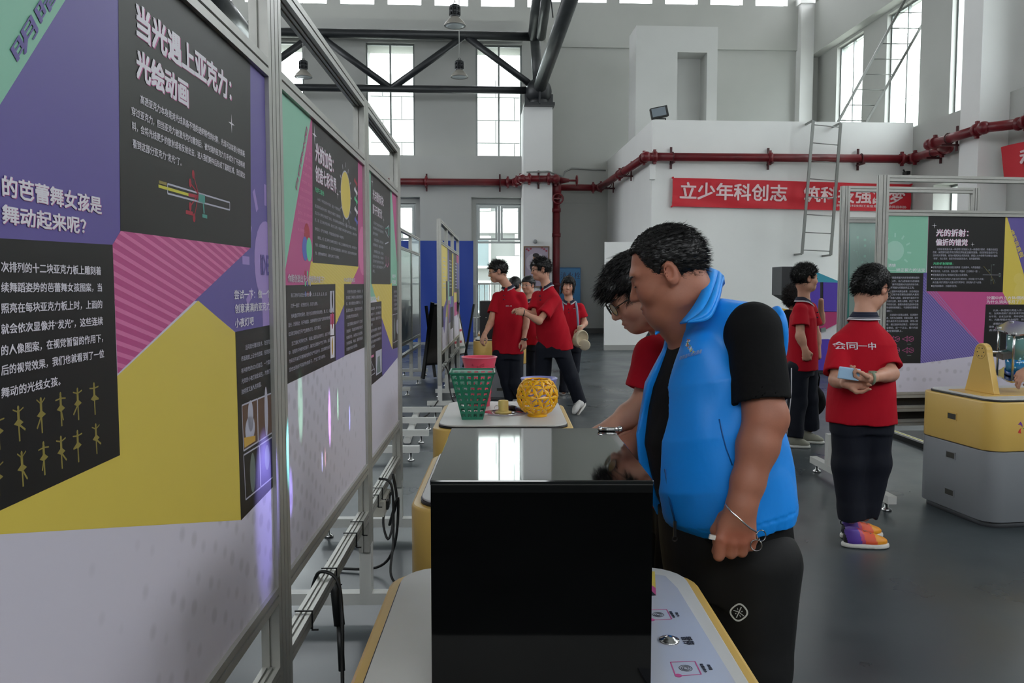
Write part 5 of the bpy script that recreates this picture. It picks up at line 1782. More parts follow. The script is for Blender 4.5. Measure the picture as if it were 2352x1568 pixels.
pell(1231, 586, 7.5, 5, mat('poster_hair', '1d1b1a', .6), .038)
for x, y in ((1210, 572), (1214, 575), (1219, 571), (1250, 572), (1255, 576), (1245, 569)):
    pell(x, y, 2.5, 2, mat('poster_flower', '9c3b4c' if x < 1230 else '5d8a4a', .6), .034)

# blue fire cabinet
c0_, c1_ = onplane(1278, 614, B(0, 24.4, 0), BM @ V((0, 1, 0))), onplane(1334, 614, B(0, 24.4, 0), BM @ V((0, 1, 0)))
t = thing('fire_cabinet', 'blue fire equipment cabinet against the back wall behind the girl', 'cabinet', V(((c0_.x + c1_.x) / 2, c0_.y + .25, 0)), BA)
bl = mat('cabinet_blue', '1c6a9e', .35)
I_ = BM.inverted()
l0_, l1_ = I_ @ c0_, I_ @ c1_
MB(BM).bx(l0_.x, l1_.x, 24.42, 24.93, .3, l0_.z).build('body', bl, t, bevel=.01)
MB(BM).bx(l0_.x + .02, l1_.x - .02, 24.4, 24.42, .34, l0_.z - .03).build('door', mat('cabinet_blue_door', '237cb5', .35), t, bevel=.006)
MB(BM).bx(l0_.x + .05, l0_.x + .09, 24.37, 24.4, 1.2, 1.32).build('handle', chrome, t)
for k, ch in enumerate('消火栓'):
    vs, fs = text_mesh(ch)
    MB(BM).add([(l0_.x + .13 + .21 * k + .17 * x, 24.396, 1.68 + .2 * y) for x, y in vs], fs).build('lettering', mat('letter_navy', '20304f', .5), t)
MB(BM).bx(l0_.x, l1_.x, 24.42, 24.9, .0, .3).build('stand', rub, t)

# blue backdrop cloth with a light swoosh
def bq(px, py, off=0):
    return onplane(px, py, B(0, 20.3 - off, 0), BM @ V((0, 1, 0)))
bb = mat('backdrop_blue', '143a96', .55, bump=.06, bscale=5)
a = bq(1087, 788)
d = bq(1087, 553)
L0 = I_ @ a
L1 = I_ @ d
t = thing('backdrop', 'tall royal blue cloth backdrop with pale swoosh behind the far stands', 'backdrop', B(-2.7, 20.3, 0), BA)
nu = 60
def w2(u, v):
    return -.03 * math.sin(17 * u) * (1 - v) - .02 * math.sin(41 * u + 6 * v) - .03 * max(0, u - .85) * math.sin(30 * v)
vs, fs = grid_cloth(B(-4.6, 20.3, .06), B(L0.x, 20.3, .06), B(L1.x, 20.3, L1.z), B(-4.6, 20.3, L1.z), nu, 14, w2, nB)
MB().add(vs, fs, 0, True).build('cloth', bb, t)
MB(BM).bx(-4.6, L0.x + .1, 20.24, 20.5, 0, .055).build('base_strip', mat('strip_grey', '8f9299', .5), t)
sw = []
for i in range(14):
    f = i / 13
    sw.append((-2.9 + 1.6 * f, .5 - .42 * f ** .6, .06 * math.sin(PI * f)))
mb = MB(BM)
for i in range(13):
    a_, b_ = sw[i], sw[i + 1]
    mb.add([(a_[0], 20.2, a_[1] - a_[2]), (b_[0], 20.2, b_[1] - b_[2]), (b_[0], 20.2, b_[1] + b_[2]), (a_[0], 20.2, a_[1] + a_[2])], [(0, 1, 2, 3)])
mb.build('printed_swoosh', mat('swoosh_blue', '2f8fd8', .5), t)

# leaning black easel boards and a white notice behind the far stand
def easel(label, x, y, tilt, face, rz=0):
    t = thing('easel_board', label, 'easel', V((x, y, 0)), rz)
    M = WM[t.name] @ Matrix.Rotation(tilt, 4, 'Y')
    MB(M).bx(-.02, .02, -.25, .25, .25, 1.18).build('board', face, t)
    for s_ in (-1, 1):
        MB(M).bx(-.03, .03, s_ * .26 - .015, s_ * .26 + .015, .02, 1.22).build('leg', rub, t)
    for z in (.25, 1.18):
        MB(M).bx(-.03, .03, -.26, .26, z - .015, z + .015).build('crossbar', rub, t)
    M2 = WM[t.name] @ Matrix.Rotation(-tilt * .9, 4, 'Y')
    MB(M2).bx(-.015, .015, -.02, .02, .02, 1.15).build('strut', rub, t)
    return t
easel('black A-frame easel board leaning just left of the far stand', -1.2, 12.6, .2, mat('board_grey', '4a4744', .6), -.75)
e2 = easel('white notice board with red lines on a black easel beside the far stand', -.86, 14.2, -.2, mat('notice_white', 'd8d4d0', .5), -.3)
Me = WM[e2.name] @ Matrix.Rotation(-.2, 4, 'Y')
for k in range(8):
    MB(Me).bx(-.026, -.021, -.22, .22 - .1 * (k % 3), .35 + k * .1, .39 + k * .1).bx(.021, .026, -.22, .22 - .1 * (k % 3), .35 + k * .1, .39 + k * .1).build('printed_line', K['red'] if k % 2 else K['grey'], e2)

# faceted coloured exhibit at the right background
t = thing('faceted_exhibit', 'faceted violet, teal, magenta and white exhibit behind the standing boy at right', 'exhibit', atz(1860, 857, 0))
yE = 13.35
def facet(pts, m, y0, y1, nm='facet', dp=.3):
    q = [at(x, yy, y0) for x, yy in pts]
    o_ = [p + V((0, dp, 0)) for p in q]
    n = len(q)
    MB().add(q + o_, [tuple(range(n)), tuple(range(2 * n - 1, n - 1, -1))] + [(i, i + n, (i + 1) % n + n, (i + 1) % n) for i in range(n)]).build(nm, m, t)
vio = mat('facet_violet', '4d33a0', .4)
facet([(1796, 612), (1834, 612), (1960, 665), (1960, 700), (1834, 700), (1795, 677)], mat('facet_black', '17181c', .4), yE, 0, dp=.5)
facet([(1860, 618), (1925, 645), (1925, 650), (1860, 650)], mat('facet_teal', '2f8fa3', .4), yE - .04, 0, dp=.3)
facet([(1860, 648), (1884, 648), (1884, 716), (1860, 716)], vio, yE - .06, 0, dp=.3)
facet([(1884, 648), (1891, 648), (1891, 715), (1884, 716)], mat('facet_black', '17181c', .4), yE - .05, 0, dp=.3)
facet([(1891, 648), (1960, 650), (1960, 716), (1891, 715)], vio, yE - .06, 0, dp=.3)
facet([(1840, 716), (1960, 716), (1960, 724), (1878, 766), (1840, 766)], mat('facet_magenta', 'a12c62', .4), yE - .05, 0, dp=.3)
facet([(1960, 724), (1960, 700), (1780, 800), (1840, 782), (1905, 780), (1920, 755)], mat('facet_white', 'c9c9c9', .4), yE, 0, dp=.3)
facet([(1780, 716), (1797, 708), (1840, 716), (1840, 760), (1780, 760)], mat('facet_yellow', 'd9a92c', .4), yE, 0, dp=.2)
facet([(1780, 732), (1960, 732), (1940, 781), (1780, 781)], _mats['facet_white'], yE + .02, 0, dp=.2)
facet([(1790, 781), (1905, 779), (1915, 783), (1912, 850), (1790, 850)], vio, yE - .08, 0, dp=.5)
facet([(1790, 849), (1912, 849), (1912, 857), (1790, 857)], rub, yE - .06, 0, dp=.4)
facet([(1886, 754), (1897, 752), (1897, 761), (1886, 762)], K['grey'], yE - .08, 0, dp=.05)

# coloured light thrown by the prisms onto the display stand
def beam(col, src, tgt, ang, pw, ratio=.22):
    l = bpy.data.lights.new('prism_beam', 'SPOT')
    l.color = col
    l.energy = pw
    l.spot_size = ang
    l.spot_blend = .8
    l.shadow_soft_size = .004
    o = bpy.data.objects.new('prism_beam', l)
    o.location = src
    o.rotation_euler = (V(tgt) - V(src)).to_track_quat('-Z', 'Y').to_euler()
    o.scale = (ratio, 1, 1)
    COL.objects.link(o)
ps = V((-.12, 2.64, .93))
PWR = 5
for col, px, py, an, pw in (((.25, .9, 1), 654, 1050, .10, 2.6), ((.35, .3, 1), 610, 1190, .16, 2.6), ((.4, .3, 1), 668, 1130, .07, 2.2), ((.75, .35, 1), 757, 960, .14, 1.6), ((.45, 1, .55), 776, 930, .08, 1.0), ((.4, .4, 1), 803, 960, .06, 2.2), ((.5, .5, 1), 740, 1060, .05, 1.4), ((1, .45, .5), 747, 1050, .05, .8), ((.45, 1, .6), 690, 930, .12, .9)):
    tg = onplane(px, py, V((-.55, 0, 0)), V((math.cos(math.radians(AR)), math.sin(math.radians(AR)), 0)))
    beam(col, ps, tg, an * 3.2, pw * PWR)
# ---------------------------------------------------------------- figures: soft surfaces grown from joined limbs
def npv(p):
    return np.array([p[0], p[1], p[2]], dtype=np.float32)
def smin(a, b, k):
    h = np.clip(.5 + .5 * (b - a) / k, 0, 1)
    return b + (a - b) * h - k * h * (1 - h)
def fold(P, s=1.0, sd=0.0, st=(1, 1, 1)):
    """cheap cloth-fold noise, about -1..1"""
    x, y, z = P[:, 0] * st[0] * s + sd, P[:, 1] * st[1] * s + sd * 1.7, P[:, 2] * st[2] * s - sd
    a = np.sin(x * 9 + 2.2 * np.sin(z * 5 + y * 4)) + np.sin(y * 11 + z * 6 + 1.8 * np.sin(x * 7 - z * 3))
    b = np.sin(z * 13 + x * 8 - y * 6 + 2.5 * np.sin(x * 5 + y * 5))
    c = np.sin(x * 27 - z * 19 + y * 15 + 1.5 * np.sin(z * 11))
    return (1 - np.abs(a) * .7) * .55 + b * .3 + c * .15
class Soft:
    def __init__(s):
        s.p = []
        s.post = []
    def cone(s, a, b, ra, rb, k=.02, op='u'):
        a, b = npv(a), npv(b)
        c = (a + b) / 2
        R = float(np.linalg.norm(b - a)) / 2 + max(ra, rb)
        ab = b - a
        L2 = float(ab @ ab) + 1e-9
        def f(P):
            t = np.clip(((P - a) @ ab) / L2, 0, 1)
            return np.linalg.norm(P - a - t[:, None] * ab, axis=1) - (ra + (rb - ra) * t)
        s.p.append((f, c, R, k, op))
        return s
    def chain(s, pts, rs, k=.02, op='u'):
        for i in range(len(pts) - 1):
            s.cone(pts[i], pts[i + 1], rs[i], rs[i + 1], k, op)
        return s
    def ell(s, c, r, R=None, k=.02, op='u'):
        c = npv(c)
        r = np.array(r, dtype=np.float32)
        Rm = np.array(R if R is not None else np.eye(3), dtype=np.float32)   # columns = local axes
        def f(P):
            q = (P - c) @ Rm
            k0 = np.linalg.norm(q / r, axis=1)
            k1 = np.linalg.norm(q / (r * r), axis=1) + 1e-9
            return k0 * (k0 - 1) / k1
        s.p.append((f, c, float(max(r)), k, op))
        return s
    def loft(s, a, b, left, front, ts, rx, ry, oy=None, pw=2.3, k=.03, op='u', ox=None):
        a, b, left, front = npv(a), npv(b), npv(left), npv(front)
        d = b - a
        L = float(np.linalg.norm(d))
        d = d / L
        oy = oy or [0] * len(ts)
        ox = ox or [0] * len(ts)
        def f(P):
            q = P - a
            t = (q @ d) / L
            X, Y, O, Q = np.interp(t, ts, rx), np.interp(t, ts, ry), np.interp(t, ts, oy), np.interp(t, ts, ox)
            x = np.abs((q @ left) - Q) / X
            y = np.abs((q @ front) - O) / Y
            m = (x ** pw + y ** pw) ** (1 / pw)
            dd = (m - 1) * np.minimum(X, Y)
            return np.maximum(dd, np.maximum(-t * L, (t - 1) * L))
        s.p.append((f, (a + b) / 2, L / 2 + max(rx) + max(ry), k, op))
        return s
    def cut(s, p, n, k=.006):
        """remove what lies on the side n of point p"""
        p, n = npv(p), npv(n)
        n = n / np.linalg.norm(n)
        s.p.append((lambda P: -((P - p) @ n), None, 0, k, 's'))
        return s
    def custom(s, f, op='u', k=.01):
        s.p.append((f, None, 0, k, op))
        return s
    def ev(s, P):
        d = np.full(len(P), 9., dtype=np.float32)
        for f, c, R, k, op in s.p:
            if c is None:
                v = f(P)
                d = smin(d, v, k) if op == 'u' else -smin(-d, v, k)
                continue
            q = np.linalg.norm(P - c, axis=1) - R
            m = q < k + .03
            if op == 'u':
                d = np.minimum(d, np.maximum(q, .02) * np.where(m, 1e3, 1))
                if m.any():
                    d[m] = smin(d[m], f(P[m]), k)
            elif m.any():
                d[m] = -smin(-d[m], f(P[m]), k)
        for g in s.post:
            d = g(P, d)
        return d
    def bounds(s):
        cs = [(c, R) for f, c, R, k, op in s.p if c is not None and op == 'u']
        lo = np.min([c - R for c, R in cs], 0)
        hi = np.max([c + R for c, R in cs], 0)
        return lo, hi
def nets(F_, org, h):
    Sg = F_ < 0
    nx, ny, nz = F_.shape
    cnt = np.zeros((nx - 1, ny - 1, nz - 1), dtype=np.uint8)
    for i in (0, 1):
        for j in (0, 1):
            for k in (0, 1):
                cnt += Sg[i:nx - 1 + i, j:ny - 1 + j, k:nz - 1 + k]
    mix = (cnt > 0) & (cnt < 8)
    I = np.argwhere(mix)
    ids = np.full(mix.shape, -1, dtype=np.int32)
    ids[mix] = np.arange(len(I))
    corners = [(i, j, k) for i in (0, 1) for j in (0, 1) for k in (0, 1)]
    vals = {c: F_[I[:, 0] + c[0], I[:, 1] + c[1], I[:, 2] + c[2]] for c in corners}
    acc = np.zeros((len(I), 3))
    n = np.zeros(len(I))
    for a in corners:
        for ax in range(3):
            if a[ax] == 0:
                b = list(a)
                b[ax] = 1
                b = tuple(b)
                va, vb = vals[a], vals[b]
                m = (va < 0) != (vb < 0)
                t = np.where(m, va / np.where(m, va - vb, 1), 0)
                for q in range(3):
                    acc[:, q] += np.where(m, a[q] + (t if q == ax else 0), 0)
                n += m
    V_ = (I + acc / n[:, None]) * h + org
    fs = []
    for ax in range(3):
        sl0 = [slice(None)] * 3
        sl1 = [slice(None)] * 3
        sl0[ax] = slice(0, -1)
        sl1[ax] = slice(1, None)
        A_, B_ = Sg[tuple(sl0)], Sg[tuple(sl1)]
        E_ = np.argwhere(A_ != B_)
        o1, o2 = [q for q in range(3) if q != ax]
        ok = (E_[:, o1] > 0) & (E_[:, o2] > 0) & (E_[:, o1] < F_.shape[o1] - 1) & (E_[:, o2] < F_.shape[o2] - 1)
        E_ = E_[ok]
        fl = A_[E_[:, 0], E_[:, 1], E_[:, 2]]
        def idx(d1, d2):
            q = E_.copy()
            q[:, o1] -= d1
            q[:, o2] -= d2
            return ids[q[:, 0], q[:, 1], q[:, 2]]
        qd = np.stack([idx(1, 1), idx(0, 1), idx(0, 0), idx(1, 0)], 1)
        if ax == 1:
            fl = ~fl
        qd[~fl] = qd[~fl][:, ::-1]
        fs.append(qd)
    return V_, np.concatenate(fs)
def grow(sf, h, lo=None, hi=None):
    b0, b1 = sf.bounds()
    b0 = b0 - 3 * h - .01
    b1 = b1 + 3 * h + .01
    if lo is not None:
        b0 = np.maximum(b0, lo)
    if hi is not None:
        b1 = np.minimum(b1, hi)
    m = 5
    H = h * m
    n = np.ceil((b1 - b0) / H).astype(int) + 1
    g = [b0[i] + H * np.arange(n[i]) for i in range(3)]
    C = np.stack(np.meshgrid(*g, indexing='ij'), -1).reshape(-1, 3).astype(np.float32)
    d = sf.ev(C + H / 2).reshape(n)
    act = np.abs(d) < H * 1.05 + .004
    full = np.repeat(np.repeat(np.repeat(d, m, 0), m, 1), m, 2).astype(np.float32)
    af = np.argwhere(act)
    off = np.stack(np.meshgrid(*[np.arange(m)] * 3, indexing='ij'), -1).reshape(-1, 3)
    for s0 in range(0, len(af), 6000):
        q = (af[s0:s0 + 6000, None, :] * m + off[None]).reshape(-1, 3)
        v = sf.ev((b0 + (q + .5) * h).astype(np.float32))
        full[q[:, 0], q[:, 1], q[:, 2]] = v
    full[0], full[-1] = 1, 1
    full[:, 0], full[:, -1] = 1, 1
    full[:, :, 0], full[:, :, -1] = 1, 1
    return nets(full, b0 + .5 * h, h)
def mesh_np(name, V_, Q, mats, parent, tint=None, mi=None, label=None):
    I = np.array(WM[parent.name].inverted())
    Vl = V_ @ I[:3, :3].T + I[:3, 3]
    me = bpy.data.meshes.new(name)
    me.vertices.add(len(Vl))
    me.vertices.foreach_set('co', Vl.astype(np.float32).ravel())
    me.loops.add(len(Q) * 4)
    me.loops.foreach_set('vertex_index', Q.astype(np.int32).ravel())
    me.polygons.add(len(Q))
    me.polygons.foreach_set('loop_start', np.arange(0, len(Q) * 4, 4, dtype=np.int32))
    me.polygons.foreach_set('use_smooth', np.ones(len(Q), dtype=bool))
    if mi is not None:
        me.polygons.foreach_set('material_index', mi.astype(np.int32))
    me.update(calc_edges=True)
    me.validate()
    for m in (mats if isinstance(mats, (list, tuple)) else [mats]):
        me.materials.append(m)
    if tint is not None:
        at_ = me.color_attributes.new('tint', 'FLOAT_COLOR', 'POINT')
        col = np.ones((len(Vl), 4), dtype=np.float32)
        for c, r, rgb, amt in tint:
            d = np.linalg.norm((V_ - npv(c)) / np.array(r), axis=1)
            w_ = np.clip(1.6 - d * 1.2, 0, 1)[:, None] * amt
            col[:, :3] = col[:, :3] * (1 - w_) + np.array(rgb)[None] * w_
        at_.data.foreach_set('color', col.ravel())
    o = bpy.data.objects.new(name, me)
    COL.objects.link(o)
    o.parent = parent
    WM[o.name] = WM[parent.name].copy()
    if label:
        o['label'] = label
    return o
def skin_mat(name, c):
    m = mat(name, c, .5, spec=.35, noise=.07, nscale=22, bump=.04, bscale=180)
    nt = m.node_tree
    p = nt.nodes['Principled BSDF']
    a = nt.nodes.new('ShaderNodeAttribute')
    a.attribute_name = 'tint'
    mx = nt.nodes.new('ShaderNodeMix')
    mx.data_type = 'RGBA'
    mx.blend_type = 'MULTIPLY'
    mx.inputs[0].default_value = 1
    src = p.inputs['Base Color'].links[0].from_socket
    nt.links.new(src, mx.inputs[6])
    nt.links.new(a.outputs['Color'], mx.inputs[7])
    nt.links.new(mx.outputs[2], p.inputs['Base Color'])
    p.inputs['Subsurface Weight'].default_value = .08
    p.inputs['Subsurface Radius'].default_value = (.012, .005, .003)
    return m
sk_man = skin_mat('skin_tan', 'a46c56')
sk_kid = skin_mat('skin_warm', 'c2917a')
hairm = mat('hair_black', '0d0b0b', .42, spec=.4, noise=.3, nscale=60, stretch=(1, 1, .3))
redc = mat('polo_red', 'ab0f22', .85, spec=.2, noise=.06, nscale=4, bump=.55, bscale=11, stretch=(1, 1, .5))
navyc = mat('collar_navy', '151b33', .8)
whitec = mat('stripe_white', 'd8d6dc', .8)
trou = mat('track_trousers_navy', '0a0f1c', .75, spec=.3, bump=.6, bscale=10, stretch=(1, 1, .5))
blackc = mat('cloth_black', '080809', .85, spec=.25, bump=.5, bscale=12)
eyeb = mat('eye_dark', '0c0807', .2)
eyew = mat('eye_white', 'b9b2aa', .3)
shoew = mat('shoe_white', 'c9c7c4', .5)
soler = mat('sole_white', 'd4d2cc', .5)

class Head:
    def __init__(s, c, f, u, sc=1.0):
        s.c = V(c)
        s.f = V(f).normalized()
        u = V(u)
        s.u = (u - s.f * u.dot(s.f)).normalized()
        s.r = s.f.cross(s.u).normalized()
        s.s = sc
        s.R = np.array([tuple(s.r), tuple(s.f), tuple(s.u)]).T
        s.RM = Matrix((s.r, s.f, s.u)).transposed()
    def p(s, x, y, z):
        return s.c + (s.r * x + s.f * y + s.u * z) * s.s
    def flesh(s, B_, fat=0.0, mouth=0.0):
        q = s.s
        def E(c, r, k=.02, op='u', R=None):
            B_.ell(s.p(*c), [x * q for x in r], s.R if R is None else R, k * q, op)
        E((0, -.012, .03), (.077, .097, .092))
        E((0, .02, -.03), (.064 + fat, .070, .082), .03)
        E((0, .052, -.083), (.036 + fat, .038, .034), .028)
        E((0, -.03, -.05), (.06 + fat, .06, .05), .03)
        for x in (-1, 1):
            E((x * .036, .055, -.028), (.028 + fat * .6, .034, .032), .02)
            E((x * .055, .0, -.075), (.016 + fat, .035, .026), .025)
        E((0, .076, .028), (.052, .018, .016), .018)
        # nose
        B_.cone(s.p(0, .086, .008), s.p(0, .104, -.028), .0085 * q, .0125 * q, .012 * q)
        for x in (-1, 1):
            E((x * .011, .094, -.033), (.0085, .01, .008), .007)
            E((x * .033, .101, .004), (.02, .014, .0105), .012, 's')
            E((x * .032, .078, .002), (.0145, .0135, .0115), .005)
        # lips
        E((0, .089, -.062), (.022, .011, .0062), .006)
        E((0, .087, -.0735), (.019, .0115, .0068), .006)
        E((0, .102, -.0675), (.024, .012, .0018 + mouth), .004, 's')
        # ears
        for x in (-1, 1):
            ax = Matrix.Rotation(x * math.radians(-24), 3, s.u) @ s.RM
            Rn = np.array(ax)
            E((x * .083, -.010, -.002), (.008, .02, .033), .006, R=Rn)
            E((x * .091, -.005, .003), (.007, .0115, .019), .004, 's', R=Rn)
            E((x * .078, .000, -.026), (.006, .009, .012), .006)
    def tints(s):
        q = s.s
        t = [(s.p(0, .097, -.067), (.022 * q, .022 * q, .011 * q), (.78, .5, .5), .9)]
        for x in (-1, 1):
            t.append((s.p(x * .04, .07, -.03), (.03 * q,) * 3, (1, .86, .84), .7))
            t.append((s.p(x * .083, 0, 0), (.03 * q,) * 3, (1, .82, .78), .6))
        return t
    def face(s, parent, closed=False, iris=False, wide=1.0):
        """eyes and eyebrows as parts"""
        q = s.s
        for x in (-1, 1):
            o = MB()
            if iris:
                o.sphere(s.p(x * .032, .0865, .002), (.0125 * q, .0058 * q, .0058 * q * wide), 14, 0, s.RM)
                o.sphere(s.p(x * .032, .0905, .002), (.0052 * q, .0026 * q, .0052 * q * wide), 12, 1, s.RM)
                o.build('eye', [eyew, eyeb], parent)
            else:
                o.sphere(s.p(x * .032, .0895, -.003 if closed else .001), (.0145 * q, .0045 * q, (.0022 if closed else .0046) * q * wide), 12, 0, s.RM)
                o.build('eye', eyeb, parent)
            bz = [s.p(x * (.015 + .034 * i / 6), .0965 - .004 * (i / 6) - .012 * (i / 6) ** 2, .0205 + .005 * math.sin(PI * i / 6 * .8)) for i in range(7)]
            MB().tube(bz, [.0022 * q, .003 * q, .0033 * q, .0032 * q, .0028 * q, .002 * q, .001 * q], 6).build('eyebrow', hairm, parent)
def hair(parent, hd, h=.006, front=.058, nape=-.07, side=.0, burn=.045, th=.010, rough=.003, spikes=900, slen=.016, flow=(0, -.3, -.5), fringe=None, extra=None, back=0.0, m=None, seed=1, temple=.04, rad=.0011, stand_=.6):
    q = hd.s
    H_ = Soft()
    H_.ell(hd.p(0, -.012, .034), [(.077 + th) * q, (.097 + th) * q, (.09 + th) * q], hd.R, .02)
    if back:
        H_.ell(hd.p(0, -.055, -.01), [(.066 + th) * q, (.05 + back) * q, .07 * q], hd.R, .03)
    if fringe:
        for c, r in fringe:
            H_.ell(hd.p(*c), [x * q for x in r], hd.R, .02 * q)
    c0, Rn = npv(hd.c), hd.R.astype(np.float32)
    def keep(P, d):
        L = ((P - c0) @ Rn) / q
        x, y, z = L[:, 0], L[:, 1], L[:, 2]
        wv = .004 * np.sin(x * 260) + .003 * np.sin(x * 610 + 1)
        a = front - z + np.maximum(0, np.abs(x) - .03) * -.1 + wv
        a = np.maximum(a, -.2)
        b = np.maximum(y - (.002 + .25 * z), nape - z + .25 * wv)
        c = np.maximum(y - burn - wv, side - z)
        t_ = np.maximum(y - temple - .3 * z, .03 - z)
        kp = np.minimum(np.minimum(a, b), np.minimum(c, t_)) * q
        if fringe:
            for cc, rr in fringe:
                e = np.linalg.norm((L - np.array(cc)) / (np.array(rr) * 1.05), axis=1) - 1
                kp = np.minimum(kp, e * .02)
        # leave the ears free
        for sx_ in (-1, 1):
            e = (np.linalg.norm((L - np.array((sx_ * .085, -.006, -.004))) / np.array((.03, .023, .034)), axis=1) - 1) * .02
            kp = np.maximum(kp, -e * q)
        n = rough * (np.sin(x * 330 + 3 * np.sin(z * 90)) * np.sin(y * 290 + 2 * np.sin(x * 120)) + .6 * np.sin(z * 420 + x * 180))
        return -smin(-(d + n), -kp, .004)
    H_.post.append(keep)
    if extra:
        extra(H_)
    V_, Q = grow(H_, h)
    # loose strands along the outline
    rr = np.random.RandomState(seed)
    if spikes and len(V_):
        k = rr.choice(len(V_), min(spikes, len(V_)), replace=False)
        P0 = V_[k]
        loc = (P0 - npv(hd.c)) @ hd.R
        nn = (loc - np.array((0, -.01, .02)) * q)
        nn /= np.linalg.norm(nn, axis=1)[:, None]
        fl = np.array(flow)[None] * np.ones((len(k), 3))
        fl[:, 0] += 0
        d = nn * stand_ + fl + rr.normal(0, .22, (len(k), 3))
        d /= np.linalg.norm(d, axis=1)[:, None]
        ln = slen * q * rr.uniform(.4, 1.25, len(k))[:, None]
        dw = d @ hd.R.T
        tip = P0 + dw * ln
        side_ = np.cross(dw, rr.normal(0, 1, (len(k), 3)))
        side_ /= np.linalg.norm(side_, axis=1)[:, None]
        up_ = np.cross(dw, side_)
        rad_ = rad
        base = len(V_)
        a = P0 - dw * .004 + side_ * rad_ * 1.6
        b = P0 - dw * .004 - side_ * rad_ * 1.6
        c = P0 - dw * .004 + up_ * rad_ * 1.6
        V2 = np.concatenate([V_, a, b, c, tip, tip + side_ * .0003])
        n = len(k)
        ar = np.arange(n)
        f1 = np.stack([base + ar, base + n + ar, base + 3 * n + ar, base + 4 * n + ar], 1)
        f2 = np.stack([base + n + ar, base + 2 * n + ar, base + 3 * n + ar, base + 4 * n + ar], 1)
        f3 = np.stack([base + 2 * n + ar, base + ar, base + 4 * n + ar, base + 3 * n + ar], 1)
        V_, Q = V2, np.concatenate([Q, f1, f2, f3])
    return mesh_np('hair', V_, Q, m or hairm, parent)
def glasses(parent, hd, rim=.0011, m=None, lens=None, rr=(.0225, .019), tm=None):
    q = hd.s
    m = m or chrome
    g = MB()
    for x in (-1, 1):
        n = 22
        pts = [hd.p(x * .0315 + rr[0] * math.cos(2 * PI * i / n), .108 - abs(x * .0315 + rr[0] * math.cos(2 * PI * i / n)) * .12, -.001 + rr[1] * math.sin(2 * PI * i / n)) for i in range(n + 1)]
        g.tube(pts, rim * q, 6)
        g.tube([hd.p(x * (.0315 + rr[0]), .102, .004), hd.p(x * .068, .096, .005), hd.p(x * .083, .04, .008), hd.p(x * .0865, -.01, .008), hd.p(x * .085, -.03, -.008)], rim * 1.3 * q, 6, 1)
    g.tube([hd.p(-.009, .107, .002), hd.p(0, .110, .005), hd.p(.009, .107, .002)], rim * q, 6)
    o = g.build('glasses', [m, tm or m], parent)
    if lens:
        for x in (-1, 1):
            n = 20
            pts = [hd.p(x * .0315 + rr[0] * math.cos(2 * PI * i / n), .1075 - abs(x * .0315 + rr[0] * math.cos(2 * PI * i / n)) * .12, -.001 + rr[1] * math.sin(2 * PI * i / n)) for i in range(n)]
            b = [p - hd.f * .0008 for p in pts]
            MB().add(pts + b, [tuple(range(n)), tuple(range(2 * n - 1, n - 1, -1))]).build('lens', lens, o)
    return o
def hand(B_, w_, Fd, N, T, s=1.0, curl=(.5, .55, .6, .65), thumb=.4, spread=.06, k=.006):
    """w_ wrist, Fd towards the knuckles, N back of the hand, T towards the thumb"""
    Fd = V(Fd).normalized()
    N = V(N)
    N = (N - Fd * N.dot(Fd)).normalized()
    T = V(T)
    T = (T - Fd * T.dot(Fd) - N * T.dot(N)).normalized()
    w_ = V(w_)
    R = np.array([tuple(T), tuple(Fd), tuple(N)]).T
    B_.ell(w_ + Fd * .045 * s, (.038 * s, .05 * s, .0165 * s), R, .014)
    B_.ell(w_ + Fd * .07 * s - T * .002, (.038 * s, .022 * s, .0145 * s), R, .008)
    B_.cone(w_ - Fd * .01, w_ + Fd * .03 * s, .026 * s, .026 * s, .015)
    L = (.074, .082, .076, .06)
    for i in range(4):
        p = w_ + Fd * (.082 - .004 * abs(i - 1)) * s + T * (.029 - .0195 * i) * s
        d = (Fd + T * spread * (1.5 - i)).normalized()
        ax = T
        rad_ = (.0098, .010, .0096, .0084)[i] * s
        for j, (fr, ang) in enumerate(((.44, 70), (.31, 95), (.25, 60))):
            rot = Matrix.Rotation(math.radians(ang) * curl[i] * (1 if N.dot(Fd.cross(T)) > 0 else 1), 3, ax)
            d1 = rot @ d
            d2 = rot.inverted() @ d
            d = d1 if d1.dot(N) < d2.dot(N) else d2
            e = p + d * L[i] * fr * s
            B_.cone(p, e, rad_, rad_ * .9, k if j else .004)
            p, rad_ = e, rad_ * .92
    b = w_ + Fd * .022 * s + T * .028 * s - N * .006 * s
    m_ = b + (Fd * .6 + T * .55 - N * thumb * .8).normalized() * .036 * s
    e = m_ + (Fd * .9 + T * (.35 - thumb) - N * thumb).normalized() * .03 * s
    t_ = e + (Fd * .9 + T * (.1 - thumb) - N * thumb * .8).normalized() * .024 * s
    B_.chain([b, m_, e, t_], [.017 * s, .012 * s, .0108 * s, .009 * s], .007)
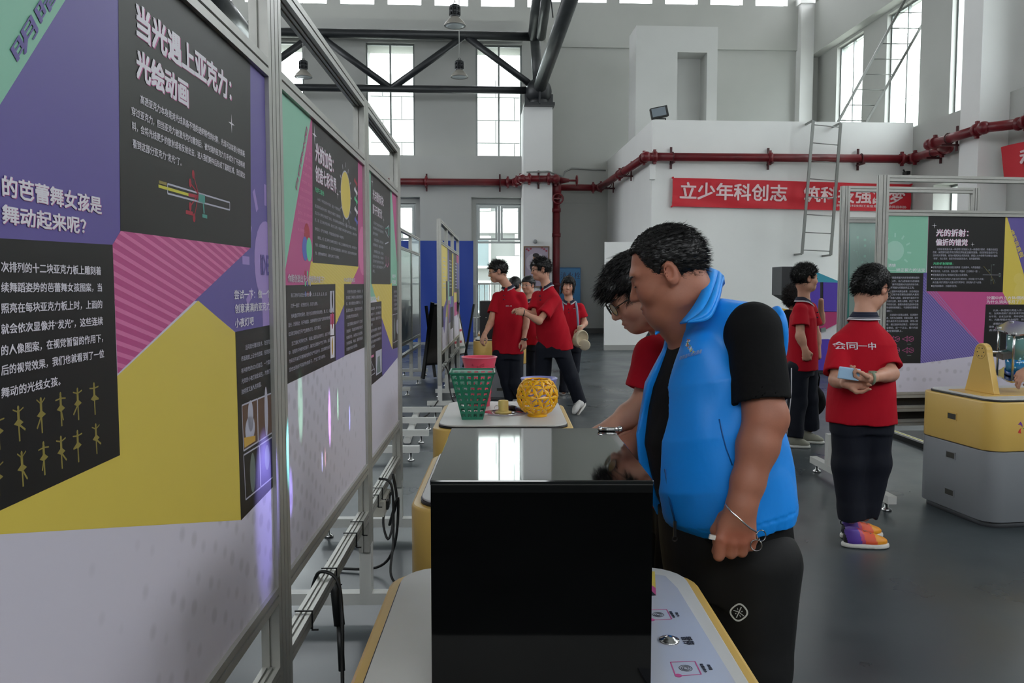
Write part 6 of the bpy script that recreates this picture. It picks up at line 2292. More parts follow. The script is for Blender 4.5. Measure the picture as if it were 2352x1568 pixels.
def ribbon(parent, name, top, bot, mats, rows=(0, 1), th=.003, res=8, bulge=None):
    """band lofted between two 3-D polylines; rows = fractions where the material changes"""
    def cr_(P_, t):
        n = len(P_) - 1
        i = min(int(t * n), n - 1)
        u = t * n - i
        a, b, c, d = P_[max(i - 1, 0)], P_[i], P_[i + 1], P_[min(i + 2, n)]
        return .5 * ((2 * b) + (c - a) * u + (2 * a - 5 * b + 4 * c - d) * u * u + (3 * b - a - 3 * c + d) * u ** 3)
    top = [V(p) for p in top]
    bot = [V(p) for p in bot]
    N_ = res * (len(top) - 1)
    fr = []
    for i in range(len(rows) - 1):
        fr += [(rows[i], i), (rows[i + 1], i)]
    mb = MB()
    for i in range(len(rows) - 1):
        sub = 3
        for q in range(sub):
            f0 = rows[i] + (rows[i + 1] - rows[i]) * q / sub
            f1 = rows[i] + (rows[i + 1] - rows[i]) * (q + 1) / sub
            vs = []
            for k in range(N_ + 1):
                t = k / N_
                a, b = cr_(top, t), cr_(bot, t)
                o = bulge(t) if bulge else V((0, 0, 0))
                for f_ in (f0, f1):
                    vs.append(a + (b - a) * f_ + o * math.sin(PI * f_))
            mb.add(vs, [(2 * k, 2 * k + 1, 2 * k + 3, 2 * k + 2) for k in range(N_)], i, True)
    o = mb.build(name, mats, parent)
    s_ = o.modifiers.new('thickness', 'SOLIDIFY')
    s_.thickness = th
    s_.offset = 0
    return o
def polo_collar(parent, nb, up, front, left, r=.06, h=.046, drop=.042, open_=.5, flare=.022, mats=None):
    nb, up, front, left = V(nb), V(up).normalized(), V(front).normalized(), V(left).normalized()
    top, bot = [], []
    n = 13
    for i in range(n):
        a = math.radians(-180 + open_ * 30 + (360 - open_ * 60) * i / (n - 1))   # from front round the back to the front
        d = front * math.cos(a + PI) * -1 * -1 + left * math.sin(a)
        d = -front * math.cos(a) + left * math.sin(a)
        fr_ = max(0, -math.cos(a) * 1.0)
        fr_ = max(0, d.dot(front))
        top.append(nb + d * r + up * (h * (1 - .55 * fr_) - .012 * fr_))
        bot.append(nb + d * (r + flare + .012 * fr_) + up * (h - drop - (.045 * fr_ ** 2)))
    return ribbon(parent, 'collar', top, bot, mats or [navyc, whitec, navyc, whitec], (0, .72, .8, .88, 1), th=.004, res=3)
def drop_print(parent, target, body, origin, ux, uy, w_, h_, dirn, m, name='lettering', off=.0016, bold=.02, extra_faces=None):
    """lettering laid onto a curved cloth by shooting each corner at it"""
    I = WM[parent.name]
    me = target.data
    bv = BVHTree.FromPolygons([v.co for v in me.vertices], [tuple(p.vertices) for p in me.polygons])
    inv = I.inverted()
    vs, fs = extra_faces if extra_faces else text_mesh(body, bold)
    out = []
    last = None
    dl = (inv.to_3x3() @ V(dirn)).normalized()
    for q_ in vs:
        x, y = q_
        p = V(origin) + V(ux) * (x - .5) * w_ + V(uy) * (y - .5) * h_
        r = bv.ray_cast(inv @ p, dl)
        if r[0] is not None:
            last = r[3]
        q = r[0] if r[0] is not None else inv @ p + dl * (last or .5)
        out.append(I @ (q - dl * (off + .0004 * getattr(q_, 'lay', 0))))
    return MB().add(out, fs).build(name, m, parent)
def shoe(parent, heel, toe, m_up, m_sole, s=1.0, h=.006, up=(0, 0, 1), name='shoe', extra=None, bands=None):
    """heel and toe: points on the ground"""
    heel, toe, up = V(heel), V(toe), V(up).normalized()
    L = (toe - heel).length
    f = (toe - heel).normalized()
    l_ = up.cross(f).normalized()
    R = np.array([tuple(l_), tuple(f), tuple(up)]).T
    A_ = Soft()
    A_.ell(heel + f * L * .62 + up * .035, (.043 * s, L * .36, .032 * s), R, .02)
    A_.ell(heel + f * L * .22 + up * .045, (.034 * s, L * .2, .045 * s), R, .03)
    A_.cone(heel + f * L * .25 + up * .05, heel + f * L * .2 + up * .095 * s, .032 * s, .034 * s, .03)
    A_.cone(heel + f * L * .3 + up * .07, heel + f * L * .65 + up * .05, .03 * s, .026 * s, .02)
    A_.cut(heel + up * .022, -up)
    A_.cut(heel + up * .1 * s, up)
    V_, Q = grow(A_, h)
    mi = None
    if bands:
        cen = V_[Q].mean(1)
        t_ = (cen - npv(heel)) @ npv(f) / L + .25 * ((cen - npv(heel)) @ npv(up)) / L
        mi = np.searchsorted(np.array([b[0] for b in bands]), t_)
        m_up = [b[1] for b in bands] + [m_up]
    o = mesh_np(name, V_, Q, m_up, parent, mi=mi)
    S_ = Soft()
    S_.ell(heel + f * L * .66 + up * .012, (.047 * s, L * .36, .05), R, .02)
    S_.ell(heel + f * L * .25 + up * .012, (.038 * s, L * .27, .05), R, .04)
    S_.cut(heel + up * .026, up, .003)
    S_.cut(heel + up * .001, -up, .003)
    V_, Q = grow(S_, h)
    mesh_np('sole', V_, Q, m_sole, o)
    MB().tube([heel + f * L * .4 + up * .092 + l_ * .02, heel + f * L * .47 + up * .093 - l_ * .02, heel + f * L * .53 + up * .085 + l_ * .02, heel + f * L * .6 + up * .08 - l_ * .018], .0022, 5).build('lace', mat('lace_grey', '7b7b7b', .7), o)
    if extra:
        extra(o, heel, f, l_, up, L)
    return o
def student(name, label, D, head, neck, pel, front, shL, shR, elL, elR, wrL, wrR, hipL, hipR, knL, knR, anL, anR, hem, handL=None, handR=None, h=.007, hw=.185, dp=.115, fat=0.0, shirt=redc, trm=trou, skin=sk_kid, sleeve=.62, neckr=.05, wr_amp=.006, collar=True, cat='person', trousers=True, mouth=0.0, tints=True, closed=False, iris=False, loose=1.0, seed=0., legr=(.088, .07, .062), sleever=(.066, .08), cuff=None, group=None, wide=1.0, tor_ox=None):
    """a clothed figure: every point is a world position"""
    base = V((pel.x, pel.y, 0))
    t = thing(name, label, cat, base, 0, group)
    WM[t.name] = Matrix.Translation(base)
    front = V(front).normalized()
    up = (neck - pel).normalized()
    left = up.cross(front).normalized()
    front = left.cross(up).normalized()
    Lt = (neck - pel).length
    # ---- body
    Bd = Soft()
    head.flesh(Bd, fat * .2, mouth)
    hb_ = head.p(0, -.02, -.06)
    Bd.cone(hb_, neck + up * .01, neckr, neckr * 1.08, .03)
    Bd.loft(pel - up * .05, neck + up * .02, left, front, [0, .35, .7, .88, 1], [hw * .78, hw * .72, hw * .78, hw * .45, .05], [dp * .7, dp * .7, dp * .8, dp * .55, .045], k=.03)
    for sh, el, wr_ in ((shL, elL, wrL), (shR, elR, wrR)):
        if el is None:
            continue
        Bd.chain([sh, el, wr_], [.038 + fat * .35, .036 + fat * .3, .025 + fat * .12], .02)
        fm = el + (wr_ - el) * .3
        Bd.cone(el, fm, .036 + fat * .3, .038 + fat * .3, .02)
    for (wr_, hs) in ((wrL, handL), (wrR, handR)):
        if hs:
            hand(Bd, wr_, **hs)
    if trousers:
        for hp, kn, an in ((hipL, knL, anL), (hipR, knR, anR)):
            Bd.chain([hp, kn, an], [.06, .042, .03], .02)
    V_, Q = grow(Bd, h)
    body = mesh_np('body', V_, Q, skin, t, head.tints() if tints else None)
    head.face(t, closed, iris, wide)
    # ---- shirt
    Sh = Soft()
    f0 = 1.0
    ox = tor_ox or [0] * 6
    for sh, el in ((shL, elL), (shR, elR)):
        if el is None:
            continue
        e = sh + (el - sh) * sleeve
        s0 = sh + (neck - sh) * .07 - up * .006
        Sh.cone(neck + (sh - neck) * .4 - up * .03, s0, .05, sleever[0] * .84, .02)
        Sh.cone(s0, sh + (el - sh) * (sleeve + .12), sleever[0] * .86, sleever[1] * .94, .022)
    for sh, el in ((shL, elL), (shR, elR)):
        if el is None:
            continue
        d = (el - sh).normalized()
        e = sh + (el - sh) * sleeve
        R_ = (el - sh).length
        def scut(P, e=npv(e), d=npv(d), rr=R_ * .5):
            q = P - e
            a = q @ d
            rad_ = np.linalg.norm(q - a[:, None] * d, axis=1)
            return np.maximum(-a, np.maximum(rad_ - .105, a - .14))
        Sh.custom(scut, 's', .004)
        Sh.cone(e - d * .03, e + d * .05, .048 + fat * .35, .052 + fat * .35, .006, 's')
    Sh.loft(pel + up * (hem - 0.0), neck + up * .015, left, front, [0, .3, .55, .76, .88, .96, 1], [hw * .98 * loose, hw * .93 * loose, hw * .92, hw * .92, hw * .66, hw * .42, .066], [dp * 1.12 * loose, dp * 1.08 * loose, dp * 1.06, dp * .98, dp * .76, dp * .62, .058], oy=ox + [0], k=.02)
    Sh.cone(neck - up * .01, neck + up * .1, .052, .056, .012, 's')
    Sh.post.append(lambda P, d: d + wr_amp * fold(P, 2.3, seed, (1, 1, .5)))
    V_, Q = grow(Sh, h)
    shirt_o = mesh_np('polo_shirt' if shirt is redc else 'shirt', V_, Q, shirt, t)
    if collar:
        polo_collar(t, neck + up * .006, up * .8 + (head.c - neck).normalized() * .2, front, left)
        for i in range(2):
            pt_ = neck + front * (dp * 1.02 + .004) - up * (.085 + i * .045)
            MB().cyl(pt_ - front * .01, pt_ + front * .004, .006, n=10).build('button', navyc, t)
    # ---- trousers
    if trousers:
        Tr = Soft()
        Tr.loft(pel - up * .12, pel + up * .1, left, front, [0, .5, 1], [hw * .86, hw * .84, hw * .72], [dp * .92, dp * .9, dp * .76], k=.03)
        for hp, kn, an in ((hipL, knL, anL), (hipR, knR, anR)):
            Tr.chain([hp, kn, an], list(legr), .03)
            Tr.cone(kn + (an - kn) * .8, an, legr[2], legr[2] * .95, .02)
        for hp, kn, an in ((hipL, knL, anL), (hipR, knR, anR)):
            d = (an - kn).normalized()
            def lcut(P, e=npv(an + d * .005), d=npv(d)):
                q = P - e
                a = q @ d
                rad_ = np.linalg.norm(q - a[:, None] * d, axis=1)
                return np.maximum(-a, rad_ - .12)
            Tr.custom(lcut, 's', .006)
        Tr.post.append(lambda P, d: d + .0065 * fold(P, 2.2, seed + 2, (1, 1, .5)) * np.clip((pel.z + .0 - P[:, 2]) * 5, .1, 1))
        V_, Q = grow(Tr, h)
        mesh_np('trousers', V_, Q, trm, t)
    return t, shirt_o, body, (left, front, up)
def limb(px, py, y):
    return at(px, py, y)
# ---------------------------------------------------------------- the man in the blue vest
def man():
    D = 2.06
    hd = Head(at(1533, 630, 2.10), (-.90, .17, -.35), (-.34, .08, .93), .97)
    neck = at(1602, 742, 2.12)
    pel = at(1690, 1215, 2.10)
    front = V((-.96, -.27, 0))
    up = (neck - pel).normalized()
    left = up.cross(front).normalized()
    fr = left.cross(up).normalized()
    shL, elL, wrL = at(1730, 757, 1.95), at(1756, 966, 1.90), at(1704, 1158, 1.86)
    shR, elR, wrR = at(1600, 760, 2.30), at(1530, 985, 2.36), at(1405, 1050, 2.24)
    t = thing('person', 'man in bright blue vest over black shirt, leaning forward beside the black box', 'person', V((pel.x, pel.y, 0)))
    h = .0038
    Bd = Soft()
    hd.flesh(Bd, .009, 0)
    Bd.ell(hd.p(0, .035, -.105), (.05, .045, .03), hd.R, .03)          # double chin
    Bd.cone(hd.p(0, -.04, -.07), neck + up * .0, .052, .07, .03)
    Bd.cone(hd.p(0, .02, -.09), neck + fr * .05, .045, .05, .04)
    Bd.loft(pel, neck, left, fr, [0, .3, .7, .9, 1], [.15, .15, .17, .12, .06], [.13, .15, .12, .08, .05], k=.03)
    for sh, el, wr_ in ((shL, elL, wrL), (shR, elR, wrR)):
        Bd.chain([sh, el], [.058, .048], .02)
        Bd.chain([el, el + (wr_ - el) * .3, el + (wr_ - el) * .75, wr_], [.046, .047, .037, .033], .02)
    Bd.ell(elL + V((.022, -.008, .012)), (.026, .026, .03), None, .03)
    # left hand: back to the camera, fingers curled round a key
    Fd = (at(1684, 1262, 1.83) - wrL).normalized()
    Bd.ell(at(1692, 1208, 1.855), (.043, .022, .044), None, .02)
    Bd.cone(wrL, at(1694, 1200, 1.86), .031, .034, .02)
    for kx, ky, ex, ey, r_ in ((1654, 1238, 1651, 1276, .0125), (1681, 1244, 1679, 1270, .0133), (1706, 1243, 1704, 1267, .0126), (1728, 1238, 1724, 1254, .0112)):
        a_, b_ = at(kx, ky, 1.842), at(ex, ey, 1.846)
        c_ = b_ + V((.002, .028, .002))
        Bd.cone(at(1692 + (kx - 1692) * .6, 1205, 1.852), a_, .014, r_ * 1.12, .012)
        Bd.cone(a_, b_, r_ * 1.08, r_, .004)
        Bd.cone(b_, c_, r_, r_ * .9, .004)
        Bd.cone(c_, c_ + V((.004, .004, .024)), r_ * .9, r_ * .8, .004)
    Bd.chain([at(1664, 1190, 1.875), at(1646, 1218, 1.885), at(1650, 1245, 1.89), at(1672, 1262, 1.885)], [.018, .014, .012, .010], .008)
    hand(Bd, wrR, (wrR - elR), V((-.1, -.3, 1)), V((-.2, -1, -.1)), 1.05, (.3, .3, .35, .4), .3, .05)
    for sx_, kx in ((shL, 0), ):
        pass
    hipL, hipR = pel + left * .095 - up * .02, pel - left * .095 - up * .02
    knL, knR = V((.60, 1.98, .47)), V((.55, 2.2, .47))
    anL, anR = V((.60, 2.0, .09)), V((.56, 2.24, .09))
    Bd.chain([hipL, knL, anL], [.07, .05, .035], .02).chain([hipR, knR, anR], [.07, .05, .035], .02)
    V_, Q = grow(Bd, h)
    mesh_np('body', V_, Q, sk_man, t, hd.tints() + [(elL, (.05, .05, .05), (1, .82, .76), .6), (wrL + Fd * .08, (.05, .05, .03), (1, .78, .74), .8)])
    hd.face(t, closed=True)
    hair(t, hd, .0038, front=.086, nape=-.088, side=-.012, burn=.03, th=.007, rough=.0016, spikes=5200, slen=.017, flow=(0, -.9, -.35), stand_=.22, seed=3, temple=.03, rad=.0006)
    # ---- black polo
    Sh = Soft()
    e = shL + (elL - shL) * .80
    Sh.cone(neck + left * .07 - up * .07, shL, .035, .062, .02)
    Sh.cone(shL, shL + (elL - shL) * .96, .066, .070, .02)
    Sh.cone(neck - left * .06 - up * .045, shR, .06, .08, .03)
    Sh.cone(shR, shR + (elR - shR) * .75, .08, .08, .035)
    d = (elL - shL).normalized()
    def scut(P, e=npv(e), d=npv(d)):
        q = P - e
        a = q @ d
        return np.maximum(-a, np.linalg.norm(q - a[:, None] * d, axis=1) - .13)
    Sh.custom(scut, 's', .004)
    Sh.cone(e - d * .04, e + d * .06, .055, .058, .006, 's')
    d2 = (elR - shR).normalized()
    e2 = shR + (elR - shR) * .72
    Sh.custom(lambda P: scut(P, npv(e2), npv(d2)), 's', .004)
    Sh.loft(pel - up * .03, neck + up * .0, left, fr, [0, .25, .5, .75, .92, 1], [.17, .18, .188, .18, .11, .065], [.135, .158, .158, .125, .08, .058], oy=[.012, .026, .028, .01, 0, 0], k=.03)
    Sh.cone(neck - up * .01, neck + up * .12, .070, .08, .012, 's')
    Sh.post.append(lambda P, d_: d_ + .003 * fold(P, 2.2, .4, (1, 1, .6)) + .001)
    V_, Q = grow(Sh, .0045)
    mesh_np('polo_shirt', V_, Q, blackc, t)
    # ---- blue vest, open at the front
    vest = mat('vest_blue', '0a8cee', .48, noise=.05, nscale=5, bump=.7, bscale=9, stretch=(1, 1, .55))
    Vs = Soft()
    hemc = at(1685, 1192, 2.0)
    a0 = pel + up * ((hemc - pel).dot(up) - .03)
    Vs.loft(a0, neck - up * .005, left, fr, [0, .06, .25, .5, .75, .9, 1], [.186, .198, .204, .202, .192, .125, .078], [.152, .168, .182, .174, .138, .092, .07], oy=[.008, .018, .03, .03, .01, 0, 0], k=.03)
    Vs.cone(neck + left * .055 + up * .004, shL - left * .04 + up * .012, .062, .062, .03)
    Vs.ell(neck + left * .09 - up * .12 + fr * .045, (.08, .075, .11), None, .04)
    Vs.cone(neck - left * .05 - up * .01, shR + left * .03, .06, .07, .03)
    Vs.ell(shL - fr * .06 - up * .03, (.028, .05, .08), None, .03)
    # armhole on the near side
    Vs.cone(shL + left * .06 + up * .1 + fr * .015, shL + left * .08 - up * .06 + fr * .01, .07, .072, .012, 's')
    Vs.cone(shR - left * .06 + up * .1, shR - left * .08 - up * .14, .09, .09, .012, 's')
    Lt = (neck - a0).length
    nA, nU, nL, nF = npv(a0), npv(up), npv(left), npv(fr)
    def opening(P):
        q = P - nA
        z = (q @ nU) / Lt
        x = q @ nL
        y = q @ nF
        # edge of the near front panel, measured round from the middle
        xe = np.interp(z, [0, .3, .6, .85, 1.0], [-.035, .045, .07, .05, .035])
        xf = np.interp(z, [0, .3, .6, .85, 1.0], [-.09, -.10, -.08, -.05, -.035])
        return np.maximum(np.maximum(x - xe, xf - x), -y + .02)
    Vs.custom(opening, 's', .006)
    Vs.cone(neck - up * .03, neck + up * .12, .076, .095, .01, 's')
    def vf(P, d_):
        q = P - nA
        z = q @ nU
        ang = np.arctan2(q @ nL, q @ nF)
        gather = np.clip(1 - z / .06, 0, 1) * .0004 * np.sin(ang * 60)
        band = -.002 * (np.abs(z - .03) < .003)
        return d_ + .0052 * fold(P, 2.9, 2.1, (1, 1, .55)) + gather + .002 * (np.abs(z - .032) < .004)
    Vs.post.append(vf)
    V_, Q = grow(Vs, .0042)
    vo = mesh_np('vest', V_, Q, vest, t)
    # collar: folded flap on the near side, the far flap, and the back
    vcol = mat('vest_blue_collar', '0d94f4', .5, bump=.3, bscale=14)
    ribbon(t, 'vest_collar', [at(1590, 640, 2.25), at(1624, 617, 2.19), at(1628, 622, 2.12), at(1612, 668, 2.03), at(1590, 708, 1.99), at(1562, 743, 1.985)],
           [at(1640, 690, 2.28), at(1662, 655, 2.22), at(1659, 652, 2.13), at(1650, 690, 2.0), at(1628, 733, 1.945), at(1580, 741, 1.95)], [vcol], (0, 1), th=.005, bulge=lambda q: V((.01, -.012, .004)))
    ribbon(t, 'vest_collar', [at(1548, 727, 2.16), at(1528, 738, 2.15), at(1506, 752, 2.13)], [at(1552, 742, 2.10), at(1530, 752, 2.09), at(1505, 768, 2.08)], [vcol], (0, 1), th=.005)
    # front edge with zip
    bv = BVHTree.FromPolygons([V(v) for v in V_], [tuple(int(i) for i in q) for q in Q])
    zp = []
    for px, py in ((1556, 748), (1538, 790), (1524, 850), (1516, 920), (1517, 1000), (1524, 1080), (1535, 1150), (1546, 1196)):
        p = at(px + 4, py, 2.0)
        dr = (p - CAM).normalized()
        r = bv.ray_cast(CAM, dr)
        zp.append((r[0] - dr * .002) if r[0] is not None and r[0].y < 2.3 else at(px, py, 1.97))
    MB().tube(zp, .0028, 6).build('zip', mat('zip_blue', '0a4f92', .5), t)
    MB().box(zp[-1] + V((0, -.002, -.02)), (.007, .004, .04)).torus(zp[-1] + V((0, -.002, -.045)), .006, .0015, 12, 5, axis=(0, 1, 0)).build('zip_puller', mat('zip_metal', '3a3a3c', .3, metal=.8), t)
    # chest lettering and the patchwork emblem
    o_ = at(1586, 812, 1.7)
    dv = (at(1586, 812, 2.0) - CAM).normalized()
    rx = (at(1612, 806, 1.9) - at(1560, 823, 1.9)).normalized()
    uy = V((.15, 0, 1)).normalized()
    drop_print(t, vo, '会同县科技志愿者', at(1586, 815, 1.5), rx, uy, .058, .0105, dv, mat('vest_print_grey', '9fb4d6', .5), bold=.012)
    ev, ef, em = [], [], []
    rr = random.Random(4)
    cols = ['c5402f', '7fb04a', 'dfe4ea', 'c8cf6a', '8fb2dd', 'dfe4ea']
    per = {c: ([], []) for c in cols}
    for i in range(46):
        a = i / 46
        cx_ = .5 + .36 * math.cos(2.3 + a * 3.3) * (1 - a * .25) + rr.uniform(-.13, .13)
        cy_ = .55 + .5 * (1 - 2 * a) * .8 + rr.uniform(-.07, .07)
        r = rr.uniform(.035, .06)
        k = rr.choice(cols)
        vs, fs = per[k]
        o = len(vs)
        a0_ = rr.uniform(0, 2)
        vs += [(cx_ + r * 1.3 * math.cos(a0_ + j * PI / 2), cy_ + r * math.sin(a0_ + j * PI / 2)) for j in range(4)]
        fs.append((o, o + 1, o + 2, o + 3))
    for k in per:
        drop_print(t, vo, '', at(1587, 790, 1.5), rx, uy, .032, .048, dv, mat('emblem_' + k, k, .5), 'chest_emblem', extra_faces=per[k])
    # pocket seam
    pk = []
    for px, py in ((1652, 962), (1660, 1000), (1668, 1030), (1682, 1068)):
        dr = (at(px, py, 2) - CAM).normalized()
        r = bv.ray_cast(CAM, dr)
        if r[0] is not None:
            pk.append(r[0] - dr * .001)
    if len(pk) > 2:
        MB().tube(pk, .0016, 5).build('pocket_seam', mat('zip_blue', '0a4f92'), t)
    # ---- trousers
    Tr = Soft()
    tl = pel - up * .02
    Tr.loft(V((pel.x - .02, pel.y, pel.z - .16)), tl + V((0, 0, .05)), left, fr, [0, .5, 1], [.17, .165, .155], [.148, .142, .13], k=.03)
    Tr.chain([hipL + V((0, 0, -.05)), knL, anL], [.112, .098, .088], .02)
    Tr.chain([hipR + V((0, 0, -.05)), knR, anR], [.112, .098, .088], .02)
    Tr.cut(anL - V((0, 0, .01)), (0, 0, -1))
    Tr.post.append(lambda P, d_: d_ + .006 * fold(P, 2.0, 5, (1, 1, .45)) * np.clip((pel.z - .02 - P[:, 2]) * 5, .05, 1))
    V_, Q = grow(Tr, .006)
    tm = mat('trousers_black', '0c0d0e', .7, spec=.3, bump=.5, bscale=8)
    tr_o = mesh_np('trousers', V_, Q, tm, t)
    # round emblem on the thigh
    def ringf():
        vs, fs = [], []
        n = 36
        for i in range(n):
            a = 2 * PI * i / n
            r = 1 + .05 * math.cos(4 * a + .4)
            for q in (.40, .49):
                vs.append((.5 + q * r * math.cos(a), .5 + q * r * math.sin(a)))
        fs += [(2 * i, 2 * i + 1, (2 * i + 3) % (2 * n), (2 * i + 2) % (2 * n)) for i in range(n)]
        def bar(ax, ay, bx_, by, w_):
            L = math.hypot(bx_ - ax, by - ay)
            nx, ny = -(by - ay) / L * w_ / 2, (bx_ - ax) / L * w_ / 2
            o = len(vs)
            vs.extend([(ax + nx, ay + ny), (bx_ + nx, by + ny), (bx_ - nx, by - ny), (ax - nx, ay - ny)])
            fs.append((o, o + 1, o + 2, o + 3))
        bar(.37, .2, .63, .8, .055)
        bar(.2, .62, .5, .52, .04)
        bar(.5, .52, .78, .3, .04)
        bar(.42, .75, .45, .62, .03)
        bar(.55, .36, .6, .24, .03)
        bar(.3, .42, .36, .45, .05)
        bar(.64, .54, .7, .57, .05)
        return vs, fs
    cpt = at(1697, 1406, 1.5)
    drop_print(t, tr_o, '', cpt, V((1, 0, 0)), V((0, 0, 1)), .044, .044, (at(1697, 1406, 2) - CAM).normalized(), mat('emblem_silver', 'c5cbc9', .4), 'thigh_emblem', extra_faces=ringf(), off=.002)
    for an, f_ in ((anL, V((-.95, -.25, 0))), (anR, V((-.95, -.2, 0)))):
        hl = V((an.x, an.y, 0)) - f_.normalized() * .07
        shoe(t, hl, hl + f_.normalized() * .27, blackc, mat('sole_black', '101010', .6), 1.1, .008)
    # bracelet chain, key rings and the white fob in the hand
    wc = wrL
    bp_ = []
    for px, py, y in ((1668, 1157, 1.86), (1668, 1160, 1.825), (1680, 1175, 1.812), (1700, 1193, 1.808), (1722, 1212, 1.812), (1738, 1222, 1.82)):
        bp_.append(at(px, py, y))
    MB().tube(bp_, .0022, 6).build('chain', chrome, t)
    k0 = at(1748, 1230, 1.82)
    mb = MB()
    mb.torus(k0, .0125, .0014, 24, 6, axis=(.3, -1, .1))
    mb.torus(at(1737, 1252, 1.815), .0125, .0014, 24, 6, axis=(-.2, -1, .2))
    mb.torus(at(1744, 1240, 1.818), .004, .001, 12, 5, axis=(1, 0, .2))
    mb.build('key_ring', mat('ring_steel', '8b8b8b', .2, metal=1), t)
    MB().box(at(1636, 1233, 1.83), (.014, .007, .010), R=Matrix.Rotation(.2, 3, 'Y')).build('key_fob', mat('fob_white', 'd6d2cc', .2), t)
man()

# ---------------------------------------------------------------- boy with round glasses beside him
def boy_glasses():
    D = 2.5
    hd = Head(at(1466, 672, 2.5), (-.86, -.12, -.52), (-.50, -.02, .86), .96)
    neck = at(1540, 775, 2.56)
    pel = at(1560, 1130, 2.62)
    elL = at(1438, 975, 2.48)
    t, so, bo, fr = student('person', 'boy with round gold-lensed glasses looking down, in red polo left of the man', D, hd, neck, pel, (-.9, -.35, 0),
        at(1505, 820, 2.42), at(1560, 820, 2.74), at(1475, 935, 2.40), at(1520, 950, 2.78), at(1372, 1002, 2.30), at(1400, 1030, 2.60),
        pel + V((0, -.09, -.04)), pel + V((0, .09, -.04)), V((.52, 2.52, .45)), V((.54, 2.72, .45)), V((.52, 2.54, .09)), V((.55, 2.74, .09)), -.02,
        handL=dict(Fd=(-.8, -.1, -.5), N=(-.4, -.5, .8), T=(-.2, .9, -.2), s=.95, curl=(.3, .35, .4, .45)),
        handR=dict(Fd=(-.8, -.1, -.5), N=(-.4, -.3, .8), T=(-.2, -.9, -.2), s=.95, curl=(.3, .35, .4, .45)),
        h=.0045, hw=.17, dp=.11, closed=True, sleeve=.70, sleever=(.078, .078), seed=1.0, mouth=.002)
    hair(t, hd, .0042, front=.05, nape=-.04, side=-.002, burn=.046, th=.014, rough=.0014, spikes=4500, slen=.03, flow=(0, .75, -.45), seed=9,
         fringe=[((0, .085, .058), (.062, .025, .03))], stand_=.35, rad=.0007, temple=.06)
    lm = mat('lens_amber', 'a58a5a', .05, coat=.5)
    glasses(t, hd, .0013, mat('glasses_black', '15130f', .3), lm, (.0235, .0205), mat('glasses_black', '15130f'))
    for hl in (V((.53, 2.54, 0)), V((.56, 2.74, 0))):
        shoe(t, hl + V((.06, 0, 0)), hl + V((-.19, -.05, 0)), shoew, soler, 1.0, .009)
boy_glasses()

# ---------------------------------------------------------------- the two boys and the girls beyond the desks
def U(px, py, y):
    return at(px, py, y)
def kid_left():
    D = 9.55
    hd = Head(U(1143, 624, D), (-.97, -.12, -.18), (-.14, 0, 1), 1.02)
    neck, pel = U(1168, 662, D), U(1166, 800, D)
    t, so, bo, fr = student('person', 'crew-cut boy with thin glasses in red polo, standing left at the far desk', D, hd, neck, pel, (-.42, -.9, 0),
        U(1198, 682, D - .05), U(1140, 682, D + .05), U(1209, 738, D - .02), U(1127, 742, D - .05), U(1203, 780, D - .12), U(1113, 768, D - .28),
        U(1184, 812, D), U(1150, 812, D), U(1186, 880, D - .05), U(1166, 880, D + .05), U(1212, 938, D), U(1180, 940, D + .1), -.06,
        handL=dict(Fd=(.1, -.05, -1), N=(.6, -.7, 0), T=(-.7, -.6, 0), s=1.0, curl=(.3, .35, .4, .4)),
        handR=dict(Fd=(-.35, -.3, -.75), N=(-.6, -.6, .3), T=(.3, -.8, 0), s=.95, curl=(.35, .4, .45, .5)),
        h=.0075, hw=.19, dp=.115, seed=3., loose=1.04, legr=(.1, .082, .075), mouth=.003)
    hair(t, hd, .0065, front=.052, nape=-.055, side=.0, burn=.04, th=.012, rough=.003, spikes=1500, slen=.035, flow=(0, .1, .1), seed=2, stand_=.9, rad=.0015)
    glasses(t, hd, .0013, mat('glasses_silver', '9a9a9c', .3, metal=.8), None, (.023, .016))
    w_ = U(1204, 779, D - .12)
    MB().torus(w_, .031, .009, 18, 6, axis=(.1, 0, 1)).box(w_ + V((.01, -.034, 0)), (.034, .012, .034)).build('watch', rub, t)
    drop_print(t, so, '会同一中', U(1171, 702, D) - V((.06, .6, 0)), V((1, .3, 0)).normalized(), V((0, 0, 1)), .078, .018, V((.1, 1, 0)).normalized(), whitec, off=.006, bold=.015)
    for a_, b_ in ((V((.05, D, 0)), V((.02, D - .26, 0))), (V((.22, D - .02, 0)), V((.24, D - .28, 0)))):
        shoe(t, a_, b_, shoew, soler, 1.0, .01)
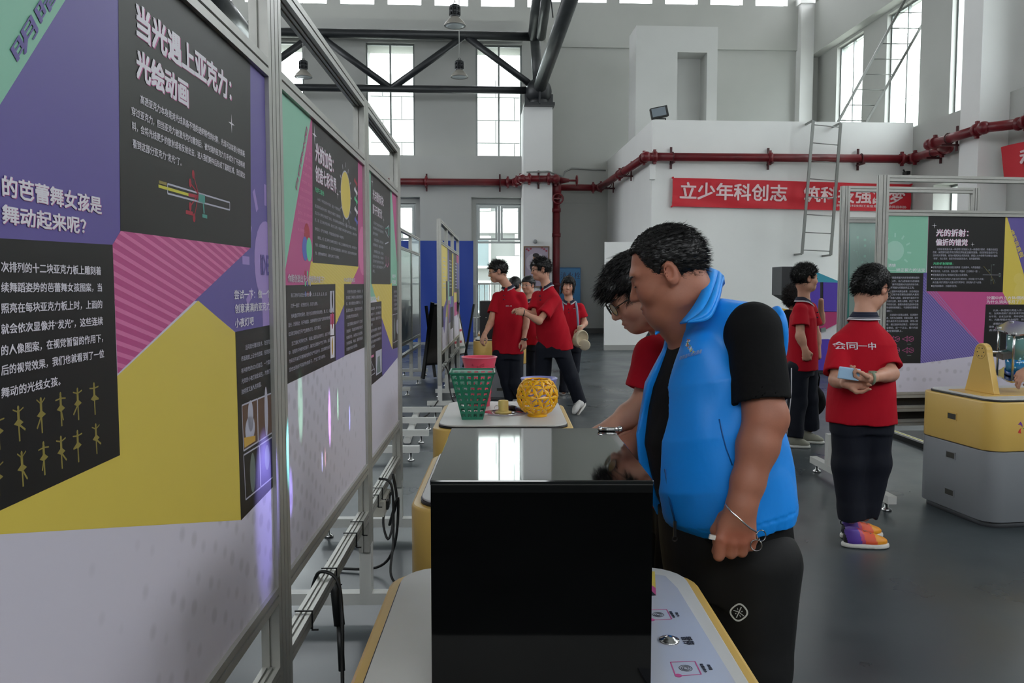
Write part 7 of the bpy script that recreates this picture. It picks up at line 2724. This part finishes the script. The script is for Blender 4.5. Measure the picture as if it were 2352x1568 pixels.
def kid_pull():
    D = 9.1
    hd = Head(U(1242, 619, D), (-.97, -.2, -.1), (-.1, 0, 1), 1.0)
    neck, pel = U(1256, 660, D), U(1270, 795, D)
    t, so, bo, fr = student('person', 'smiling boy in red polo reaching for his friend, striding to the left', D, hd, neck, pel, (-.72, -.68, 0),
        U(1275, 690, D - .12), U(1233, 682, D + .12), U(1238, 737, D - .3), U(1226, 725, D), U(1207, 720, D - .32), U(1200, 712, D - .1),
        U(1287, 800, D - .05), U(1250, 800, D + .05), U(1312, 866, D - .02), U(1246, 880, D + .1), U(1333, 927, D + .02), U(1252, 945, D + .15), -.05,
        handL=dict(Fd=(-.9, -.1, .25), N=(-.2, -.9, .3), T=(.1, .2, .95), s=.95, curl=(.35, .4, .45, .5)),
        handR=dict(Fd=(-.9, 0, .1), N=(-.2, .3, .9), T=(0, -1, .2), s=.9, curl=(.4, .4, .45, .5)),
        h=.0075, hw=.195, dp=.12, seed=6., loose=1.14, legr=(.105, .085, .07), mouth=.006, sleeve=.72, sleever=(.075, .095), tor_ox=[-.05, -.02, 0, 0, 0, 0])
    hair(t, hd, .0065, front=.056, nape=-.055, side=-.01, burn=.045, th=.015, rough=.003, spikes=1500, slen=.035, flow=(0, .35, -.2), seed=5, stand_=.6, rad=.0018)
    glasses(t, hd, .0013, mat('glasses_black', '15130f'), None, (.023, .016))
    w_ = U(1203, 719, D - .32)
    MB().torus(w_, .03, .006, 18, 6, axis=(1, .1, -.2)).build('wristband', rub, t)
    up_ = V((-.45, .1, .88)).normalized()
    hl = U(1346, 928, D)
    to = U(1318, 962, D - .12)
    shoe(t, V((hl.x, hl.y, hl.z)), V((to.x, to.y, .006)), shoew, soler, 1.1, .008, up=V((-.75, -.1, .65)))
    shoe(t, V((.42, D + .15, 0)), V((.18, D + .05, 0)), shoew, soler, 1.0, .01)
def girl_cap():
    D = 10.4
    hd = Head(U(1305, 657, D), (-.12, -1, -.02), (.12, 0, 1), .98)
    neck, pel = U(1307, 694, D), U(1308, 785, D)
    t, so, bo, fr = student('person', 'girl with fringe and backpack straps in red polo, holding a cream cap', D, hd, neck, pel, (-.12, -1, 0),
        U(1334, 706, D), U(1284, 706, D), U(1343, 742, D), U(1282, 745, D + .05), U(1333, 755, D - .2), U(1284, 780, D + .05),
        U(1322, 800, D), U(1300, 800, D), U(1318, 850, D), U(1298, 850, D), U(1312, 897, D + .05), U(1295, 900, D - .05), -.04,
        handL=dict(Fd=(-.3, -.3, -.7), N=(.3, -.8, .2), T=(-.6, -.5, 0), s=.9, curl=(.6, .65, .7, .7)),
        h=.0075, hw=.16, dp=.1, seed=8., legr=(.085, .068, .06), iris=True, wide=1.3, loose=1.05)
    def tail(H_):
        H_.ell(hd.p(0, -.09, -.02), (.05, .06, .09), hd.R, .03)
        for s_ in (-1, 1):
            H_.cone(hd.p(s_ * .078, .045, .03), hd.p(s_ * .083, .05, -.10), .009, .004, .01)
    hair(t, hd, .0065, front=.05, nape=-.08, side=-.02, burn=.06, th=.014, rough=.002, spikes=1400, slen=.03, flow=(0, .1, -.9), seed=6, stand_=.3, rad=.0018,
         fringe=[((0, .078, .062), (.062, .026, .028)), ((.075, .05, -.03), (.012, .016, .075)), ((-.075, .05, -.03), (.012, .016, .075))])
    L_ = fr[0]
    for s_ in (1, -1):
        st_ = []
        for q in range(7):
            f_ = q / 6
            c = neck + L_ * s_ * (.085 + .03 * f_) - V((0, 0, .0 + .38 * f_)) + V((0, -.112 - .018 * math.sin(PI * f_), 0)) * (0 if q == 0 else 1)
            st_.append(c)
        MB().tube(st_, .016, 6).build('backpack_strap', mat('strap_blue_grey', '7f8ea5', .6), t)
    pk = MB()
    pk.sphere(neck + V((0, .2, -.2)), (.15, .09, .2), 18)
    pk.build('backpack', mat('strap_blue_grey', '7f8ea5'), t)
    drop_print(t, so, '会同一中', U(1320, 708, D) - V((0, .6, 0)), V((1, 0, 0)), V((0, 0, 1)), .05, .012, V((0, 1, 0)), whitec, off=.006)
    for x in (1290, 1312):
        p = atz(x, 905, 0)
        shoe(t, V((p.x + .02, p.y + .1, 0)), V((p.x, p.y - .12, 0)), shoew, soler, .95, .01)
    # cream cap in her hand: its own thing
    cc = U(1333, 778, D - .28)
    c = thing('cap', 'cream baseball cap held upside down by the girl', 'cap', cc)
    cm_ = mat('cap_cream', 'd6cbb0', .8)
    C_ = Soft()
    Rt = Matrix.Rotation(math.radians(25), 3, 'Y') @ Matrix.Rotation(math.radians(20), 3, 'X')
    C_.ell(cc, (.095, .085, .12), np.array(Rt), .01)
    C_.ell(cc + V((.025, -.05, .01)), (.075, .06, .1), np.array(Rt), .01, 's')
    V_, Q = grow(C_, .006)
    mesh_np('crown', V_, Q, cm_, c)
    Bm = Soft()
    Bm.ell(cc + V((.05, -.03, -.075)), (.075, .014, .075), np.array(Rt), .01)
    V_, Q = grow(Bm, .006)
    mesh_np('brim', V_, Q, cm_, c)
    MB().tube([cc + V((-.03, -.02, .1)), cc + V((-.03, -.05, .16)), cc + V((.02, -.05, .17))], .012, 6).build('strap', cm_, c)
def girl_hidden():
    D = 11.0
    hd = Head(U(1213, 655, D), (-.55, -.8, -.05), (0, 0, 1), .97)
    neck, pel = U(1214, 690, D), U(1214, 785, D)
    t, so, bo, fr = student('person', 'girl with glasses half hidden behind the boy in the striding pose', D, hd, neck, pel, (-.4, -.9, 0),
        U(1234, 705, D), U(1194, 705, D), U(1238, 742, D), U(1192, 742, D), U(1236, 775, D - .1), U(1194, 775, D - .1),
        U(1222, 795, D), U(1206, 795, D), U(1222, 845, D), U(1207, 845, D), U(1222, 888, D), U(1206, 888, D), -.04, h=.01, hw=.16, dp=.1, seed=9., legr=(.085, .068, .06))
    hair(t, hd, .009, front=.05, nape=-.08, side=-.03, burn=.03, th=.014, rough=.002, spikes=300, slen=.03, flow=(0, -.3, -.5), seed=7, stand_=.3, rad=.002)
    glasses(t, hd, .0014, mat('glasses_silver', '9a9a9c'), None, (.021, .017))
    for x in (1206, 1223):
        p = atz(x, 893, 0)
        shoe(t, V((p.x, p.y + .1, 0)), V((p.x, p.y - .13, 0)), mat('shoe_grey', '6f6f6f', .5), soler, .95, .012)
def girl_away():
    D = 11.6
    hd = Head(U(1184, 655, D), (.5, .8, -.05), (0, 0, 1), .95)
    neck, pel = U(1184, 688, D), U(1186, 775, D)
    t, so, bo, fr = student('person', 'person with dark tied hair turned away, only the head showing behind the boys', D, hd, neck, pel, (.4, .9, 0),
        U(1168, 702, D), U(1202, 702, D), U(1165, 738, D), U(1206, 738, D), U(1168, 770, D), U(1202, 770, D),
        U(1178, 790, D), U(1194, 790, D), U(1178, 835, D), U(1194, 835, D), U(1178, 875, D), U(1194, 875, D), -.04, h=.011, hw=.155, dp=.1, seed=11., legr=(.085, .068, .06), collar=True)
    hair(t, hd, .009, front=.045, nape=-.08, side=-.03, burn=.03, th=.014, rough=.001, spikes=200, slen=.03, flow=(0, -.3, -.5), seed=8, stand_=.3, rad=.002, back=.02)
    for x in (1178, 1194):
        p = atz(x, 882, 0)
        shoe(t, V((p.x, p.y - .1, 0)), V((p.x, p.y + .13, 0)), mat('shoe_grey', '6f6f6f'), soler, .95, .012)
kid_left()
kid_pull()
girl_cap()
girl_hidden()
girl_away()

# ---------------------------------------------------------------- right side: standing boy, woman in black, boy with phone
def boy_stand():
    D = 7.25
    hd = Head(U(1851, 640, D), (.97, .1, .02), (-.02, 0, 1), .98)
    neck, pel = U(1846, 695, D), U(1842, 830, D)
    t, so, bo, fr = student('person', 'boy in red polo standing in profile facing right, fist at his side', D, hd, neck, pel, (.93, -.25, 0),
        U(1862, 708, D + .17), U(1838, 712, D - .15), U(1875, 770, D + .2), U(1838, 772, D - .2), U(1880, 820, D + .15), U(1850, 805, D - .22),
        U(1853, 845, D + .07), U(1833, 845, D - .07), U(1857, 915, D + .08), U(1832, 925, D - .07), U(1861, 985, D + .1), U(1823, 1003, D - .1), -.07,
        handR=dict(Fd=(.2, 0, -1), N=(-.3, -1, 0), T=(1, -.2, 0), s=.95, curl=(.95, .95, .95, .95), thumb=.7),
        h=.0065, hw=.18, dp=.115, seed=12., loose=1.06, legr=(.1, .08, .078), sleeve=.6, sleever=(.068, .085))
    hair(t, hd, .0055, front=.055, nape=-.06, side=.0, burn=.032, th=.016, rough=.003, spikes=2600, slen=.03, flow=(0, -.05, .15), seed=12, stand_=.7, rad=.0012, back=.0)
    for (a, b, nm) in ((U(1815, 1010, D - .1), 1857, 0), (U(1846, 992, D + .1), 1889, 1)):
        y = a.y
        x1_ = at(b, 1000, y).x
        shoe(t, V((a.x - .02, y, 0)), V((x1_, y - .05, 0)), mat('shoe_olive_grey', '8b8a7c', .6), soler, 1.05, .008)
    MB().tube([U(1818, 845, D - .24), U(1818, 900, D - .22), U(1812, 960, D - .2), U(1807, 1000, D - .22)], .004, 5).build('side_stripe', whitec, t)
boy_stand()
def woman():
    D = 8.0
    hd = Head(U(1824, 685, D), (.6, .75, 0), (0, 0, 1), .88)
    neck, pel = U(1828, 718, D), U(1836, 820, D)
    t, so, bo, fr = student('person', 'woman with curly hair in black, mostly hidden behind the boy in profile', D, hd, neck, pel, (.7, .7, 0),
        U(1808, 722, D - .05), U(1862, 722, D), U(1804, 770, D - .1), U(1885, 738, D - .05), U(1810, 815, D), U(1886, 690, D - .15),
        U(1825, 835, D), U(1845, 835, D), U(1826, 900, D), U(1848, 900, D), U(1826, 960, D), U(1850, 960, D), -.05, h=.009, hw=.17, dp=.12, seed=13.,
        shirt=blackc, trm=blackc, collar=False, sleeve=.95, legr=(.085, .07, .06), sleever=(.06, .06))
    hair(t, hd, .007, front=.04, nape=-.09, side=-.05, burn=.03, th=.026, rough=.010, spikes=2500, slen=.03, flow=(0, 0, 0), seed=13, stand_=.7, rad=.002, back=.03, m=mat('hair_brown', '1c1311', .6))
    for x in (1826, 1850):
        p = atz(x, 970, 0)
        shoe(t, V((p.x - .05, p.y - .06, 0)), V((p.x + .1, p.y + .14, 0)), blackc, blackc, .95, .012)
    b = thing('tote_bag', 'black bag with a small pink picture, hanging behind the boy in profile', 'bag', V((U(1875, 950, 7.6).x, 7.6, 0)))
    C_ = Soft()
    c = U(1876, 915, 7.6)
    C_.ell(c - V((0, 0, .03)), (.085, .05, .13), None, .03)
    C_.cone(c + V((-.03, 0, .1)), c + V((0, 0, .02)), .045, .06, .03)
    C_.post.append(lambda P, d: d + .006 * fold(P, 2.4, 3))
    V_, Q = grow(C_, .007)
    bo_ = mesh_np('bag_body', V_, Q, blackc, b)
    MB().tube([c + V((-.05, 0, .1)), c + V((-.03, .0, .2)), c + V((0, 0, .28)), c + V((.02, 0, .2)), c + V((.01, 0, .1))], .008, 6).build('handle', blackc, b)
    MB().tube([c + V((.075, 0, -.02)), c + V((.1, -.01, -.1)), c + V((.105, 0, -.16))], .004, 6).build('drawcord', mat('lace_grey', '7b7b7b'), b)
    MB().sphere(c + V((-.03, -.05, -.03)), (.03, .006, .022), 12, 0, Matrix.Rotation(.5, 3, 'Y')).sphere(c + V((-.055, -.05, -.035)), (.012, .006, .012), 10, 1).build('printed_picture', [mat('print_rose', 'a87c84', .6), mat('print_orange', 'b05a30', .6)], b)
    MB().torus(c + V((-.03, -.02, .19)), .009, .003, 12, 6, axis=(0, 1, 0)).build('ring', mat('ring_gold', 'b59a5c', .3, metal=.8), b)
woman()
def boy_phone():
    D = 4.40
    hd = Head(U(2003, 662, D + .05), (.80, .50, -.36), (.3, .15, .95), .98)
    neck, pel = U(1984, 738, D), U(1978, 940, D)
    t, so, bo, fr = student('person', 'boy seen from behind with white lettering on red polo, hands behind his back', D, hd, neck, pel, (.2, .98, 0),
        U(1928, 792, D), U(2026, 792, D - .02), U(1922, 872, D - .1), U(2046, 858, D - .12), U(1945, 880, D - .24), U(2000, 868, D - .27),
        U(1952, 958, D), U(2005, 958, D), U(1950, 1065, D - .01), U(2008, 1060, D), U(1955, 1190, D - .02), U(1985, 1185, D + .02), -.07,
        handR=dict(Fd=(-1, -.05, .05), N=(.0, .2, -1), T=(0, -1, -.2), s=.95, curl=(.45, .5, .55, .6), thumb=.5),
        handL=dict(Fd=(.9, -.2, .05), N=(0, 1, -.1), T=(0, 0, -1), s=.9, curl=(.55, .6, .6, .6), thumb=.4),
        h=.0055, hw=.178, dp=.12, seed=15., loose=1.06, legr=(.105, .088, .07), sleeve=.82, sleever=(.07, .078), neckr=.054)
    hair(t, hd, .0048, front=.055, nape=-.06, side=-.01, burn=.03, th=.014, rough=.002, spikes=4200, slen=.026, flow=(0, -.55, -.6), seed=15, stand_=.25, rad=.0009, back=.006)
    glasses(t, hd, .0011, mat('glasses_silver', '9a9a9c'), None, (.023, .018), mat('glasses_black', '15130f'))
    drop_print(t, so, '会同', U(1929, 791, D) - V((0, 1, 0)), V((1, 0, 0)), V((0, 0, 1)), .11, .04, V((0, 1, 0)), whitec, off=.003, bold=.015)
    drop_print(t, so, '一中', U(1971, 791, D) - V((0, 1, 0)), V((1, 0, 0)), V((0, 0, 1)), .085, .038, V((0, 1, 0)), whitec, off=.003, bold=.015)
    w_ = U(2003, 868, D - .27)
    MB().torus(w_, .03, .0075, 20, 6, axis=(1, 0, 0)).box(w_ + V((0, -.004, .032)), (.03, .028, .01)).build('watch', mat('watch_sage', '7f8d78', .5), t)
    ph = thing('phone', 'pale blue phone held behind the back of the boy with lettering', 'phone', U(1957, 868, D - .32))
    c = U(1950, 858, D - .3)
    MB().box(c, (.11, .012, .062), R=Matrix.Rotation(math.radians(8), 3, 'Y')).build('case', mat('phone_blue', '9fc0dc', .3), ph, bevel=.005)
    MB().box(c + V((0, .0075, 0)), (.1, .002, .054), R=Matrix.Rotation(math.radians(8), 3, 'Y')).build('screen', blk, ph)
    def deco(o, heel, f, l_, up, L):
        MB().torus(heel + f * L * .03 + up * .09, .012, .003, 12, 5, axis=(0, 1, 0)).build('pull_tab', rub, o)
    for i, (x, yy) in enumerate(((1.845, D - .03), (1.90, D + .12))):
        shoe(t, V((x - .03, yy, 0)), V((x + .215, yy - .02 + .05 * i, 0)), mat('shoe_orange', 'e0552f', .5), soler, 1.05, .006, extra=deco, bands=[(.12, mat('shoe_black', '151318', .5)), (.42, mat('shoe_violet', '5b3f9c', .5)), (.5, mat('shoe_rose', 'b8456a', .5)), (.74, mat('shoe_orange', 'e0552f', .5)), (1.5, mat('shoe_amber', 'e2921c', .5))])
    MB().tube([U(2036, 965, D), U(2032, 1030, D - .03), U(2012, 1110, D - .04), U(1998, 1160, D - .05)], .003, 5).build('side_stripe', whitec, t)
boy_phone()
# hand of somebody outside the picture, resting by the liquid column
t = thing('person', 'hand of someone outside the photo reaching in at the right edge', 'person', V((3.25, 4.8, 0)))
Bd = Soft()
w_ = at(2372, 845, 4.75)
hand(Bd, w_, V((-.75, .1, -.5)), V((-.4, -.4, .8)), V((0, -1, -.3)), 1.0, (.3, .4, .5, .6), .4)
Bd.cone(w_, w_ + V((.28, -.05, .1)), .028, .04, .02)
V_, Q = grow(Bd, .006)
mesh_np('body', V_, Q, sk_kid, t, [])
